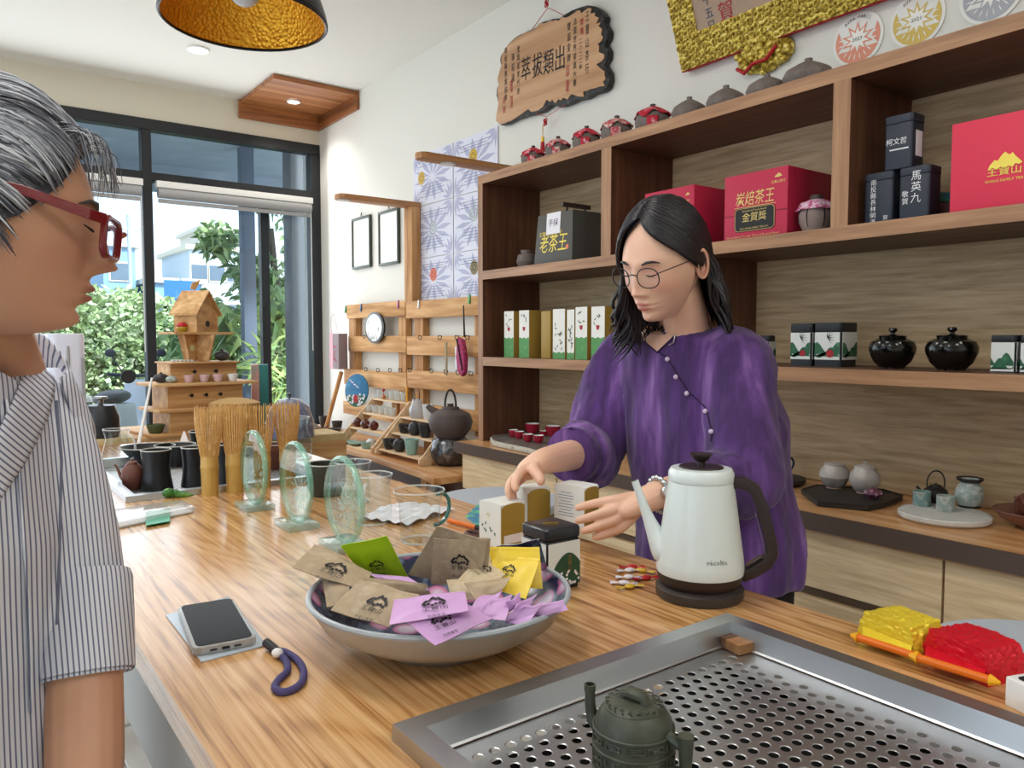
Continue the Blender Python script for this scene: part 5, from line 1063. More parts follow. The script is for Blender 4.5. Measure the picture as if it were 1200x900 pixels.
sachet([(580, 650, 1.005), (633.5, 655, 1.005), (616, 702, .97), (578, 690, .97)], m_yel, 'crumpled yellow sachet in front, with black logo', (-.12, .12, '桂花烏龍'))
sachet([(571, 645, 1.0), (592, 674, .99), (570, 690, .975), (537, 680, .985)], m_beige, 'beige sachet leaning on the yellow ones with half a logo', (.02, .1, '東方美人'))
sachet([(523, 680, .992), (585, 676, .992), (578, 700, .976), (530, 704, .972)], m_beige, 'beige crumpled sachet on the right centre heap', None)
sachet([(545, 683, .997), (599, 676, .992), (586, 694, .98), (560, 711, .968)], m_beige, 'beige sachet lowest of the right centre heap', None)
sachet([(560, 700, .978), (589, 694, .985), (572, 722, .966), (548, 718, .966)], m_lil, 'small lilac sachet just right of the flat lilac ones', None)
sachet([(575, 705, .982), (600, 697, .985), (592, 727, .968), (562, 724, .966)], m_lil, 'lilac sachet standing on edge, second of the lilac row', None)
sachet([(595, 706, .984), (610, 695, .99), (609, 712, .975), (594, 717, .97)], m_lil, 'little lilac sachet corner, third of the lilac row', None)
sachet([(606, 709, .984), (629, 696, .99), (613, 722, .97), (592, 728, .965)], m_lil, 'lilac sachet standing on edge, fourth of the lilac row', None)
sachet([(613, 712, .982), (638, 706, .985), (614, 733, .965), (592, 729, .962)], m_lil, 'lilac sachet over the front rim, fifth of the lilac row', None)
sachet([(624, 714, .978), (659, 702, .985), (666, 715, .975), (619, 724, .965)], m_lil, 'lilac sachet reaching over the right rim of the bowl', None)
sachet([(478, 730, .985), (548, 710, .990), (578, 724, .980), (510, 757, .968)], m_lil, 'lilac sachet hanging over the front rim under another lilac one', (-.15, .12, '四季春茶'))
sachet([(462, 702, 1.0), (545, 693, 1.002), (549, 716, .995), (456, 733, .985)], m_lil, 'flat lilac sachet with logo lying on top at the front', (.05, .02, '玫瑰果茶'))
# ---- candy wrappers
m_wr = [pm('candy_white_purple', '#e3dbe8', .4, var=(90, '#efeaf2', '#7d5a8e')), pm('candy_yellow', '#d9b53c', .4), pm('candy_red', '#c0222c', .4)]
for (px, py, a, k, lab) in ((738, 671, .25, 0, 'white and purple twisted candy, farthest of the little heap'), (737, 679, .1, 0, 'white and purple twisted candy, middle of the heap'), (731, 686, -.05, 0, 'white and purple twisted candy, nearest of the heap'), (752, 671, -.3, 1, 'yellow wrapped candy at the back of the heap'), (757, 680, .4, 2, 'red wrapped candy beside the kettle base'), (738, 690, .5, 1, 'yellow wrapped candy at the front of the heap'), (741, 667, .2, 2, 'small red wrapped candy behind the white ones')):
    c = onT(px, py); t = thing('wrapped_candy', lab, 'candy', c, -.8 + a, 'wrapped candies by the kettle'); s_ = .017
    MB().ball((0, 0, .004), .0075, 12, None, (1.2, .75, .55)).build('sweet', m_wr[k], t)
    for sg in (-1, 1):
        mb = MB(); mb.grid(lambda u_, v_: (sg * (.007 + .014 * u_), (v_ - .5) * (.003 + .013 * u_), .004 + .002 * math.sin(v_ * 19) * u_), 3, 10); mb.build('twist', m_wr[k], t)
# ---- packs behind the tray
def brick(vb, mt, label, clip_col=None):
    t, wr, wl, h = placed('vacuum_tea_pack', label, 'tea pack', vb, 'vacuum packed tea'); n = 24; r_ = random.Random(int(wr * 9999)); vs = []; fs = []
    bm = bmesh.new(); bmesh.ops.create_cube(bm, size=1); bmesh.ops.subdivide_edges(bm, edges=bm.edges, cuts=n, use_grid_fill=True)
    from mathutils import noise
    for v in bm.verts:
        x, y, z = v.co; tp_ = (z + .5)
        k = 1 - .10 * tp_ * abs(y) - .06 * max(0, tp_ - .6)
        q = Vector((x * wr * k, y * wl * (1 - .22 * tp_ * tp_), tp_ * h * (1 - .05 * (2 * y) ** 2)))
        nz = abs(noise.noise(q * 130)) * .0034 + abs(noise.noise(q * 330)) * .0018 - .002; v.co = q + q.normalized() * nz if tp_ > .02 else q
    mb = MB(); bm.verts.index_update(); mb.add([v.co for v in bm.verts], [[v.index for v in f.verts] for f in bm.faces]); bm.free()
    mb.build('foil_brick', mt, t, angle=30)
    return t, wr, wl, h
m_yf = pm('gold_yellow_foil', '#ecd23c', .3, metal=.25, bump=(130, .6, .002)); m_rf = pm('red_foil', '#d8162c', .3, metal=.25, bump=(130, .6, .002)); m_or = pm('orange_clip', '#e0701c', .35); m_yc = pm('yellow_clip_end', '#f0b01e', .35)
t, wr, wl, h = brick(vbox(1071, 775, 63, 34, 738, 1.35), m_yf, 'yellow foil vacuum tea pack with orange clip behind the steel tray'); MBx = None
rt_ = t
def clip2(t, wr, wl, p0, p1, zc, m_pk):
    a, b = P(*p0, z=TT + zc), P(*p1, z=TT + zc); L0 = Vector(t.location); t.rotation_euler.z
    Mi = (T(*t.location) @ R(t.rotation_euler.z)).inverted(); a, b = Mi @ a, Mi @ b; d = (b - a).normalized()
    MB().tube([a, b], .0048, 10).build('sealing_clip', m_or, t); MB().tube([a - d * .01, a], [.002, .0068], 8).tube([b, b + d * .01], [.0068, .002], 8).build('clip_end', m_yc, t)
    mt = m_pk; c0, c1 = Vector((-wr / 2, wl * .4, .018)), Vector((-wr / 2, -wl * .46, .018))
    MB().grid(lambda u_, v_: (a * .92 + b * .08) * (1 - u_) * v_ + (b * .92 + a * .08) * u_ * v_ + (c0 * (1 - u_) + c1 * u_) * (1 - v_), 8, 2).build('pack_mouth', mt, t)
clip2(t, wr, wl, (1006, 747), (1073, 769), .012, m_yf)
t, wr, wl, h = brick(vbox(1158, 806, 73, 40, 765, 1.35), m_rf, 'red foil vacuum tea pack with orange clip nearest the steel tray corner')
clip2(t, wr, wl, (1076, 771), (1160, 797), .016, m_rf)
c = P(1200, 836, z=TT); t = thing('white_ceramic_box', 'white ceramic box cut off by the right edge beside the tray', 'box', c + Vector((.03, -.02, 0)), -.35)
MB().prism(rrect(.075, .06, .004), 0, .03).build('body', m_cupw, t, bevel=.002); MB().prism(rrect(.06, .045, .004), .03, .031).build('inside', m_steeld, t, smooth=False)
# wooden block on the tray
zpl = z1 - .003
t, wr, wl, h = placed('wooden_block', 'small two-tone wooden block lying on the near steel tray', 'block', vbox(866, 769, 42, 27, 757, 1.5, z=zpl))
MB().bb(-wr / 2, wr / 2, -wl / 2, wl / 2, 0, max(h, .012)).build('body', wood('block_wood', '#7d5534', '#9b6d44', '#b48556', axis=0, grain=40), t, bevel=.002); MB().bb(-wr / 2 - .0002, wr / 2 + .0002, -.009, .012, .001, max(h, .012) + .0004).build('dark_stripe', wood('block_dark_wood', '#3d251a', '#5b3a28', '#6f4a34', axis=0, grain=60), t, smooth=False)
# bronze-like teapot on the tray
c = P(742, 905, z=zpl); m = pxm(c); r = m * 47; h = P(742, 815, y=c.y).z - zpl
m_brz = pm('dark_green_bronze_clay', '#4c4f42', .45, var=(30, '#3f4237', '#5c5f50'), bump=(120, .3, .001)); r0_, a0_ = view_axes(c)
t = thing('bronze_teapot', 'dark green grey teapot with archaic relief bands on the near steel tray', 'teapot', (c.x, c.y, zpl), math.atan2(r0_.y, r0_.x) - .5)
hb = h * .93
MB().lathe([(0, 0), (r * .9, 0), (r * .98, .006), (r, hb * .3), (r * .985, hb * .6), (r * .93, hb * .78), (r * .8, hb * .89), (r * .74, hb * .925), (0, hb * .925)], 56).build('body', m_brz, t)
MB().lathe([(0, hb * .92), (r * .735, hb * .925), (r * .73, hb * .94), (r * .6, hb * .985), (r * .3, hb * 1.01), (0, hb * 1.015)], 48).build('lid', m_brz, t)
MB().tube([(-r * .3, 0, hb * 1.0), (-r * .27, 0, hb * 1.07), (-r * .1, 0, hb * 1.10), (r * .12, 0, hb * 1.09), (r * .28, 0, hb * 1.06), (r * .3, 0, hb * 1.0)], [.005, .005, .006, .006, .005, .005], 10).build('lid_handle', m_brz, t)
mb = MB()
for zz in (.12, .42, .66): mb.tube([(r * 1.0 * math.cos(a) * (1 if zz < .5 else .985), r * math.sin(a) * (1 if zz < .5 else .985), hb * zz) for a in [2 * PI * i / 56 for i in range(56)]], .0014, 6, closed=True)
for k in range(12):
    a = 2 * PI * k / 12
    for zz in (.2, .3, .52):
        pts = [(r * 1.0 * math.cos(a + q * .2), r * 1.0 * math.sin(a + q * .2), hb * (zz + dz_)) for q, dz_ in ((-1, .0), (-1, .08), (1, .08), (1, .02), (-.4, .02), (-.4, .05), (.4, .05))]; mb.tube(pts, .0011, 5)
for k in range(18):
    a = 2 * PI * k / 18; rr = r * .62; mb.tube([(rr * math.cos(a) + .0035 * math.cos(b), rr * math.sin(a) + .0035 * math.sin(b), hb * .985) for b in [i * .9 for i in range(6)]], .0008, 5)
mb.build('relief_pattern', m_brz, t)
MB().tube([(-r * .95, 0, hb * .45), (-r * 1.2, 0, hb * .55), (-r * 1.27, 0, hb * .75), (-r * 1.28, 0, hb * .95)], [r * .2, r * .17, r * .14, r * .13], 14).lathe([(.004, 0), (r * .15, 0), (r * .15, .006), (.004, .006)], 14, T(-r * 1.28, 0, hb * .94)).build('spout', m_brz, t)
MB().tube([(r * .93, 0, hb * .68), (r * 1.25, 0, hb * .60), (r * 1.38, 0, hb * .66)], [.005, .0045, .005], 8).tube([(r * 1.4, 0, hb * .76), (r * 1.4, 0, hb * .2)], [.0075, .005], 8).tube([(r * 1.4, 0, hb * .25), (r * .97, 0, hb * .22)], .005, 8).build('handle', m_brz, t)
# ---- phone on a card, with wrist strap
q = [onT(a, b) for a, b in ((194, 722), (268, 700), (313, 757), (236, 777))]; cc = sum(q, Vector()) / 4
o = MB().prism([(p.x - cc.x, p.y - cc.y) for p in q], 0, .002).build('card', pm('pale_blue_card', '#aebac4', .35), loc=cc, bevel=.0008); tag(o, 'pale blue grey card lying under the phone at the table edge', 'card')
q = [P(a, b, z=TT + .012) for a, b in ((201, 711), (268, 702), (308, 745), (233, 761))]; pcn = sum(q, Vector()) / 4
ax = (q[1] - q[0] + q[2] - q[3]); ay = (q[0] - q[3] + q[1] - q[2]); lx, ly = ax.length / 2, ay.length / 2
t = thing('smartphone', 'smartphone with black screen in a clear case lying on the card', 'phone', (pcn.x, pcn.y, TT + .0022), math.atan2(ax.y, ax.x))
print('phone', lx, ly)
MB().prism(rrect(lx, ly, .011), 0, .0105).build('clear_case', pm('clear_plastic_case', '#c6c8c8', .15, alpha=.45), t, bevel=.002); MB().prism(rrect(lx - .006, ly - .006, .009), .001, .0102).build('body', pm('phone_steel_frame', '#b8bcc0', .3, metal=.8), t, bevel=.001)
MB().prism(rrect(lx - .009, ly - .009, .008), .0102, .0112).build('screen', pm('phone_screen', '#040405', .15, spec=.03), t, smooth=False)
mb = MB(); mb.box((0, -ly / 2 + .0002, .005), (.009, .002, .003)).box((-.014, -ly / 2 + .0002, .005), (.008, .002, .0018)).box((.014, -ly / 2 + .0002, .005), (.008, .002, .0018)); mb.build('port', m_ink, t)
m_cord = pm('purple_braided_cord', '#4b4374', .7, bump=(500, .8, .002)); zz = TT + .004
lp = [(316, 757), (326, 765), (336, 776), (336, 787), (326, 797), (322, 806), (330, 811), (343, 808), (353, 800), (356, 788), (350, 775), (338, 766), (327, 762)]
pts = [P(a, b, z=zz) for a, b in lp]; o_ = pts[0]
t = thing('wrist_strap', 'purple braided wrist strap looped on the table beside the phone', 'strap', (o_.x, o_.y, TT))
sm_ = []
for i in range(1, len(pts) - 1):
    for k in range(4):
        u_ = k / 4; a, b, c_, d = pts[max(i - 1, 0)], pts[i], pts[i + 1], pts[min(i + 2, len(pts) - 1)]
        sm_.append(.5 * ((2 * b) + (c_ - a) * u_ + (2 * a - 5 * b + 4 * c_ - d) * u_ ** 2 + (3 * b - a - 3 * c_ + d) * u_ ** 3))
MB().tube(sm_, .0042, 10).build('cord', m_cord, t, world=True)
a, b = P(312, 753, z=TT + .008), P(324, 763, z=TT + .006); MB().tube([a, b], .0055, 10).build('black_stop', m_ink, t, world=True); MB().ball(P(325, 765, z=TT + .008), .007, 12, None, (1, 1, .8)).build('metal_bead', m_cupw, t, world=True)
# ---- glass awards
def real_glass(name, col='#ffffff', rough=0.0, ior=1.45):
    m, nt, b = _base(name); b.inputs['Base Color'].default_value = srgb(col); b.inputs['Transmission Weight'].default_value = 1; b.inputs['Roughness'].default_value = rough; b.inputs['IOR'].default_value = ior; return m
m_glass = thin_glass('award_clear_glass', '#eef7f2', .05); m_gedge = pm('green_glass_edge', '#7cc7ac', .05, alpha=.5, coat=1.0); m_etch = pm('etched_glass', '#e8efec', .6, alpha=.5); m_clearw = pm('clear_glass_edge', '#f2f7f7', .04, alpha=.38, coat=1); m_clear = thin_glass('clear_table_glass', '#f6fafa', .06)
m_base = pm('glass_block', '#b7d9cc', .05, alpha=.45, coat=1.0)
for (px, top, bot, wpx, bpy_, lab) in ((298.5, 507, 594, 38, 598, 'glass disc award with etched star, farthest of the three'), (347.5, 520.5, 616, 45, 620, 'glass disc award with etched star, middle of the three'), (403.5, 535, 637, 54, 644, 'glass disc award, nearest of the three, behind the kraft sachets')):
    c = onT(px, bpy_ - 3); rr = (P(px, top, y=c.y).z - P(px, bot, y=c.y).z) / 2
    t = thing('glass_award', lab, 'award', c, group='round glass awards'); zc_ = P(px, bot, y=c.y).z - TT + rr; th = .0065
    zc_ = max(zc_, rr + .008); Md = T(0, 0, zc_) @ R(-PI / 2, 'Y') @ R(PI / 2)
    MB().add(*(lambda n: ([(rr * .93 * math.cos(2 * PI * i / n), rr * .93 * math.sin(2 * PI * i / n), s_ * th) for s_ in (-1, 1) for i in range(n)], [tuple(range(n))[::-1], tuple(range(n, 2 * n))]))(56), Md).build('glass_disc', m_glass, t, smooth=False)
    MB().lathe([(rr * .93, -th), (rr * .985, -th * .75), (rr, -th * .4), (rr, th * .4), (rr * .985, th * .75), (rr * .93, th)], 56, Md).build('bevelled_edge', m_gedge, t)
    mb = MB(); petals(mb, rr * .08, rr * .48, 8, Md @ T(0, rr * .2, 0), .2, .2, -th - .0006); petals(mb, rr * .3, rr * .62, 8, Md @ T(0, rr * .2, 0), .59, .14, -th - .0009); ring2(mb, rr * .66, rr * .675, Md @ T(0, rr * .2, 0), -th - .0007)
    mb.build('etched_star', m_etch, t, smooth=False)
    mb = MB(); mb.text('AVPA PARIS', rr * .16, frame((-th - .001, 0, zc_ - rr * .55), (0, -1, 0), (0, 0, 1))); mb.build('etched_lettering', m_etch, t, smooth=False)
    MB().bb(-.032, .032, -.045, .045, 0, .0125).build('glass_base', m_base, t, bevel=.002)
# ---- bamboo whisks (pot brushes): split tines on a node handle
m_bam = pm('bamboo_skin', '#c7a259', .45, var=(25, '#b8924a', '#d2b06a'), scale=(1, 1, .2)); m_tine = pm('bamboo_tine', '#e3bb78', .5, var=(50, '#cf9f58', '#f0d298'))
for (px, bot, top, lab) in ((246.5, 580, 477, 'bamboo tea whisk standing on its handle, leftmost of four'), (275.5, 577, 474, 'bamboo tea whisk standing on its handle, second from the left'), (308, 571, 474, 'bamboo tea whisk standing behind the first glass award'), (337.5, 568, 472, 'bamboo tea whisk, rightmost of four')):
    c = onT(px, bot); h = P(px, top, y=c.y).z - TT; k = h / .2; t = thing('bamboo_whisk', lab, 'whisk', c, rnd.uniform(0, 3), 'bamboo tea whisks')
    MB().lathe([(0, 0), (.0185 * k, 0), (.019 * k, .05 * k), (.0198 * k, .062 * k), (.0205 * k, .065 * k), (.0195 * k, .068 * k), (.019 * k, .09 * k), (0, .09 * k)], 24).build('handle', m_bam, t)
    mb = MB(); r_ = random.Random(int(px)); n = 34
    for i in range(n):
        a = 2 * PI * i / n; j = r_.uniform(-.01, .01); rs_ = [.0185, .022, .0275, .030, .0285 + r_.uniform(-.002, .001)]; zs_ = [.088, .11, .145, .175, .2 + j * .5]
        mb.tube([(q * k * math.cos(a + j), q * k * math.sin(a + j), z_ * k) for q, z_ in zip(rs_, zs_)], [.0012 * k, .0012 * k, .0011 * k, .0010 * k, .0007 * k], 4)
    for i in range(12):
        a = 2 * PI * i / 12; mb.tube([(q * k * math.cos(a), q * k * math.sin(a), z_ * k) for q, z_ in ((.012, .088), (.016, .13), (.018, .196))], .0013 * k, 4)
    o = mb.build('tines', m_tine, t); o['kind'] = 'stuff'
# ---- black cups and bowls on the far tray
zf = z2 - .003; m_bkc = pm('satin_black_ceramic', '#1b1c1f', .35, bump=(80, .05, .0005)); m_lip = pm('pale_cup_lip', '#b9b8b0', .35)
def hourglass(px, bot, top, wt_, lab, y_=None):
    c = P(px, bot, z=zf); h = P(px, top, y=c.y).z - zf; r = pxm(c) * wt_ / 2
    t = thing('black_cup', lab, 'cup', c, group='black waisted cups'); MB().lathe([(0, 0), (r, 0), (r * 1.0, .003), (r * .86, h * .35), (r * .83, h * .6), (r * .93, h), (r * .88, h), (r * .78, h * .6), (r * .8, h * .1), (0, h * .08)], 36).build('body', m_bkc, t); MB().tube([(r * .905 * math.cos(a), r * .905 * math.sin(a), h) for a in [2 * PI * i / 36 for i in range(36)]], .0018, 6, closed=True).build('lip', m_lip, t)
hourglass(184, 573, 527, 36, 'black waisted cup beside the brown teapot'); hourglass(228, 569, 524, 30, 'black waisted cup left of the whisks'); hourglass(264, 566, 520, 32, 'black waisted cup behind the two front whisks')
def flared(px, bot, top, wt_, lab, wb=.35, z=None, m_=None, zz=None, nm='black_bowl', cat='bowl', grp='black bowls on the far tray'):
    z = zf if z is None else z; c = P(px, bot, z=z); h = P(px, top, y=c.y).z - z; r = pxm(c) * wt_ / 2
    t = thing(nm, lab, cat, c, group=grp); MB().lathe([(0, 0), (r * wb, 0), (r * (wb + .03), h * .08), (r * (wb + .25), h * .4), (r, h), (r * .96, h), (r * (wb + .2), h * .42), (0, h * .12)], 40).build('body', m_ or m_bkc, t); MB().tube([(r * .98 * math.cos(a), r * .98 * math.sin(a), h) for a in [2 * PI * i / 40 for i in range(40)]], .0018, 6, closed=True).build('lip', m_lip, t); return t
flared(174, 546, 523, 60, 'black flared bowl behind the front waisted cup'); flared(206, 545, 521, 46, 'black flared bowl between the two waisted cups', .5)
flared(240, 538, 505, 34, 'small black bowl behind the white paper cone', .6); flared(322, 549, 520, 34, 'dark brown cup behind the whisks and first award', .6, m_=m_zisha)
c = P(156, 573, z=zf); t = thing('teapot', 'small reddish brown teapot on the far tray beside the black cup', 'teapot', c); teapot(t, pxm(c) * 12.5, pxm(c) * 36, m_zisha, 2.6)
def pitcher(px, bot, top, wb, wt_, lab, z, hd=None, grp='clear glass pitchers', hm=None, spout=True):
    c = P(px, bot, z=z); h = P(px, top, y=c.y).z - z; r, r2_ = pxm(c) * wb / 2, pxm(c) * wt_ / 2
    t = thing('glass_pitcher', lab, 'pitcher', c, hd or 0, grp)
    MB().lathe([(0, .001), (r * .9, .001), (r, h * .08), (r * 1.0, h * .35), (r2_ * .85, h * .75), (r2_, h)], 36, wob=lambda a, z_: .12 * max(0, math.cos(a)) ** 8 if z_ > h * .9 else 0).build('glass_body', m_clear, t)
    MB().tube([(r2_ * (1 + .12 * max(0, math.cos(a)) ** 8) * math.cos(a), r2_ * math.sin(a), h) for a in [2 * PI * i / 36 for i in range(36)]], .0016, 6, closed=True).tube([(r * .9 * math.cos(a), r * .9 * math.sin(a), .002) for a in [2 * PI * i / 36 for i in range(36)]], .0022, 6, closed=True).build('glass_rim', m_clearw, t)
    MB().tube(bez((-r2_ * .9, 0, h * .85), (-r2_ * 1.8, 0, h * .95), (-r2_ * 1.8, 0, h * .2), (-r * .95, 0, h * .25), 12), .0038, 8).build('handle', hm or m_clearw, t)
    return t
pitcher(138, 549, 503, 34, 28, 'clear glass pitcher on the far tray at the left', zf, 2.4)
pitcher(346, 537, 489, 40, 34, 'clear glass server in front of the blue glazed dome', TT, 1.0)
m_teal = pm('teal_striped_glass', '#2c6f6c', .12, coat=1)
pitcher(492, 634, 574, 46, 58, 'clear glass jug with teal handle beside the napkin', TT, PI - .75 + .9, hm=m_teal); pitcher(437, 612, 556, 44, 46, 'clear glass jug behind the nearest glass award', TT, .8); pitcher(414, 588, 541, 40, 42, 'clear glass jug near the wooden bench end', TT, 1.2)
c = onT(478, 604); t = thing('paper_napkin', 'crumpled white paper napkin among the glass jugs', 'napkin', c, .4); MB().grid(lambda u_, v_: ((u_ - .5) * .17, (v_ - .5) * .13, .004 + .010 * abs(math.sin(u_ * 9 + v_ * 4)) * math.sin(PI * u_) + .006 * math.sin(v_ * 13) ** 2), 24, 18).build('sheet', m_whitel, t)
# leaflet, orange pen, ring, plates, cone, rod, sign, leaf
q = [onT(a, b) for a, b in ((545, 606), (560, 592), (585, 603), (566, 622))]; cc = sum(q, Vector()) / 4
o = MB().prism([(p.x - cc.x, p.y - cc.y) for p in q], 0, .002).build('leaflet', pm('printed_leaflet', '#3fae9c', .4, var=(28, '#2e6fae', '#4fbf8e', '#e6d850')), loc=cc); tag(o, 'colourful blue green leaflet beside the white tea box', 'leaflet')
a, b = P(526, 610, z=TT + .006), P(558, 618, z=TT + .006); c = (a + b) / 2; t = thing('orange_marker', 'orange marker pen lying by the colourful leaflet', 'pen', (c.x, c.y, TT)); MB().tube([a, b], .005, 12).build('barrel', m_or, t, world=True); MB().tube([b, b + (b - a) * .22], .0055, 12).build('cap', m_ink, t, world=True)
c = P(556, 626, z=TT + .005); o = MB().tube([(.014 * math.cos(i * PI / 10), .02 * math.sin(i * PI / 10), .005) for i in range(20)], .0045, 8, closed=True).build('brown_ring', pm('plum_plastic', '#5a3a38', .3), loc=(c.x, c.y, TT)); tag(o, 'plum brown plastic ring half hidden by the white tea box', 'ring')
c = P(216, 517, z=zf + .02); o = MB().lathe([(0, .0), (.03, 0), (.004, .055), (0, .057)], 4, R(.5)).build('paper_cone', m_whitel, loc=(c.x, c.y, zf)); tag(o, 'white folded paper cone between the black bowls', 'paper')
a, b = P(162, 524, z=zf + .02), P(178, 443, y=P(162, 524, z=zf + .02).y + .1); o = MB().tube([a, b], [.007, .004], 8).build('white_rod', m_white, origin='base'); tag(o, 'slim white plastic rod leaning up from the glass pitcher', 'rod')
q = [onT(a, b) for a, b in ((120, 606), (212, 593), (229, 601), (133, 622))]; cc = sum(q, Vector()) / 4
t = thing('acrylic_sign', 'clear acrylic sign block with green panel lying flat on the table', 'sign', (cc.x, cc.y, TT)); MB().prism([(p.x - cc.x, p.y - cc.y) for p in q], 0, .014).build('acrylic_block', pm('clear_acrylic', '#dfe8e6', .05, alpha=.4, coat=1), t, bevel=.001)
MB().prism([(p.x - cc.x) * .97 for p in q] and [((p.x - cc.x) * .95, (p.y - cc.y) * .9) for p in q], .002, .004).build('white_insert', m_whitel, t, smooth=False)
g = [P(a, b, z=TT + .005) for a, b in ((171, 600), (200, 596), (199, 611), (171, 616))]; MB().prism([(p.x - cc.x, p.y - cc.y) for p in g], .0042, .006).build('green_panel', pm('sign_green', '#1f9a72', .3), t, smooth=False)
c = onT(205, 583); t = thing('green_tea_pet', 'little green bean shaped tea pet beside the far tray', 'tea pet', c, -.3); mg = pm('green_glaze', '#3f7a2e', .25, var=(50, '#2f6a24', '#6fa048')); MB().ball((-.014, 0, .012), .014, 16, None, (1, 1, .85)).ball((.002, .002, .009), .010, 14).build('body', mg, t); MB().tube([(.005, 0, .007), (.025, -.004, .006), (.042, -.002, .003)], [.008, .006, .001], 10).build('tail', mg, t)

# ================================================================ bench and stepped racks by the wall
m_live = wood('live_edge_bench', '#a06a3a', '#c08a55', '#d5a877', axis=1, grain=14, stretch=.1, rough=.45, rings=.8)
BZ = .70; t = thing('wooden_bench', 'long pine bench along the wall under the pallet racks', 'bench', (1.87, 3.85, 0))
pb_ = [(1.62, 2.735), (2.06, 2.735), (2.06, 4.95), (1.66, 4.95), (1.70, 4.5), (1.69, 4.0), (1.71, 3.6), (1.68, 3.2), (1.66, 2.9)]
MB().prism(pb_, BZ - .03, BZ).build('bench_top', m_live, t, world=True, bevel=.004)
MB().bb(1.80, 1.83, 2.76, 4.9, .08, BZ - .03).bb(1.83, 2.05, 2.76, 2.79, 0, BZ - .03).build('front_board', wood('dark_bench_panel', '#3d271b', '#55372a', '#6a4838', axis=1, grain=20), t, world=True)
for yy in (3.0, 4.7): MB().bb(1.74, 1.79, yy, yy + .05, 0, BZ - .03).build('leg', m_pinev, t, world=True)
m_ply = wood('birch_plywood', '#c9a57c', '#dcbd96', '#ead0ad', axis=1, grain=30, rough=.6)
def steprack(x0, yl, yr, tiers, label):
    t = thing('display_rack', label, 'display rack', ((x0 + tiers[-1][0]) / 2 + .03, (yl + yr) / 2, BZ), group='stepped display racks')
    for yy in (yl - .006, yr + .006):
        xs_ = [q[0] for q in tiers]; zs_ = [q[1] for q in tiers]
        pr = [(x0 - .012, 0), (x0 + .045, 0), (x0 + .055, .03), (xs_[-1] + .06, zs_[-1] - BZ - .035), (xs_[-1] + .06, zs_[-1] - BZ), (xs_[-1] - .01, zs_[-1] - BZ), (x0 + .0, .045), (x0 - .02, .03), (x0 - .022, .01)]
        MB().prism(pr, -.005, .005, T(0, yy, BZ) @ R(PI / 2, 'X')).build('side_board', m_ply, t, world=True, bevel=.002)
    for x_, z_ in tiers: MB().bb(x_ - .008, x_ + .062, yr, yl, z_ - .008, z_).build('shelf', m_ply, t, world=True, bevel=.001)
    MB().bb(tiers[-1][0] + .02, tiers[-1][0] + .04, (yl + yr) / 2 - .03, (yl + yr) / 2 + .03, BZ, tiers[-1][1] - .01).build('rear_prop', m_pinev, t, world=True)
    return t
# tier positions are read on each rack's left end plane
yLr = P(443, 525, x=1.74).y; Rt = []
for q, xx in (((443, 525), 1.74), ((458, 506), 1.80), ((469.6, 488), 1.86)): p = P(q[0], q[1], y=yLr); Rt.append((p.x, p.z))
yRr = P(496, 534, x=1.74).y
yLl = P(398, 519, x=1.74).y; Lt = []
for q in ((398, 519), (409.6, 499.5), (425, 483), (437, 466.5)): p = P(q[0], q[1], y=yLl); Lt.append((p.x, p.z))
yRl = yLr + .02
print('tiers', yLr, yRr, Rt, yLl, yRl, Lt)
steprack(Rt[0][0], yLr - .005, yRr, Rt, 'birch plywood stepped rack with dark teapots, right one next to the clay kettle'); steprack(Lt[0][0], yLl, yRl + .012, Lt, 'birch plywood stepped rack with four tiers, left one below the blue painting')
m_dpot = pm('dark_grey_glaze', '#3a3a3b', .35, var=(20, '#2b2b2c', '#555352')); m_cela = pm('celadon_glaze', '#93b5ab', .3); m_rbp = pm('red_brown_glaze', '#5a231b', .2, coat=.4); m_wh = pm('white_porcelain', '#d8dad9', .25)
def onR(tier, px, y0y1, tiers, dx=.028): x_, z_ = tiers[tier]; p = P(px, 500, x=x_ + dx); return Vector((x_ + dx, p.y, z_ + .0005))
def potlet(c, r, h, m_, lab, grp, knob=True, handle=False):
    t = thing('small_pot', lab, 'pot', c, 2.4, grp)
    MB().lathe([(0, 0), (r * .55, 0), (r * .9, h * .25), (r, h * .5), (r * .8, h * .78), (r * .5, h * .86), (0, h * .88)], 24).build('body', m_, t)
    if knob: MB().lathe([(0, h * .84), (r * .55, h * .85), (r * .5, h * .92), (r * .15, h * .94), (r * .2, h), (0, h)], 16).build('lid', m_, t)
    if handle: MB().tube([(r * .8, 0, h * .4), (r * 1.35, 0, h * .55), (r * 1.55, 0, h * .8)], [r * .2, r * .14, r * .1], 8).build('spout', m_, t)
def cupl(c, r, h, m_, lab, grp, nm='tea_cup'):
    t = thing(nm, lab, 'cup', c, 0, grp); MB().lathe([(0, 0), (r * .6, 0), (r * .75, h * .15), (r, h), (r * .92, h), (r * .66, h * .2), (0, h * .14)], 24).build('body', m_, t); MB().tube([(r * .96 * math.cos(a), r * .96 * math.sin(a), h) for a in [2 * PI * i / 20 for i in range(20)]], .0014, 5, closed=True).build('lip', m_, t)
G1 = 'wares on the right stepped rack'; G2 = 'wares on the left stepped rack'
cupl(onR(0, 456, 0, Rt), .033, .05, m_dpot, 'dark bowl cup, bottom tier of the right rack, left', G1); potlet(onR(0, 468, 0, Rt), .034, .068, m_dpot, 'dark lidded pot, bottom tier of the right rack, middle', G1, handle=True); cupl(onR(0, 482, 0, Rt), .035, .072, m_cela, 'pale celadon tumbler, bottom tier of the right rack', G1)
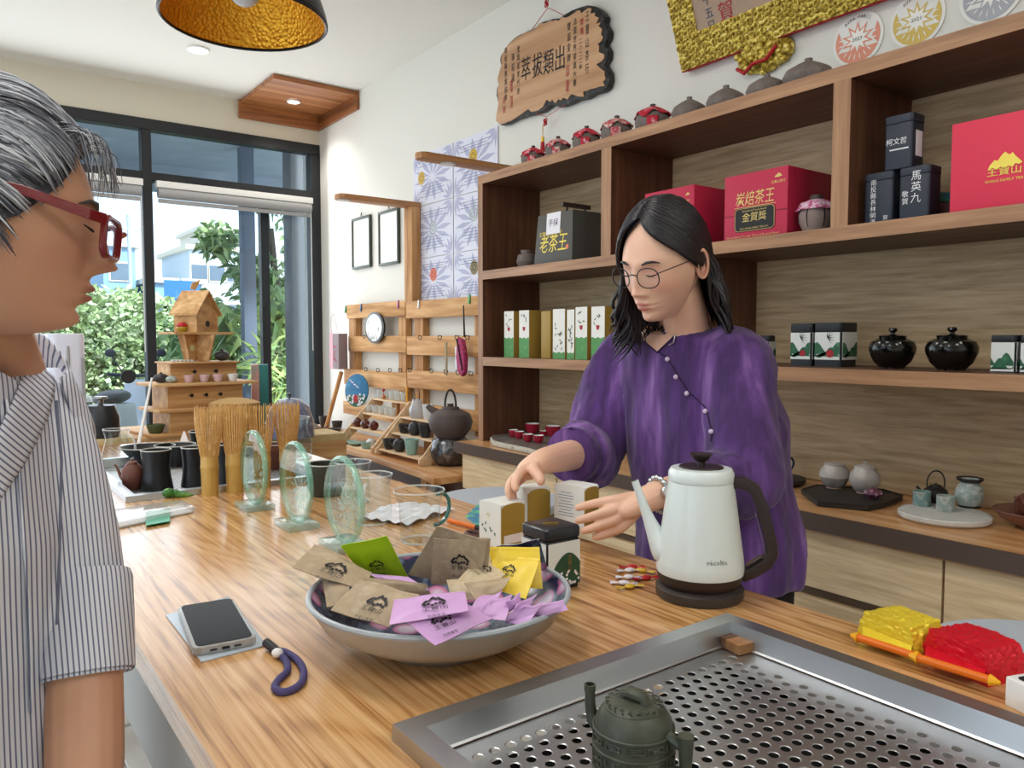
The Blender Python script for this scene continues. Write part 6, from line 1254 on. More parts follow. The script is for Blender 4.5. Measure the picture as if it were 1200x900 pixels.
cupl(onR(1, 474, 0, Rt), .032, .045, m_dpot, 'dark cup with spout, middle tier of the right rack, left', G1); potlet(onR(1, 486, 0, Rt), .034, .072, m_dpot, 'dark grey teapot, middle tier of the right rack, centre', G1, handle=True); cupl(onR(1, 498.5, 0, Rt), .034, .066, m_dpot, 'dark tall cup, middle tier of the right rack, right', G1)
c = onR(2, 489, 0, Rt); t = thing('water_flask', 'crackled clear glass flask with upright wire handle, top tier of the right rack', 'flask', c, 0, G1); MB().lathe([(0, 0), (.03, 0), (.042, .02), (.04, .05), (.025, .075), (.026, .095)], 28).build('glass_body', pm('frosted_glass', '#c9ccd0', .15, alpha=.6, coat=1, bump=(60, .6, .003)), t); MB().tube([(0, -.024, .09), (0, -.024, .135), (0, .024, .135), (0, .024, .09)], .002, 6).build('wire_handle', m_wire, t)
cupl(onR(2, 502, 0, Rt), .03, .075, m_wh, 'white tapered pitcher, top tier of the right rack', G1); potlet(onR(2, 512.5, 0, Rt), .026, .05, m_wh, 'small white pot, top tier of the right rack, right end', G1, handle=True)
t = thing('clear_bowl', 'pale green dish, bottom tier of the left rack, left', 'dish', onR(0, 408, 0, Lt), 0, G2); MB().lathe([(0, 0), (.02, 0), (.05, .014), (.047, .016), (0, .006)], 26).build('body', m_cela, t)
t = thing('clear_bowl', 'pale green dish, bottom tier of the left rack, second', 'dish', onR(0, 417, 0, Lt), 0, G2); MB().lathe([(0, 0), (.02, 0), (.045, .016), (.042, .018), (0, .006)], 26).build('body', m_cela, t)
cupl(onR(0, 430, 0, Lt), .036, .034, m_cela, 'grey green bowl, bottom tier of the left rack, right', G2); potlet(onR(0, 434.5, 0, Lt, .045), .028, .055, m_wh, 'silver white ribbed pot, bottom tier of the left rack', G2)
for k, px in enumerate((419, 428, 438)): potlet(onR(1, px, 0, Lt), .027, .05, m_rbp, 'red brown round pot on the left rack, ' + ('left', 'middle', 'right')[k] + ' of three', G2, handle=k == 2)
m_gls = pm('small_glassware', '#dde4e4', .08, alpha=.42, coat=1)
for k, px in enumerate((433, 440, 447, 454, 460)): cupl(onR(2, px, 0, Lt), .021, .042, m_gls, 'small clear glass cup on the third tier, number %s from the left' % ('one', 'two', 'three', 'four', 'five')[k], G2, 'glass_cup')
for k, px in enumerate((446, 453, 460, 467, 474)): cupl(onR(3, px, 0, Lt), .021, .046, m_gls, 'small clear glass cup on the top tier, number %s from the left' % ('one', 'two', 'three', 'four', 'five')[k], G2, 'glass_cup')
t = thing('amber_figure', 'tiny amber and red glass figure on the top tier of the left rack', 'figurine', onR(3, 450, 0, Lt, .01)); MB().ball((0, 0, .012), .012, 12).build('amber_body', pm('amber_glass', '#b8641e', .1, coat=1), t); MB().ball((0, 0, .05), .009, 10).tube([(0, 0, .02), (0, 0, .05)], .003, 6).build('red_top', m_redink, t)
t = thing('yellow_tweezers', 'yellow tweezers standing at the right end of the top tier', 'tweezers', onR(3, 477, 0, Lt, .03)); MB().bb(-.004, .004, -.004, .004, 0, .08).build('arm', m_yc, t); MB().bb(-.004, .004, .006, .01, 0, .07).build('arm', m_ink, t)
# dark wares on the bench at the left of the racks
for (px, py, r, h, lab) in ((391, 505, .045, .035, 'dark flat dish pair on the bench, leftmost'), (403, 500, .035, .06, 'dark cup on the bench beside the dish'), (412, 495, .038, .075, 'dark tall pot at the back of the bench')): c = P(px, py + 4, z=BZ); c.x = min(c.x, 1.99); cupl(c, r, h, m_dpot, lab, 'dark wares on the bench')
c = P(366, 512, z=BZ + .0); c.x = min(c.x, 1.9); t = thing('wooden_pot', 'brown rounded teapot on the bench by the window frame', 'pot', c, 0); teapot(t, .06, .085, pm('tan_clay', '#7a6a5a', .5), -.8)
# clay kettle on a silver stove
c = P(530, 547, z=BZ); c = Vector((1.87, c.y if c.y > 2.9 else 2.9, BZ)); c.y = P(528, 500, x=1.87).y; m = pxm(c); zz = lambda py: P(528, py, y=c.y).z
hs = P(530, 513, x=1.87).z - BZ; r = m * 25
t = thing('clay_stove', 'silver glazed round clay stove on the end of the bench', 'stove', c); MB().lathe([(0, 0), (r * .62, 0), (r * .9, hs * .25), (r, hs * .55), (r * .85, hs * .9), (r * .7, hs), (r * .6, hs * .98), (0, hs * .9)], 36, wob=lambda a, z: .02 * math.sin(a * 7 + z * 80)).build('body', pm('silver_glaze', '#77787b', .22, metal=.75, var=(14, '#4c4c50', '#a3a4a8'), bump=(30, .5, .004)), t)
MB().lathe([(0, 0), (r * .64, 0), (r * .7, .008), (0, .008)], 28).build('foot_ring', m_dpot, t)
ck = c + Vector((0, 0, hs + .001)); hk = P(528, 478, x=1.87).z - ck.z; r = m * 26
t = thing('clay_kettle', 'dark brown round clay kettle with bail handle on the silver stove', 'kettle', ck, -.9); mk = pm('dark_brown_clay', '#544846', .6, bump=(120, .2, .001))
MB().lathe([(0, 0), (r * .62, 0), (r * .92, hk * .28), (r, hk * .55), (r * .88, hk * .8), (r * .5, hk * .95), (0, hk * .97)], 40).build('body', mk, t); MB().lathe([(0, hk * .94), (r * .42, hk * .95), (r * .38, hk * 1.03), (r * .12, hk * 1.06), (r * .16, hk * 1.14), (0, hk * 1.15)], 24).build('lid', mk, t)
MB().tube([(-r * .6, 0, hk * .8), (-r * .95, 0, hk * .95), (-r * 1.1, 0, hk * 1.05)], [r * .2, r * .14, r * .12], 10).build('spout', mk, t); MB().tube(arc((0, 0, hk * 1.05), r * .26, 0, PI, 12, 'xz', r * .75), .005, 8).build('handle', m_blackm, t)

# ================================================================ window side: pagoda rack, steamer, dome
PY = 3.42; cP = P(233, 505, y=PY); ZB = cP.z; mP = pxm(cP)
m_ched = wood('display_cedar', '#a87a4a', '#c69862', '#d9b483', axis=0, grain=24, rough=.6); m_box = pm('straw_board', '#c9b382', .8, var=(20, '#bda674', '#d4c092'))
t = thing('display_plinth', 'straw coloured low plinth box standing behind the long table under the pagoda', 'plinth', (cP.x, PY + .1, 0)); MB().bb(-.3, .42, -.16, .25, .0, ZB - .022).build('body', m_box, t); MB().bb(-.33, .46, -.2, .28, ZB - .022, ZB - .001).build('top_board', m_ched, t, bevel=.003)
t = thing('pagoda_rack', 'tiered wooden pagoda display rack topped by a little bird house', 'display rack', (cP.x, PY, ZB), .12)
def zz(py): return P(233, py, y=PY).z - ZB
k = mP
MB().bb(-64 * k, 60 * k, -.13, .15, 0, .012).build('tier_board', m_ched, t, bevel=.002)
def tier(zb, zt, hw, d, holes, bw_, bz):
    MB().bb(-hw, hw, -d, -d + .01, zb, zt).bb(-hw, hw, d - .01, d, zb, zt).bb(-hw, -hw + .01, -d + .01, d - .01, zb, zt).bb(hw - .01, hw, -d + .01, d - .01, zb, zt).build('box_tier', m_ched, t)
    for hx in holes: MB().lathe([(0, 0), (.008, 0), (.008, .001), (0, .001)], 14, T(hx, -d - .0005, (zb + zt) / 2 + .005) @ R(PI / 2, 'X')).bb(-.014, .0, -.0012, 0, -.002, .002, T(hx, -d, (zb + zt) / 2 + .005)).build('peg_hole', m_ink, t, smooth=False)
    MB().bb(-bw_, bw_, -d - .03, d + .02, zt, zt + bz).build('tier_board', m_ched, t, bevel=.002)
tier(.012, zz(478.5), 42 * k, .10, (), 56 * k, .012); tier(zz(478.5) + .012, zz(450), 43 * k, .09, (-.06, 0, .06), 59 * k, .012); tier(zz(450) + .012, zz(425), 38 * k, .075, (-.04, .05), 39 * k, .006)
# cross plates that flare up, platform, bird house
za, zb_ = zz(423), zz(392)
for ang in (0, PI / 2): MB().prism([(-16 * k, za), (16 * k, za), (24 * k, zb_), (-24 * k, zb_)], -.005, .005, R(ang + .6) @ R(PI / 2, 'X')).build('flared_plate', m_ched, t)
for ang, sx_ in ((.6, -1), (.6, 1)): MB().lathe([(0, 0), (.014, 0), (.014, .0005), (0, .0005)], 18, R(ang) @ T(sx_ * 11 * k, -.006, (za + zb_) / 2) @ R(PI / 2, 'X')).build('opening_disc', pm('daylight_tone', '#d9dfb0', .9), t, smooth=False)  # solid discs coloured like the daylight beyond the openings
MB().bb(-35 * k, 35 * k, -.075, .075, zb_, zb_ + .01, R(.1)).build('platform', m_ched, t, bevel=.002)
zc_, zd_, ze_ = zb_ + .01, zz(367), zz(343); hw_ = 19 * k
Mh = R(.55); MB().prism([(-hw_, zc_), (hw_, zc_), (hw_, zd_), (0, ze_), (-hw_, zd_)], -.055, .055, Mh @ R(PI / 2, 'X')).build('house_body', m_ched, t)
MB().lathe([(0, 0), (.013, 0), (.013, .001), (0, .001)], 20, Mh @ T(0, -.0555, (zc_ + zd_) / 2 - .005) @ R(PI / 2, 'X')).build('entrance_hole', m_ink, t, smooth=False)
for sg in (-1, 1):
    d_ = Vector((sg * (hw_ + .012), 0, zd_ - .012)) - Vector((0, 0, ze_)); MB().add([(0, -.068, ze_), (0, .068, ze_), (d_.x, .068, ze_ + d_.z), (d_.x, -.068, ze_ + d_.z), (0, -.068, ze_ + .009), (0, .068, ze_ + .009), (d_.x, .068, ze_ + d_.z + .009), (d_.x, -.068, ze_ + d_.z + .009)], [(3, 2, 1, 0), (4, 5, 6, 7), (0, 1, 5, 4), (1, 2, 6, 5), (2, 3, 7, 6), (3, 0, 4, 7)], Mh).build('roof_board', m_ched, t)
MB().prism([(-.018, 0), (.0, .0), (.012, .02), (.02, .045), (.006, .035), (-.012, .03), (-.02, .012)], -.004, .004, T(0, 0, ze_ + .012) @ R(PI / 2, 'X')).build('wooden_bird', m_ched, t)
L0 = Vector((cP.x, PY, ZB)); Mr = R(.12)
def onp(px, lvl, dy): v = P(px, 450, y=PY + dy); return Vector((v.x, PY + dy, ZB + lvl + .0005))
z3 = zz(450) + .0122
m_pinkc = pm('pale_pink_glaze', '#d9b9bd', .35)
for px, mm, lab in ((221.5, m_pinkc, 'pale pink cup on the pagoda tier, left'), (239.5, m_pinkc, 'pale pink cup on the pagoda tier, middle'), (255.5, m_pinkc, 'pale pink cup on the pagoda tier, third'), (273, m_cupw, 'white cup on the pagoda tier, right')): cupl(onp(px, z3, -.095), .021, .03, mm, lab, 'cups on the pagoda rack')
cupl(onp(206, .0122, -.08), .024, .045, pm('mauve_mug_glaze', '#8a5560', .4), 'mauve square mug on the bottom board of the pagoda', 'cups on the pagoda rack', 'mug'); cupl(onp(227, .0122, -.08), .022, .045, pm('pale_green_mug', '#9aa87a', .4), 'pale green mug on the bottom board of the pagoda', 'cups on the pagoda rack', 'mug')
cupl(onp(181, .0122, -.08), .036, .034, pm('moss_glaze', '#4b5a3a', .4), 'mossy green bowl at the left end of the pagoda base', 'cups on the pagoda rack')
def lump(c, r, m_, nm, lab, cat, sz=(1.3, 1, .8)):
    t = thing(nm, lab, cat, c); MB().ball((0, 0, r * sz[2]), r, 14, None, sz).build('body', m_, t); MB().ball((0, 0, r * sz[2] * 1.9), r * .3, 8).build('knob', m_, t)
lump(onp(189, z3, -.06), .024, m_dpot, 'small_teapot', 'dark little teapot at the left end of the pagoda tier', 'teapot'); lump(onp(201, z3, -.09), .018, m_celp, 'small_teapot', 'pale speckled teapot near the left end of the pagoda tier', 'teapot')
lump(onp(261, zz(425) + .006, -.04), .03, m_dpot, 'round_pot', 'dark round pot beside the flared plates of the pagoda', 'pot', (1.1, 1, .75))
c = onp(215, zb_ + .01, -.04); t = thing('round_pot', 'tiny red and gold jar on the pagoda platform', 'jar', c); MB().lathe([(0, 0), (.015, 0), (.023, .014), (.021, .022), (0, .023)], 20).build('body', pm('olive_gold', '#a38a24', .35), t); MB().lathe([(.0215, .021), (.022, .027), (.012, .038), (0, .04)], 20).build('red_lid', m_redc, t)
for k_, px in enumerate((227, 234)): c = onp(px, zb_ + .01, -.055); t = thing('cat_figurine', 'tiny white animal figurine on the pagoda platform, %s' % ('left', 'right')[k_], 'figurine', c); MB().ball((0, 0, .01), .009, 10).ball((0, -.003, .021), .006, 8).build('body', m_wh, t); MB().ball((.003, -.004, .027), .002, 6).ball((-.003, -.004, .027), .002, 6).build('ears', m_wh, t)
for k_ in range(6): c = onp(203 + 4.6 * k_, zz(425) + .006, -.06); o = MB().lathe([(0, 0), (.007, 0), (.008, .008), (0, .009)], 12).build('tiny_cup', m_wh, loc=c); tag(o, 'tiny white cup below the flared plates, %s in the row from the left' % ('first', 'second', 'third', 'fourth', 'fifth', 'last')[k_], 'cup', 'tiny cups on the pagoda')
# steamer, dome, tower, pot, boxes
c = P(276, 515, y=3.2); ZS = c.z; r = pxm(c) * 28.5; hs = P(276, 467, y=3.2).z - ZS
t = thing('side_stand', 'low straw coloured stand behind the long table under the steamer', 'stand', (c.x + .12, 3.22, 0)); MB().bb(-.2, .34, -.08, .13, 0, ZS - .001).build('body', m_box, t); MB().bb(-.2, .34, -.085, -.081, .05, ZS - .03).build('front_panel', m_ched, t)
t = thing('bamboo_steamer', 'round bamboo steamer with woven lid behind the whisks', 'steamer', c); mst = pm('bamboo_band', '#b98d55', .6, var=(10, '#a97c46', '#c99e66'))
MB().lathe([(0, 0), (r * .93, 0), (r * .95, hs * .65), (0, hs * .65)], 44).build('basket', mst, t); MB().lathe([(r * .9, hs * .66), (r, hs * .66), (r * 1.0, hs * .9), (r * .96, hs * .9)], 44).build('lid_band', mst, t)
MB().grid(lambda u_, v_: ((v_) * r * .96 * math.cos(2 * PI * u_), v_ * r * .96 * math.sin(2 * PI * u_), hs * (1.02 - .12 * v_ * v_) + .002 * math.sin(44 * PI * u_) * math.sin(v_ * 30)), 88, 14).build('woven_lid', pm('woven_bamboo', '#c4a06c', .7, bump=(160, 1, .004)), t)
c = P(340, 515, y=3.15); r = pxm(c) * 28; h = P(340, 462, y=3.15).z - ZS; c.z = ZS; 
t = thing('glazed_dome', 'blue grey glazed dome cover with knob between steamer and wall', 'dome', c); h = P(340, 466, y=3.15).z - ZS
MB().lathe([(r * .97, 0), (r, .01), (r * .98, h * .4), (r * .8, h * .75), (r * .45, h * .95), (0, h)], 44).build('cover', pm('blue_speckle_glaze', '#7e86a0', .18, var=(40, '#636b88', '#a3a9bb'), coat=.5), t); MB().lathe([(0, h), (.006, h), (.005, h + .01), (.011, h + .018), (0, h + .022)], 18).build('knob', m_dpot, t)
t = thing('side_stand', 'dark small stand under the blue glazed dome', 'stand', (c.x + .06, 3.15, 0)); 
MB().bb(.04, .1, -.08, .12, 0, ZS - .001).build('body', m_dpot, t); bpy.data.objects.remove(t.children[0]); bpy.data.objects.remove(t)
c = P(380, 575, z=TT); flared(382, 580, 543, 46, 'dark olive ceramic basin behind the nearest glass award', .75, z=TT, m_=pm('olive_dark_glaze', '#383a33', .35), nm='ceramic_basin', cat='basin', grp=None)
# tall white appliance at the left behind the person
c = P(80, 560, y=3.6); c.z = 0; t = thing('tower_fan', 'tall slim pale lilac tower fan behind the striped shirt', 'fan', (c.x, 3.6, 0), .1); hT = P(80, 391, y=3.6).z; w_ = pxm(P(80, 450, y=3.6)) * 19
m_tow = pm('pale_lilac_plastic', '#d4d6e6', .4); MB().prism(rrect(w_ * 2, .13, .03), .03, hT).build('body', m_tow, t, bevel=.006); MB().prism(rrect(.012, .05, .005), hT * .68, hT - .05, T(0, -.045, 0)).build('handle_slot', m_blind, t); MB().cyl((0, 0, 0), .16, .03, 32).build('base', m_tow, t)
MB().bb(w_ * .7, w_ * .9, -.067, -.065, .2, hT - .1).build('grille', m_blind, t)
c = P(119, 512, y=3.35); r = pxm(c) * 20; h = P(119, 473, y=3.35).z - c.z; t = thing('black_lidded_pot', 'black round pot with steel knob left of the pagoda', 'pot', c); MB().lathe([(0, 0), (r * .9, 0), (r, h * .15), (r, h * .6), (r * .75, h * .95), (0, h)], 36).build('body', pm('black_enamel', '#25262b', .35), t); MB().lathe([(0, h), (.01, h), (.012, h + .015), (.026, h + .02), (.024, h + .028), (0, h + .03)], 18).build('knob', m_kst, t)
t = thing('wooden_crate', 'straw coloured crate under the black round pot', 'crate', (c.x, 3.37, 0)); MB().bb(-.07, .1, -.1, .12, 0, c.z - .001).build('box', m_box, t); MB().bb(-.075, .105, -.104, -.1, c.z - .06, c.z - .02).build('front_slat', m_ched, t)
c = P(304, 460, y=3.5); t = thing('teal_tea_box', 'tall teal and pink gift box right of the pagoda', 'box', (c.x, 3.5, ZB), -.3); hh = P(304, 427, y=3.5).z - ZB; kk = pxm(c); MB().bb(0, 10 * kk, -.04, .04, 0, hh).build('body', pm('teal_card', '#2c7c7c', .5), t, bevel=.002); MB().bb(-9 * kk, 0, -.04, .04, 0, hh).build('pink_side', pm('pink_teal_card', '#c79a94', .5, var=(9, '#cf9e97', '#58a5a0')), t, bevel=.002)

# ================================================================ outside the shop front
m_road = pm('asphalt', '#8f979c', .85, var=(3, '#868d92', '#9ba3a8')); m_pave = pm('pale_paving', '#c9c9c4', .8); m_conc = pm('grey_concrete', '#a7b4c1', .8, var=(2, '#9fadbb', '#b3bfca'))
o = MB().bb(-14, 16, WY + .2, 30, -.16, -.12).build('ground_outside', m_road, smooth=False); struct(o)
o = MB().bb(-6, 6, WY + .17, 6.6, -.12, -.02).build('pavement', m_pave, smooth=False); struct(o)
t = thing('canopy', 'dark grey concrete canopy slab outside above the shop front', 'canopy', (0, 6.6, 2.95)); MB().bb(-5, 5.2, -1.25, 1.5, 0, .22).build('slab', m_conc, t, smooth=False); MB().bb(-5, 5.2, 1.42, 1.52, -.25, 0).build('edge_beam', m_conc, t, smooth=False)
for (x_, y_, w_, lab) in ((P(290, 300, y=6.9).x, 6.9, .11, 'slender dark blue grey steel column outside, right window bay'), (P(350, 300, y=5.75).x, 5.75, .17, 'broad dark grey pillar just outside the right window edge')):
    t = thing('outdoor_column', lab, 'column', (x_, y_, -.12)); MB().bb(-w_ / 2, w_ / 2, -w_ / 2, w_ / 2, 0, 3.07).build('shaft', pm('column_grey_%d' % int(y_ * 10), '#5c6b7e' if w_ < .15 else '#5e666e', .6), t, bevel=.004); MB().bb(-w_ * .7, w_ * .7, -w_ * .7, w_ * .7, 0, .05).build('base_plate', m_conc, t)
# stone kerb wall in front of the hedge
t = thing('stone_wall', 'low rough rubble stone wall at the foot of the hedge across the road', 'wall', (0, 11.3, -.12)); r_ = random.Random(5); ms_ = [pm('rubble_%d' % i, c_, .9) for i, c_ in enumerate(('#8a8a86', '#77787a', '#9c9a92', '#6d6f70'))]; pool = []
for i in range(12):
    bm = bmesh.new(); bmesh.ops.create_icosphere(bm, subdivisions=1, radius=1); [setattr(v, 'co', v.co * r_.uniform(.8, 1.1)) for v in bm.verts]; me = bpy.data.meshes.new('stone'); bm.to_mesh(me); bm.free(); me.materials.append(ms_[i % 4]); pool.append(me)
for j in range(5):
    for i in range(50):
        o = bpy.data.objects.new('stone', pool[r_.randrange(12)]); COL.objects.link(o); o.parent = t; o.location = (-3.6 + i * .17 + (j % 2) * .08, r_.uniform(-.05, .05) + j * .05, .08 + j * .13); o.scale = (.1, .1, .08)
def leaves(mb, n, shape, size, seed, asp=.45, drop=0):
    r_ = random.Random(seed)
    for i in range(n):
        p = shape(r_); u = Vector((r_.gauss(0, 1), r_.gauss(0, 1), r_.gauss(0, .7))).normalized(); v = u.orthogonal().normalized(); v.rotate(Matrix.Rotation(r_.uniform(0, 6.3), 3, u)); s_ = size * r_.uniform(.6, 1.3)
        b_ = p + u * s_ * .5 + v * s_ * asp * .5; c_ = p + u * s_ + Vector((0, 0, -drop * s_)); d_ = p + u * s_ * .5 - v * s_ * asp * .5; mb.add([p, b_, c_, d_], [(0, 1, 2, 3)])
def leafmat(name, a, b, c_):
    m, nt, bs = _base(name); gi = nt.nodes.new('ShaderNodeNewGeometry'); nt.links.new(_ramp(nt, gi.outputs['Random Per Island'], [(0, a), (.5, b), (1, c_)]), bs.inputs['Base Color']); bs.inputs['Roughness'].default_value = .5
    bs.inputs['Transmission Weight'].default_value = 0; return m
m_l1 = leafmat('hedge_leaf', '#7a935f', '#a9c389', '#d6e2c2'); m_l2 = leafmat('tree_leaf', '#5f8150', '#8dae72', '#bdd29c'); m_l3 = leafmat('broad_leaf', '#54764a', '#82a566', '#bfd67e'); m_trunk = pm('bark_brown', '#5d5348', .9)
def bush(px, y, zt, rx, lab, seed, n=5200, m_=None, size=.11, name='hedge_bush', cat='bush', z0=.5, grp='bushes across the road'):
    x = P(px, 397, y=y).x; t = thing(name, lab, cat, (x, y, -.12), 0, grp); H = zt + .12
    blobs = [(random.Random(seed + i).uniform(-.7, .7) * rx, random.Random(seed + i + 50).uniform(-.4, .4) * rx, z0 + (H - z0) * random.Random(seed + i + 99).uniform(.15, .8), random.Random(seed + i + 7).uniform(.3, .55) * rx) for i in range(14)]
    def sh(r_):
        b = blobs[r_.randrange(14)]; d = Vector((r_.gauss(0, 1), r_.gauss(0, 1), r_.gauss(0, 1))).normalized() * b[3] * r_.uniform(.75, 1.05); q = Vector((b[0] + d.x, b[1] + d.y, b[2] + d.z)); q.z = max(.05, min(H, q.z)); return q
    mb = MB(); leaves(mb, n, sh, size, seed, .6); o = mb.build('foliage', m_ or m_l1, t, smooth=False); o['kind'] = 'stuff'
    for k_ in range(4): a_ = blobs[k_]; MB().tube([(a_[0] * .2, a_[1] * .2, 0), (a_[0] * .6, a_[1] * .6, a_[2] * .5), (a_[0], a_[1], a_[2])], [.05, .035, .015], 6).build('stem', m_trunk, t)
bush(30, 13.4, 2.2, 1.5, 'leafy pale green bush across the road, leftmost behind the head', 1); bush(105, 13.2, 2.0, 1.5, 'rounded sunlit bush across the road, below the nose of the profile', 2); bush(150, 12.9, 1.9, 1.2, 'pale green flowering bush just left of the window post', 3); bush(205, 13.1, 1.5, 1.2, 'low pale bush behind the pagoda', 4); bush(262, 13.4, 1.55, 1.4, 'low bush to the right behind the pagoda roof', 6)
def tree(px, y, h, cr, lab, seed, n, z0=1.0, m_=None, size=.16, asp=.4, trunkr=.07, drop=.3, nm='garden_tree'):
    x = P(px, 397, y=y).x; t = thing(nm, lab, 'tree', (x, y, -.12), 0, 'trees outside'); r0 = random.Random(seed)
    bl = [(r0.uniform(-.8, .8) * cr, r0.uniform(-.8, .8) * cr, r0.uniform(z0, h), r0.uniform(.25, .5) * cr) for _ in range(12)]
    MB().tube([(0, 0, 0), (.05, 0, h * .4), (-.03, .03, h * .8)], [trunkr, trunkr * .7, trunkr * .3], 8).build('trunk', m_trunk, t)
    for b in bl[:7]: MB().tube([(0, 0, h * .3), (b[0] * .5, b[1] * .5, (h * .3 + b[2]) / 2), b[:3]], [trunkr * .4, trunkr * .25, .006], 5).build('branch', m_trunk, t)
    def sh(r_): b = bl[r_.randrange(12)]; d = Vector((r_.gauss(0, 1), r_.gauss(0, 1), r_.gauss(0, 1))).normalized() * b[3] * r_.uniform(.3, 1.05); return Vector((b[0] + d.x, b[1] + d.y, max(.3, b[2] + d.z)))
    mb = MB(); leaves(mb, n, sh, size, seed, asp, drop); o = mb.build('foliage', m_ or m_l2, t, smooth=False); o['kind'] = 'stuff'
tree(325, 8.6, 3.3, .8, 'feathery green tree behind the broad pillar', 11, 3000, .7); tree(266, 9.6, 1.9, .7, 'loose leafy tree right of the pagoda roof', 12, 420, 1.0, size=.2); tree(300, 7.4, 1.75, .55, 'broad leaved glossy shrub between the outdoor columns', 13, 520, .35, m_l3, .26, .34, .03, .5, 'garden_shrub'); tree(330, 6.9, 1.3, .4, 'spiky bright green plant at the foot of the broad pillar', 14, 520, .2, m_l3, .24, .12, .02, .2, 'garden_shrub'); tree(240, 8.4, 1.2, .5, 'low mixed green shrub behind the pagoda platform', 15, 500, .3, m_l2, .16, .4, .02, .3, 'garden_shrub')
# houses far behind
m_hw = pm('pale_blue_render', '#c3d3de', .8); m_hb = pm('blue_panel', '#7fa3c0', .7); m_hc = pm('cream_render', '#ddd8c8', .8); m_win = pm('house_window', '#5f7284', .25)
def house(px0, px1, y, pyt, pyb, m_, lab, rows=2, cols_=3, roof=None):
    a, b = P(px0, pyt, y=y), P(px1, pyt, y=y); w_ = b.x - a.x; zt = a.z; t = thing('building', lab, 'building', ((a.x + b.x) / 2, y + 2, -.12)); zt += .12
    MB().bb(-w_ / 2, w_ / 2, -2, 2, 0, zt).build('walls', m_, t, smooth=False); MB().bb(-w_ / 2 - .15, w_ / 2 + .15, -2.15, 2.15, zt, zt + .15).build('roof_slab', roof or m_hc, t, smooth=False)
    zb0 = max(.5, zt - 3.2)
    for i in range(rows):
        for j in range(cols_):
            cx, cz = -w_ / 2 + (j + .5) * w_ / cols_, zt - .75 - i * 1.3
            if cz < .6: continue
            o = MB().bb(cx - .3, cx + .3, -2.04, -1.99, cz - .3, cz + .3).build('window', m_hc, t, smooth=False); MB().bb(cx - .25, cx + .25, -2.06, -2.04, cz - .25, cz + .25).build('pane', m_win, o, smooth=False)
house(222, 284, 27, 292, 400, m_hw, 'pale blue house with small roof room far across the road'); house(240, 275, 32.5, 268, 300, m_hc, 'cream roof room behind the pale blue house', 1, 2); house(178, 236, 25, 331, 400, m_hb, 'low blue shed roof between the bushes, left of the house', 1, 4); house(120, 158, 26, 288, 400, m_hb, 'narrow blue building behind the nose of the profile', 3, 1)
x_ = P(152, 300, y=22).x; t = thing('utility_pole', 'thin utility pole beside the narrow blue building', 'pole', (x_, 22, -.12)); MB().tube([(0, 0, 0), (0, 0, 4.6)], .05, 8).build('shaft', m_conc, t); MB().bb(-.4, .4, -.03, .03, 4.2, 4.3).build('cross_arm', m_conc, t)
x_ = P(213, 350, y=14.8).x; t = thing('street_sign', 'small blue road sign on a pole behind the pagoda roof', 'sign', (x_, 14.8, -.12)); MB().tube([(0, 0, 0), (0, 0, 2.5)], .03, 8).build('post', m_conc, t); MB().bb(-.3, .3, -.04, -.02, 2.1, 2.45).build('blue_plate', pm('sign_blue', '#2f6fae', .5), t)
# parked scooter
c = P(147, 470, y=9.2); t = thing('scooter', 'parked white and dark scooter seen through the glass left of the pagoda', 'scooter', (c.x, 9.2, -.12), 1.1)
m_sc = pm('scooter_white', '#d5dce6', .3); m_scb = pm('scooter_dark', '#394049', .4)
for xx_ in (-.55, .55): MB().tube([(xx_ + .2 * math.cos(a), 0, .22 + .2 * math.sin(a)) for a in [2 * PI * i / 20 for i in range(20)]], .055, 8, closed=True).build('wheel', m_ink, t)
MB().prism([(-.75, .45), (-.35, .35), (.1, .28), (.35, .35), (.5, .9), (.42, .95), (.25, .5), (0, .42), (-.1, .72), (-.7, .75)], -.14, .14, R(PI / 2, 'X')).build('body', m_sc, t, bevel=.04)
MB().ball((-.38, 0, .8), .3, 16, None, (1.1, .5, .25)).build('seat', m_scb, t); MB().tube([(.38, -.3, 1.0), (.46, -.1, .98), (.46, .1, .98), (.38, .3, 1.0)], .02, 8).build('handlebar', m_scb, t)
for sg in (-1, 1): MB().tube([(.44, sg * .15, 1.0), (.4, sg * .25, 1.2)], .008, 6).ball((.4, sg * .27, 1.24), .06, 12, None, (.4, 1, .8)).build('mirror', m_scb, t)
# stools behind the table
m_stool = pm('pale_grey_seat', '#c3cdd8', .45)
for (cx, cy, r, lab) in ((1.375, 1.93, .2, 'round pale blue grey stool seat behind the white and gold boxes'), (1.36, .42, .2, 'round pale stool seat behind the red tea pack at the right edge')):
    t = thing('round_stool', lab, 'stool', (cx, cy, 0)); MB().lathe([(0, .755), (r * .96, .755), (r, .762), (r, .776), (r * .97, .782), (0, .782)], 48).build('seat', m_stool, t)
    for k_ in range(4): a = PI / 4 + k_ * PI / 2; MB().tube([(r * .6 * math.cos(a), r * .6 * math.sin(a), .755), (r * .95 * math.cos(a), r * .95 * math.sin(a), 0)], .012, 8).build('leg', m_kst, t)
    MB().tube([(r * .85 * math.cos(a), r * .85 * math.sin(a), .25) for a in [2 * PI * i / 32 for i in range(32)]], .008, 8, closed=True).build('foot_ring', m_kst, t)

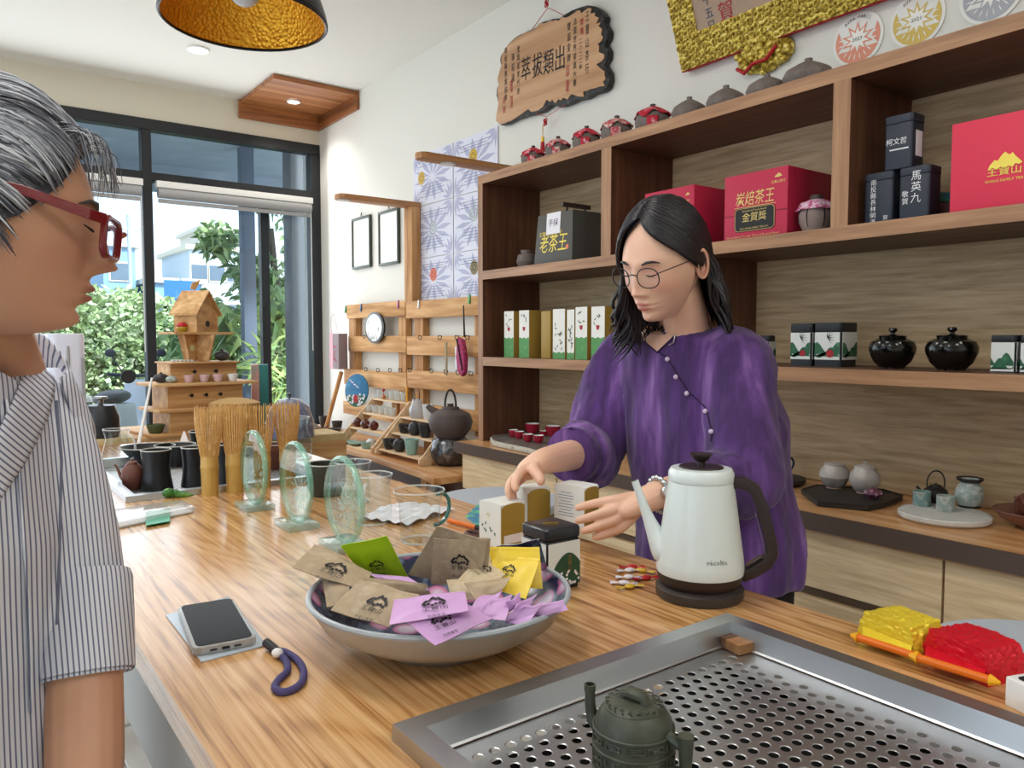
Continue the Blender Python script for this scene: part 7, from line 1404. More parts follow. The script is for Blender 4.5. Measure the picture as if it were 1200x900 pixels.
# ================================================================ people
from mathutils.bvhtree import BVHTree
from mathutils import noise as NZ
def skinmat(name, base, lip, blush):
    m, nt, b = _base(name); tc = nt.nodes.new('ShaderNodeTexCoord'); sx = nt.nodes.new('ShaderNodeAttribute'); sx.attribute_name = 'facemask'
    se = nt.nodes.new('ShaderNodeSeparateColor'); nt.links.new(sx.outputs['Color'], se.inputs[0])
    n = _ramp(nt, _noise(nt, tc.outputs['Object'], 14, 4), [(.3, base), (.75, blush)])
    m1 = nt.nodes.new('ShaderNodeMixRGB'); nt.links.new(se.outputs[0], m1.inputs[0]); mm = nt.nodes.new('ShaderNodeMixRGB'); mm.inputs[0].default_value = .28; nt.links.new(n, mm.inputs[2]); mm.inputs[1].default_value = srgb(base); nt.links.new(mm.outputs[0], m1.inputs[1]); m1.inputs[2].default_value = srgb(lip)
    m2 = nt.nodes.new('ShaderNodeMixRGB'); nt.links.new(se.outputs[1], m2.inputs[0]); nt.links.new(m1.outputs[0], m2.inputs[1]); m2.inputs[2].default_value = srgb(blush)
    nt.links.new(m2.outputs[0], b.inputs['Base Color']); b.inputs['Roughness'].default_value = .45; b.inputs['Subsurface Weight'].default_value = .12; b.inputs['Subsurface Radius'].default_value = (.01, .004, .002)
    b.inputs['Subsurface Scale'].default_value = 1; _bump(nt, b, _noise(nt, tc.outputs['Object'], 420, 3), .12, .0006); return m
def g(v, c, s): return math.exp(-((v - c) / s) ** 2)
def head_geo(fem=1.0, nose=1.0, jaw=1.0, down=.5):
    """head in local axes: face towards -y, x to the person's left, z up, eye line z = 0, chin z = -.112; returns verts, faces, mask"""
    nu, nv = 150, 120; V, F, K = [], [], []
    for j in range(nv + 1):
        ph = PI * j / nv
        for i in range(nu):
            th = 2 * PI * i / nu; d = Vector((math.sin(ph) * math.sin(th), -math.sin(ph) * math.cos(th), math.cos(ph)))
            z = d.z * .116; low = max(0, -d.z); up = max(0, d.z)
            x = d.x * (.074 - .012 * up ** 2 - .022 * jaw * low ** 1.6 - .004 * low); y = d.y * (.094 if d.y < 0 else .102)
            if d.y > 0: y *= 1 - .55 * low ** 1.2; x *= 1 - .2 * low
            else: y *= 1 - .06 * up ** 2
            if d.y < 0: y *= 1 + .75 * low ** 3 * g(x, 0, .05)
            # squarer front so the face is a mask rather than an egg
            if d.y < 0:
                fr = max(0, -d.y); ax = abs(x); dy = 0
                dy += .0035 * g(z, .020, .010) * g(ax, .026, .022)                       # brow
                dy -= .0115 * g(z, .001, .012) * g(ax, .030, .0155)                      # sockets
                dy += .0080 * g(z, .000, .0095) * g(ax, .031, .0120)                     # lids over the eyeballs
                nl = min(1, max(0, (.012 - z) / .05))
                if z > -.052: dy += nose * (.004 + .0155 * nl) * g(x, 0, .0075 + .004 * nl) * (1 if z > -.036 else g(z, -.036, .008)) * (1 if z < .012 else g(z, .012, .012))
                dy += .0050 * nose * g(z, -.037, .0075) * g(x, 0, .009); dy += .0085 * g(z, -.0405, .0060) * g(ax, .0125, .0052)
                dy += .0045 * g(z, -.030, .018) * g(ax, .042, .017)                      # cheeks
                dy += .0060 * g(z, -.062, .013) * g(x, 0, .024)                          # muzzle
                dy += .0052 * g(z, -.0605, .0038) * g(x, 0, .0165) - .0012 * g(z, -.058, .004) * g(x, 0, .003); dy += .0058 * g(z, -.0712, .0046) * g(x, 0, .0145)
                dy -= .0058 * g(z, -.0655, .0016) * g(x, 0, .021); dy -= .0045 * g(z, -.082, .0055) * g(x, 0, .02)
                dy += .0105 * g(z, -.098, .013) * g(x, 0, .02); dy -= .004 * g(z, .002, .02) * g(ax, .068, .012)
                y -= dy * min(1, fr * 2.2)
            V.append(Vector((x, y, z)))
            fm = 1 if d.y < -.2 else 0
            lip = fm * max(g(z, -.0607, .0042) * g(x, 0, .0205 - .006 * (z > -.06)), g(z, -.0712, .0050) * g(x, 0, .018)); lip = min(1, max(0, (lip - .35) * 3.2))
            bl = fm * .5 * (g(z, -.03, .018) * g(abs(x), .043, .016) + .5 * g(z, -.038, .01) * g(x, 0, .014)); lid = fm * .35 * g(z, .004, .006) * g(abs(x), .031, .012)
            K.append((lip, min(1, bl + lid), 0))
    for j in range(nv):
        for i in range(nu): F.append((j * nu + i, (j + 1) * nu + i, (j + 1) * nu + (i + 1) % nu, j * nu + (i + 1) % nu))
    return V, F, K
def eval_mesh(o):
    dg = bpy.context.evaluated_depsgraph_get(); e = o.evaluated_get(dg); m = e.to_mesh(); r_ = ([v.co.copy() for v in m.vertices], [list(p.vertices) for p in m.polygons]); e.to_mesh_clear(); bpy.data.objects.remove(o); return r_
def skin_tree(joints, edges, root=0, sub=2):
    me = bpy.data.meshes.new('limbs'); me.from_pydata([tuple(j[0]) for j in joints], edges, []); o = bpy.data.objects.new('limbs', me); COL.objects.link(o)
    md = o.modifiers.new('s', 'SKIN'); md.use_smooth_shade = True; md.branch_smoothing = .6
    for i, j in enumerate(joints):
        sv = me.skin_vertices[0].data[i]; r_ = j[1]; sv.radius = (r_, r_) if not isinstance(r_, tuple) else r_; sv.use_root = i == root
    s_ = o.modifiers.new('u', 'SUBSURF'); s_.levels = sub; return eval_mesh(o)
def union(parts, vox, smooth=6):
    me = bpy.data.meshes.new('u'); V, F = [], []
    for v, f in parts: b = len(V); V += [tuple(q) for q in v]; F += [[b + i for i in q] for q in f]
    me.from_pydata(V, [], F); bm = bmesh.new(); bm.from_mesh(me); bmesh.ops.recalc_face_normals(bm, faces=bm.faces); bm.to_mesh(me); bm.free()
    o = bpy.data.objects.new('u', me); COL.objects.link(o); r_ = o.modifiers.new('r', 'REMESH'); r_.mode = 'VOXEL'; r_.voxel_size = vox
    if smooth: s_ = o.modifiers.new('s', 'SMOOTH'); s_.iterations = smooth; s_.factor = .5
    return eval_mesh(o)
def loft(secs, n=48, cap=True):
    """secs: (centre, half-width vector, half-depth vector)"""
    V, F = [], []; k = len(secs)
    for c, wv, dv in secs:
        for i in range(n):
            a = 2 * PI * i / n; ca, sa = math.cos(a), math.sin(a); q = (abs(ca) ** 2.5 + abs(sa) ** 2.5) ** (-1 / 2.5); V.append(Vector(c) + Vector(wv) * ca * q + Vector(dv) * sa * q)
    for j in range(k - 1):
        for i in range(n): F.append((j * n + i, j * n + (i + 1) % n, (j + 1) * n + (i + 1) % n, (j + 1) * n + i))
    if cap: F += [tuple(range(n))[::-1], tuple((k - 1) * n + i for i in range(n))]
    return V, F
def catmull(pts, m=4):
    pts = [Vector(p) for p in pts]; o = []
    for i in range(len(pts) - 1):
        a, b, c, d = pts[max(i - 1, 0)], pts[i], pts[i + 1], pts[min(i + 2, len(pts) - 1)]
        for k in range(m): u_ = k / m; o.append(.5 * ((2 * b) + (c - a) * u_ + (2 * a - 5 * b + 4 * c - d) * u_ * u_ + (3 * b - a - 3 * c + d) * u_ ** 3))
    return o + [pts[-1]]
def sleeve(pts, rads, n=28, m=6):
    P_ = catmull(pts, m); rr = [v.x for v in catmull([Vector((r_, 0, 0)) for r_ in rads], m)]; mb = MB(); mb.tube(P_, rr, n); return mb.v, mb.f
def wrinkle(V, amp, fr, dirv=(1, 1, 1), seed=0.0):
    out = []
    for v in V:
        q = Vector((v.x * dirv[0], v.y * dirv[1], v.z * dirv[2])) * fr + Vector((seed, seed, seed)); n1 = NZ.noise(q); r_ = 1 - abs(n1) * 2.2; n2 = NZ.noise(q * 2.3); out.append((r_ * .7 + n2 * .3) * amp)
    return out
def displaced(V, F, amp, fr, dirv, seed):
    me = bpy.data.meshes.new('d'); me.from_pydata([tuple(v) for v in V], [], F); ns = [Vector(v.normal) for v in me.vertices]; ws = wrinkle(V, amp, fr, dirv, seed); bpy.data.meshes.remove(me)
    return [v + n * w_ for v, n, w_ in zip(V, ns, ws)]
def headM(c, F_, roll=0.0):
    F_ = Vector(F_).normalized(); y = -F_; x = y.cross(Vector((0, 0, 1))).normalized(); z = x.cross(y); M = Matrix(((x.x, y.x, z.x, c[0]), (x.y, y.y, z.y, c[1]), (x.z, y.z, z.z, c[2]), (0, 0, 0, 1))); return M @ R(roll, 'Y')
def body_mesh(t, head, limbs, M, mat_, extra=()):
    V, F, K = head; mb = MB(); mb.add(V, F, M); K = list(K)
    for v, f in limbs: mb.add(v, f); K += [(0, 0, 0)] * len(v)
    n0 = len(mb.v)
    for sg in (-1, 1):    # ears
        E_ = M @ T(sg * .073, .012, -.012) @ R(sg * -.25)
        mb.tube([(sg * (.006 + .004 * math.sin(a)), .013 * math.cos(a) + .002, .028 * math.sin(a) + .002 - .004 * math.cos(a)) for a in [2 * PI * i / 20 for i in range(20)]], .0038, 8, E_, closed=True)
        mb.ball((sg * .002, .002, 0), .012, 12, E_, (.35, 1, 1.9)).tube([(sg * .006, -.004, .014), (sg * .008, .004, .006), (sg * .007, .003, -.008), (sg * .005, -.004, -.014)], .003, 6, E_)
    K += [(0, .5, 0)] * (len(mb.v) - n0)
    for v, f in extra: mb.add(v, f); K += [(0, 0, 0)] * len(v)
    o = mb.build('body', mat_, t, world=True, angle=180)
    ca = o.data.color_attributes.new('facemask', 'FLOAT_COLOR', 'POINT'); ca.data.foreach_set('color', [c for k in K for c in (k[0], k[1], 0, 1)]); return o
def ell(az, el, k=1.0):   # point on the skull, az 0 = face, towards the person's left positive
    d = Vector((math.cos(el) * math.sin(az), -math.cos(el) * math.cos(az), math.sin(el))); up = max(0, d.z); low = max(0, -d.z)
    return Vector((d.x * (.074 - .012 * up ** 2), d.y * (.094 if d.y < 0 else .102) * (1 - (.06 * up ** 2 if d.y < 0 else .3 * low)), d.z * .116)) * k
def face_bits(t, M, browm, lash_open=.0):
    mb = MB(); mb2 = MB()
    for sg in (-1, 1):
        mb.tube([M @ Vector(p) for p in ((sg * .016, -.0945, .0185), (sg * .026, -.0925, .0225), (sg * .037, -.0865, .0225), (sg * .047, -.0765, .0175))], [.0014, .0027, .0023, .0007], 6, flat=1)
        mb2.tube([M @ Vector(p) for p in ((sg * .0185, -.0890, -.0030), (sg * .026, -.0915, -.0048), (sg * .034, -.0898, -.0046), (sg * .043, -.0822, -.0015))], [.0006, .0013, .0014, .0006], 6)
    mb.build('eyebrows', browm, t, world=True); mb2.build('lashes', m_ink, t, world=True)
def finger(root, pts, rads): return [(root, None)] + list(zip(pts, rads))
def hand(wrist, wr_r, knuckles, fingers, thumb, elbow=None, er=.036, mid=None):
    """one skinned arm-and-hand: elbow > wrist > palm points > fingers"""
    J = [(Vector(elbow), er), (Vector(wrist).lerp(Vector(elbow), .35), (wr_r * 1.25)), (Vector(wrist), wr_r)]; E_ = [(0, 1), (1, 2)]
    pc = sum((Vector(k) for k in knuckles), Vector()) / 4; J.append((Vector(wrist).lerp(pc, .5), (wr_r * 1.15, wr_r * .8))); E_.append((2, 3)); limb = skin_tree(J + [(pc, (wr_r * .9, wr_r * .6))], E_ + [(3, 4)], 0); out = [limb]
    for k, f in zip(knuckles, fingers):
        r0 = .0088; out.append(skin_tree([(Vector(wrist).lerp(Vector(k), .25), .009), (Vector(wrist).lerp(Vector(k), .7), .0115), (Vector(k), .0105)] + [(Vector(q), r_) for q, r_ in zip(f, (.0088, .0082, .0066))], [(i, i + 1) for i in range(2 + len(f))], 0))
    out.append(skin_tree([(Vector(wrist).lerp(Vector(knuckles[0]), .2), .011), (Vector(thumb[0]), .0125)] + [(Vector(q), r_) for q, r_ in zip(thumb[1:], (.0105, .0090))], [(i, i + 1) for i in range(len(thumb))], 0))
    return union(out, .0022, 4)
def D(px, py, d): return P(px, py, d=d)
# ---------------------------------------------------------------- the woman in purple
m_skin1 = skinmat('skin_woman', '#e6bba0', '#bf6c66', '#d8937f'); m_hair1 = pm('black_hair', '#17141a', .38, spec=.6); m_purp = pm('purple_linen', '#563276', .9, sheen=.2, var=(11, '#412659', '#5c397a', '#8a62a6'), bump=(260, .5, .001), scale=(1.6, 1.6, .22))
C1 = Vector((1.124, 1.024, 1.424)); F1 = Vector((-.93, -.10, -.34)); M1 = headM(C1 + Vector((0, 0, .006)), F1, 0.07) @ Matrix.Diagonal((.96, .96, .96, 1))
t1p = thing('person', 'woman with black hair, round glasses and purple linen blouse standing behind the table', 'person', (1.3, 1.0, 0))
nb = Vector((1.235, 1.055, 1.285))
Rsh, Lsh = Vector((1.27, 1.262, 1.232)), Vector((1.26, .955, 1.232)); Relb, Lelb = P(694, 528, x=1.15), P(872, 556, x=1.2); Rwr, Lwr = D(633, 541, 1.47), D(766, 581, 1.35)
neck = skin_tree([(M1 @ Vector((0, .03, -.02)), .045), (M1 @ Vector((0, .035, -.085)), .047), (nb + Vector((.0, 0, .02)), .05), (nb + Vector((.02, 0, -.06)), .075), (Vector((1.29, 1.08, 1.1)), .09)], [(0, 1), (1, 2), (2, 3), (3, 4)], 2)
rk = [D(609, 553, 1.43), D(606, 557, 1.45), D(606, 560, 1.47), D(609, 562, 1.485)]
rf = [[D(604, 563, 1.41), D(603, 571, 1.405), D(606, 577, 1.40)], [D(597, 567, 1.43), D(595, 576, 1.42), D(600, 585, 1.42)], [D(597, 571, 1.455), D(597, 581, 1.44), D(604, 590, 1.435)], [D(601, 572, 1.475), D(601, 583, 1.465), D(607, 591, 1.46)]]
rt_h = [D(625, 551, 1.43), D(633, 560, 1.41), D(635, 569, 1.40)]
lk = [D(716, 587, 1.335), D(714, 599, 1.325), D(719, 610, 1.325), D(727, 619, 1.33)]
lf = [[D(697, 590, 1.36), D(684, 593, 1.375), D(674, 596, 1.385)], [D(697, 604, 1.345), D(685, 608, 1.36), D(674, 611, 1.375)], [D(703, 616, 1.34), D(691, 620, 1.35), D(681, 623, 1.365)], [D(712, 625, 1.34), D(703, 628, 1.35), D(694, 630, 1.36)]]
lt = [D(738, 583, 1.39), D(722, 586, 1.42), D(706, 590, 1.43)]
armR = hand(Rwr, .026, rk, rf, rt_h, Relb, .040); armL = hand(Lwr, .027, lk, lf, lt, Lelb, .040)
# blouse
Yv = Vector((0, 1, 0)); Xv = Vector((1, 0, 0))
def trouser_geo(c, sd, fr, hz, w_):
    parts = [loft([((c[0], c[1], hz - .12), sd * w_, fr * w_ * .72), ((c[0], c[1], hz - .03), sd * w_ * 1.02, fr * w_ * .74), ((c[0], c[1], hz + .06), sd * w_ * .9, fr * w_ * .68)], 28)]
    for sg in (-1, 1): q = Vector((c[0], c[1], 0)) + sd * sg * w_ * .52; parts.append(sleeve([q + Vector((0, 0, hz - .05)), q + Vector((0, 0, hz * .55)) + fr * .02, q + Vector((0, 0, .06))], [w_ * .5, w_ * .4, w_ * .34], 20))
    return union(parts, .009, 4)
legs = trouser_geo((1.32, 1.035), Yv, Xv, .83, .155)
secs = [((1.31, 1.035, .79), Yv * .180, Xv * .125), ((1.31, 1.035, .86), Yv * .178, Xv * .125), ((1.305, 1.05, .97), Yv * .172, Xv * .12), ((1.30, 1.07, 1.10), Yv * .176, Xv * .122), ((1.29, 1.085, 1.19), Yv * .176, Xv * .11), ((1.275, 1.085, 1.245), Yv * .165, Xv * .088), ((1.262, 1.083, 1.272), Yv * .12, Xv * .075), ((1.25, 1.075, 1.288), Yv * .075, Xv * .062)]
cufR = Relb.lerp(Rwr, .34); cufL = Lelb.lerp(Lwr, .36)
bl = union([loft(secs), sleeve([Rsh + Vector((.02, -.07, .0)), Rsh, Rsh.lerp(Relb, .5) + Vector((0, .01, 0)), Relb + Vector((.005, .01, -.01)), cufR.lerp(Relb, .4), cufR], [.066, .069, .066, .066, .060, .056]), sleeve([Lsh + Vector((.02, .07, .0)), Lsh, Lsh.lerp(Lelb, .5), Lelb + Vector((0, -.005, -.005)), cufL.lerp(Lelb, .4), cufL], [.060, .062, .062, .062, .056, .050])], .006, 8)
bV = displaced(bl[0], bl[1], .013, 10, (1, 1, .32), 3.1); bV = displaced(bV, bl[1], .0035, 34, (1, 1, .5), 1.7)
MB().add(bV, bl[1]).build('blouse', m_purp, t1p, world=True, angle=180)
bvh1 = BVHTree.FromPolygons(bV, bl[1])
def onb(bv, px, py, off=.0015):
    r_ = (P(px, py, d=1.0) - _C).normalized(); h, n, i, dd = bv.ray_cast(_C, r_)
    if h is None: return None
    if n.dot(r_) > 0: n = -n
    return h + n * off
# skin showing in the V neckline, piping, placket and buttons
A_, B_, Cc = (738, 386), (814, 372), (771, 413)
vn = []; N_ = 10
for i in range(N_ + 1):
    for j in range(N_ + 1):
        u_, v_ = i / N_, j / N_; top = (A_[0] * (1 - u_) + B_[0] * u_, A_[1] * (1 - u_) + B_[1] * u_ - 6 * math.sin(PI * u_)); q = (top[0] * (1 - v_) + Cc[0] * v_, top[1] * (1 - v_) + Cc[1] * v_); h = onb(bvh1, q[0], q[1], .0022); vn.append(h if h is not None else P(q[0], q[1], x=1.21))
vf = [(i * (N_ + 1) + j, (i + 1) * (N_ + 1) + j, (i + 1) * (N_ + 1) + j + 1, i * (N_ + 1) + j + 1) for i in range(N_) for j in range(N_)]
body_mesh(t1p, head_geo(), [neck, armR, armL], M1, m_skin1, [(vn, vf)])
MB().add(*legs).build('trousers', pm('black_trousers', '#121216', .9), t1p, world=True, angle=180)
for sg in (0, 1):
    c = Vector((1.27, (1.145, .885)[sg], 0)); MB().grid(lambda u_, v_: (c.x + .06 - .22 * u_ , c.y + .045 * math.sin(PI * (.12 + .8 * u_)) * math.cos(PI * v_), .002 + .07 * math.sin(PI * v_) * (1 - .35 * u_)), 14, 12).build('shoe', m_ink, t1p, world=True)
def along(bv, pts, off=.002, m=5):
    o = []
    for (a, b) in zip(pts, pts[1:]):
        for k in range(m):
            h = onb(bv, a[0] + (b[0] - a[0]) * k / m, a[1] + (b[1] - a[1]) * k / m, off)
            if h is not None: o.append(h)
    return o
m_pipe = pm('dark_purple_piping', '#2c1840', .8)
MB().tube(along(bvh1, [(736, 384), (754, 399), (771, 413), (790, 395), (816, 370)]), .0018, 6).build('neck_piping', m_pipe, t1p, world=True)
MB().tube(along(bvh1, [(771, 412), (782, 419), (806, 458), (828, 478), (835, 506), (834, 520)]), .0013, 6).build('placket', m_pipe, t1p, world=True)
for q in ((783, 421), (793, 442), (806, 461), (828, 482), (835, 506)):
    h = onb(bvh1, q[0], q[1], .003)
    if h is not None: MB().ball(h, .0052, 12).build('button', pm('pearl_button', '#cdb9d2', .3) if q[0] == 783 else bpy.data.materials['pearl_button'], t1p, world=True)
lp = along(bvh1, [(793, 390), (790, 402), (784, 405)], .004)
if len(lp) > 3: MB().tube(lp, .0012, 6).build('necklace', pm('silver_chain', '#c8c8cc', .3, metal=.9), t1p, world=True)
# cuffs, watch
for cf, wv_, r_ in ((cufR, (Rwr - Relb).normalized(), .0575), (cufL, (Lwr - Lelb).normalized(), .055)):
    mb = MB(); mb.tube([cf - wv_ * .03, cf - wv_ * .01, cf + wv_ * .012, cf + wv_ * .026, cf + wv_ * .030, cf + wv_ * .022, cf - wv_ * .004], [r_ - .004, r_ + .002, r_ + .003, r_ + .001, r_ - .003, r_ - .005, r_ - .007], 28, cap=False); mb.build('cuff', m_purp, t1p, world=True)
wd = (Lwr - Lelb).normalized(); wc = Lwr - wd * .012; ax_ = wd.orthogonal().normalized(); bx_ = wd.cross(ax_); mb = MB()
m_silv = pm('watch_silver', '#c9cdd0', .2, metal=1)
for k_ in range(18):
    a = 2 * PI * k_ / 18; q = wc + ax_ * .030 * math.cos(a) + bx_ * .030 * math.sin(a); mb.ball(q, .0056, 8)
mb.build('watch_band', m_silv, t1p, world=True); tv = (_C - wc); tv = (tv - wd * tv.dot(wd)).normalized(); MB().lathe([(0, -.004), (.013, -.004), (.014, 0), (.013, .004), (0, .005)], 24, frame(wc + tv * .031, wd, tv.cross(wd))).build('watch_face', m_silv, t1p, world=True)
face_bits(t1p, M1, m_hair1)
# round glasses
m_rim = pm('thin_dark_rim', '#2a2730', .3, metal=.6); m_lens = thin_glass('spectacle_lens', '#fbfbff', -.02)
mb = MB()
for sg in (-1, 1):
    cpt = Vector((sg * .0325, -.1035, -.005)); el = [(sg * .0 + .0225 * math.copysign(abs(math.cos(a)) ** .85, math.cos(a)), .0195 * math.copysign(abs(math.sin(a)) ** .85, math.sin(a))) for a in [2 * PI * i / 36 for i in range(36)]]
    pl_ = [M1 @ (cpt + Vector((x, abs(cpt.x + x) * .16 - .004, z))) for x, z in el]; mb.tube(pl_, .0011, 6, closed=True); MB().add([q for q in pl_], [tuple(range(36))]).build('lens', m_lens, t1p, world=True, smooth=False)
    mb.tube([M1 @ Vector(p) for p in ((sg * .055, -.098, .004), (sg * .066, -.075, .006), (sg * .074, .005, .004), (sg * .073, .022, -.012))], .0009, 6)
mb.tube([M1 @ Vector(p) for p in ((-.0105, -.105, .0), (0, -.109, .004), (.0105, -.105, .0))], .0011, 6); mb.build('glasses_frame', m_rim, t1p, world=True)
# hair: a cap with parted locks that sweep over the temples and hang in waves to the shoulders
def hair_locks(M, rnd_, n, start, end, hang, wav, rad, skull=1.07, bias=None):
    mb = MB()
    for i in range(n):
        s_, e_, h_ = start(i, rnd_), end(i, rnd_), hang(i, rnd_)
        pts = []
        a, b = Vector(s_), Vector(e_)
        for k in range(9):
            u_ = k / 8; q = a.lerp(b, u_) + (bias(i) * 4 * u_ * (1 - u_) if bias else Vector()); d = q.normalized(); el_ = math.asin(max(-1, min(1, d.z))); az = math.atan2(d.x, -d.y); pts.append(ell(az, el_, skull + rnd_.uniform(0, .03) + .05 * math.sin(PI * u_)))
        last = pts[-1]; ph = rnd_.uniform(0, 6.28); out = Vector((last.x, last.y, 0)).normalized()
        if h_ > 0:
            for k in range(1, 10):
                u_ = k / 9; pts.append(last + Vector((0, 0, -h_ * u_)) + out * (wav * (.75 * u_ + .45 * math.sin(u_ * 5.5 + ph) * u_)) + Vector((math.sin(ph + u_ * 8), math.cos(ph + u_ * 8), 0)) * wav * .35 * u_)
        m_ = len(pts); mb.tube([M @ p for p in pts], [rad * (.5 + .5 * min(1, j / 3)) * (1 if j < m_ - 4 else (m_ - j) / 4.2) for j in range(m_)], 6)
    return mb
def dirv(az, el): return Vector((math.cos(el) * math.sin(az), -math.cos(el) * math.cos(az), math.sin(el)))
rh = random.Random(21)
sts = {}
def st1(i, r_): q = r_.random() ** 1.2; sts[i] = q; el = .93 + 1.4 * q; return dirv(.04 if i % 2 else -.04, el) if el < PI / 2 else dirv(PI - .04 * (1 if i % 2 else -1), PI - el)
def en1(i, r_): q = min(1, sts[i] * .85 + r_.uniform(0, .15)); sg = 1 if i % 2 else -1; lo = 1.82 if sg > 0 else 1.05; return dirv(sg * (lo + (PI - lo) * q), r_.uniform(-.2, .0))
mb = hair_locks(M1, rh, 760, st1, en1, lambda i, r_: r_.uniform(.11, .18), .036, .0038, 1.07, lambda i: Vector((.12, -.42, .02)) * max(0, 1 - sts[i] * 3) if i % 2 else Vector())
# cap
nu = 60; cap = []
for i in range(nu + 1):
    for j in range(31):
        az = -PI + 2 * PI * i / nu; e0 = 1.85 if az > 0 else 1.5; lo = -.35 if abs(az) > e0 else (-.35 + (e0 - abs(az)) / (e0 - 1.05) * .6 if abs(az) > 1.05 else .25 + (1.05 - abs(az)) * .62)
        el = lo + (PI / 2 - lo) * j / 30; cap.append(M1 @ ell(az, el, 1.065))
mb.add(cap, [(i * 31 + j, (i + 1) * 31 + j, (i + 1) * 31 + j + 1, i * 31 + j + 1) for i in range(nu) for j in range(30)])
o = mb.build('hair', m_hair1, t1p, world=True, angle=180); o['kind'] = 'stuff'
# ---------------------------------------------------------------- the grey-haired person at the left
m_skin2 = skinmat('skin_profile', '#c9997b', '#a05c52', '#b87c66')
def stripes(ax=(1, 0, 0)):
    m, nt, b = _base('striped_cotton'); v = _coords(nt); sp = nt.nodes.new('ShaderNodeVectorMath'); sp.operation = 'DOT_PRODUCT'; sp.inputs[1].default_value = ax; nt.links.new(v, sp.inputs[0])
    dx = nt.nodes.new('ShaderNodeMath'); dx.operation = 'MULTIPLY'; dx.inputs[1].default_value = 2 * PI / .0046; nt.links.new(sp.outputs['Value'], dx.inputs[0])
    s = nt.nodes.new('ShaderNodeMath'); s.operation = 'SINE'; nt.links.new(dx.outputs[0], s.inputs[0]); nt.links.new(_ramp(nt, s.outputs[0], [(.0, '#d7d9e2'), (.45, '#cfd2dc'), (.62, '#70768f'), (1, '#666c86')]), b.inputs['Base Color'])
    b.inputs['Roughness'].default_value = .85; _bump(nt, b, _noise(nt, v, 500, 2), .2, .0005); return m
m_str = stripes()
dd2 = .80
nose2 = D(137, 316, dd2); r2v, a2v = view_axes(D(60, 300, 1)); F2 = (r2v * 1.0 + a2v * .02 + Vector((0, 0, -.10))); M2 = headM((0, 0, 0), F2, 0); C2 = nose2 - M2.to_3x3() @ Vector((0, -.117, -.037)); M2 = T(*C2) @ M2
t2p = thing('person', 'grey-haired person in red glasses and blue-striped shirt at the left edge, seen in profile', 'person', (C2.x, C2.y, 0))
nb2 = D(2, 428, .86); Ls2, Le2, Lw2 = D(30, 482, .87), D(99, 775, .80), D(100, 1010, .74); fr2 = (-a2v * .70 + r2v * .71); sd2 = Vector((-fr2.y, fr2.x, 0)); 
if sd2.dot(r2v) < 0: sd2 = -sd2
Rs2 = Ls2 - sd2 * .36
neck2 = skin_tree([(M2 @ Vector((0, .03, -.02)), .05), (M2 @ Vector((0, .03, -.09)), .052), (nb2 + Vector((0, 0, .02)), .056), (nb2 + Vector((0, 0, -.1)), .08)], [(0, 1), (1, 2), (2, 3)], 2)
arm2 = hand(Lw2, .032, [Lw2 + Vector((q * .018 - .027, .01, -.085)) for q in range(4)], [[Lw2 + Vector((q * .018 - .027, .0, -.085 - k_ * .028)) for k_ in (1, 2, 2.8)] for q in range(4)], [Lw2 + Vector((-.035, 0, -.04)), Lw2 + Vector((-.045, -.01, -.07)), Lw2 + Vector((-.045, -.02, -.095))], Le2 - (Lw2 - Le2).normalized() * .055, .039)
up2 = skin_tree([(Ls2, .036), (Le2, .034)], [(0, 1)], 0)
ctr = (Ls2 + Rs2) / 2; ctr.z = 0
def sec2(z, w_, d_, off=0): return ((ctr.x + fr2.x * off, ctr.y + fr2.y * off, z), sd2 * w_, fr2 * d_)
zt2 = Ls2.z
sh = union([loft([sec2(.74, .165, .115, .01), sec2(.82, .16, .115, .01), sec2(.95, .155, .11, .01), sec2(1.08, .165, .115, .015), sec2(zt2 - .01, .175, .095), sec2(zt2 + .035, .14, .08), sec2(zt2 + .065, .085, .07), sec2(zt2 + .085, .06, .058)]), sleeve([Ls2 - sd2 * .06, Ls2 + sd2 * .0 + Vector((0, 0, -.01)), Ls2.lerp(Le2, .35) + r2v * .012, Ls2.lerp(Le2, .7) + r2v * .01, Le2 - (Lw2 - Le2).normalized() * .03], [.052, .052, .048, .047, .0455]), sleeve([Rs2 + sd2 * .06, Rs2, Rs2 + Vector((-.02, 0, -.3))], [.06, .062, .05])], .006, 8)
sV = displaced(sh[0], sh[1], .0055, 9, (1, 1, .6), 8.3); o = MB().add(sV, sh[1]).build('shirt', m_str, t2p, world=True, angle=180); bvh2 = BVHTree.FromPolygons(sV, sh[1])
dn = (Le2 - Ls2).normalized(); e_ = Le2 + Vector((0, 0, .0)); ax2 = (Lw2 - Le2).normalized(); MB().tube([e_ - ax2 * .09, e_ - ax2 * .082, e_ - ax2 * .03, e_ + ax2 * .012, e_ + ax2 * .016, e_ + ax2 * .008], [.045, .0475, .048, .0475, .0455, .041], 32, cap=False).build('rolled_cuff', m_str, t2p, world=True)
body_mesh(t2p, head_geo(nose=1.12, jaw=.85), [neck2, arm2, up2], M2, m_skin2)
pts = along(bvh2, [(4, 470), (20, 560), (30, 700), (34, 860)], .003, 6)
if len(pts) > 4: MB().tube(pts, .0035, 6, flat=.5).build('placket', m_str, t2p, world=True)
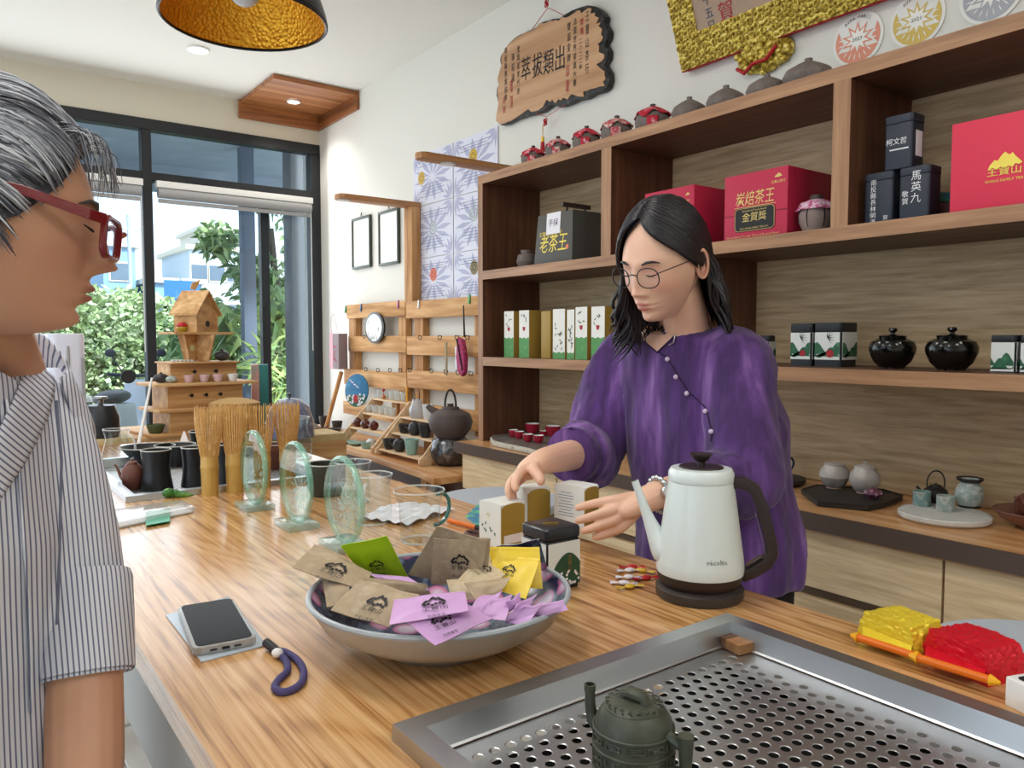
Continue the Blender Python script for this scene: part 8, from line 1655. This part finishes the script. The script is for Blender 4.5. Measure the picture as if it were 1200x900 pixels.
# wide open lapel lying on the chest, and a dark line for sleeve seam and underarm shade
L_a, L_b = [(34, 414), (24, 440), (10, 470), (-6, 505), (-22, 540)], [(50, 424), (62, 452), (50, 492), (26, 540), (-8, 592)]; vs = []; nn_ = 10
for i in range(nn_ + 1):
    u_ = i / nn_ * 4; k_ = min(3, int(u_)); f_ = u_ - k_; a = [L_a[k_][q] * (1 - f_) + L_a[k_ + 1][q] * f_ for q in (0, 1)]; b = [L_b[k_][q] * (1 - f_) + L_b[k_ + 1][q] * f_ for q in (0, 1)]
    for j in range(7):
        h = onb(bvh2, a[0] + (b[0] - a[0]) * j / 6, a[1] + (b[1] - a[1]) * j / 6, .006 + .003 * math.sin(PI * j / 6)); vs.append(h if h is not None else (vs[-1] if vs else P(a[0], a[1], d=.85)))
o = MB().add(vs, [(i * 7 + j, (i + 1) * 7 + j, (i + 1) * 7 + j + 1, i * 7 + j + 1) for i in range(nn_) for j in range(6)]).build('lapel', stripes((.75, 0, .66)), t2p, world=True, angle=180); sm = o.modifiers.new('t', 'SOLIDIFY'); sm.thickness = .003
pts = along(bvh2, [(66, 470), (72, 540), (70, 600), (68, 690), (66, 770)], .0005, 6)
if len(pts) > 4: MB().tube(pts, .0016, 6).build('sleeve_seam_shade', pm('seam_shade_line', '#6f7386', .9), t2p, world=True)
# open collar: two leaves round the neck
for sg in (-1, 1):
    b0_ = nb2 + Vector((0, 0, .03)); mb = MB()
    def cf_(u_, v_, sg=sg):
        a = (u_ * .86 + .07) * PI; dr = -fr2 * math.cos(a) * -1 + sd2 * sg * math.sin(a); dr = fr2 * math.cos(PI - a) + sd2 * sg * math.sin(a); rr = .056 + .026 * v_ + .012 * max(0, math.cos(PI - a)); return b0_ + dr * rr + Vector((0, 0, .006 - .04 * v_ - .05 * max(0, math.cos(PI - a)) * (1 + v_)))
    mb.grid(cf_, 18, 5); o = mb.build('collar', m_str, t2p, world=True, angle=180); sm = o.modifiers.new('t', 'SOLIDIFY'); sm.thickness = .003
MB().add(*trouser_geo((ctr.x, ctr.y), sd2, fr2, .76, .15)).build('trousers', pm('black_trousers_2', '#101014', .9), t2p, world=True, angle=180)
m_h2 = leafmat('salt_and_pepper_hair', '#343640', '#8d929e', '#dfe3ea'); m_h2.node_tree.nodes['Principled BSDF'].inputs['Roughness'].default_value = .4
face_bits(t2p, M2, pm('grey_brow', '#4a4542', .6))
rh = random.Random(5); mb = MB()
nu = 60; cap = []
for i in range(nu + 1):
    for j in range(25):
        az = -PI + 2 * PI * i / nu; lo = -.35 if abs(az) > 1.75 else max(-.1, .68 - .80 * max(0, abs(az) - .35)); el = lo + (PI / 2 - lo) * j / 24; cap.append(M2 @ ell(az, el, 1.04))
mb.add(cap, [(i * 25 + j, (i + 1) * 25 + j, (i + 1) * 25 + j + 1, i * 25 + j + 1) for i in range(nu) for j in range(24)])
mb.build('hair_base', pm('dark_grey_hair', '#3a3c46', .5), t2p, world=True, angle=180)
mb = MB()
for i in range(1900):
    az = rh.uniform(-1.75, 1.75); el0 = (.66 - .80 * max(0, abs(az) - .35) + rh.uniform(-.04, .6) ) if abs(az) < 1.24 else rh.uniform(-.35, .5)
    s_ = dirv(az, el0); e_ = dirv(PI + rh.uniform(-.25, .25), rh.uniform(-.2, .25)); lift = rh.uniform(1.05, 1.10) + (.03 if rh.random() < .1 else 0); pts = []
    mid = dirv(az * 1.25 + math.copysign(.3, az), min(1.5, max(el0 + .18, .35 if abs(az) > 1 else .7)))
    for k in range(11):
        u_ = k / 10; q = s_ * (1 - u_) ** 2 + mid * 2 * u_ * (1 - u_) * 1.1 + e_ * u_ * u_; d = q.normalized(); pts.append(M2 @ ell(math.atan2(d.x, -d.y), math.asin(max(-1, min(1, d.z))), lift + .05 * math.sin(PI * min(1, u_ * 1.5)) * (1 if u_ < .66 else .6)))
    mb.tube(pts, [.0003] + [.0011] * 9 + [.0006], 4)
for i in range(70):    # loose fringe at the forehead and wisps before the ear
    if i < 70:
        az = rh.uniform(-.9, .9); a = ell(az, .62 + rh.uniform(0, .12), 1.06); pts = [M2 @ q for q in (a, a + Vector((.002, -.010, .010)), a + Vector((rh.uniform(-.01, .01), -.020 - rh.uniform(0, .012), .006)), a + Vector((rh.uniform(-.01, .01), -.026 - rh.uniform(0, .014), -.018 - rh.uniform(0, .03))))]
    else:
        az = rh.choice((-1, 1)) * rh.uniform(1.15, 1.6); a = ell(az, .35, 1.06); pts = [M2 @ q for q in (a, a + Vector((0, -.004, -.03)), a + Vector((0, rh.uniform(-.02, .01), -.06)), a + Vector((0, rh.uniform(-.02, .03), -.10)))]
    mb.tube(catmull(pts, 3), [.0006] * 6 + [.0004] * 3 + [.0002], 4)
o = mb.build('hair', m_h2, t2p, world=True, angle=180); o['kind'] = 'stuff'
MB().ball(M2 @ Vector((0, .125, .01)), .038, 18).build('hair_bun', bpy.data.materials['dark_grey_hair'], t2p, world=True)
m_red = pm('dark_red_acetate', '#740b18', .15, coat=.6); mb = MB()
for sg in (-1, 1):
    x0_, x1_, z0_, z1_ = .010, .060, -.030, .008
    pl_ = [Vector((sg * (x0_ + (x1_ - x0_) * (.5 + .5 * u_)), 0, (z0_ + z1_) / 2 + (z1_ - z0_) / 2 * v_)) for u_, v_ in rrect(2, 2, .5, 5)]
    pl_ = [M2 @ (q + Vector((0, -.119 + abs(q.x) * .34, 0))) for q in pl_]; mb.tube(pl_, .0034, 8, closed=True); MB().add(pl_, [tuple(range(len(pl_)))]).build('lens', m_lens, t2p, world=True, smooth=False)
    tp2 = [Vector((sg * .062, -.100, .004)), Vector((sg * .073, -.085, .005)), Vector((sg * .078, -.03, .016)), Vector((sg * .078, .015, .020)), Vector((sg * .074, .035, .008))]
    vs = []; fs = []
    for k_, q in enumerate(tp2):
        for dx_, dz_ in ((.0015, .0055), (.0015, -.0055), (-.0015, -.0055), (-.0015, .0055)): vs.append(M2 @ (q + Vector((dx_, 0, dz_ * (1 - .1 * k_)))))
    for k_ in range(4):
        for c_ in range(4): fs.append((k_ * 4 + c_, k_ * 4 + (c_ + 1) % 4, k_ * 4 + 4 + (c_ + 1) % 4, k_ * 4 + 4 + c_))
    fs += [(0, 1, 2, 3), (19, 18, 17, 16)]; MB().add(vs, fs).build('temple_arm', m_red, t2p, world=True, bevel=.0008)
mb.tube([M2 @ Vector(p) for p in ((-.011, -.116, -.004), (0, -.121, .0), (.011, -.116, -.004))], .003, 8).build('glasses_frame', m_red, t2p, world=True)
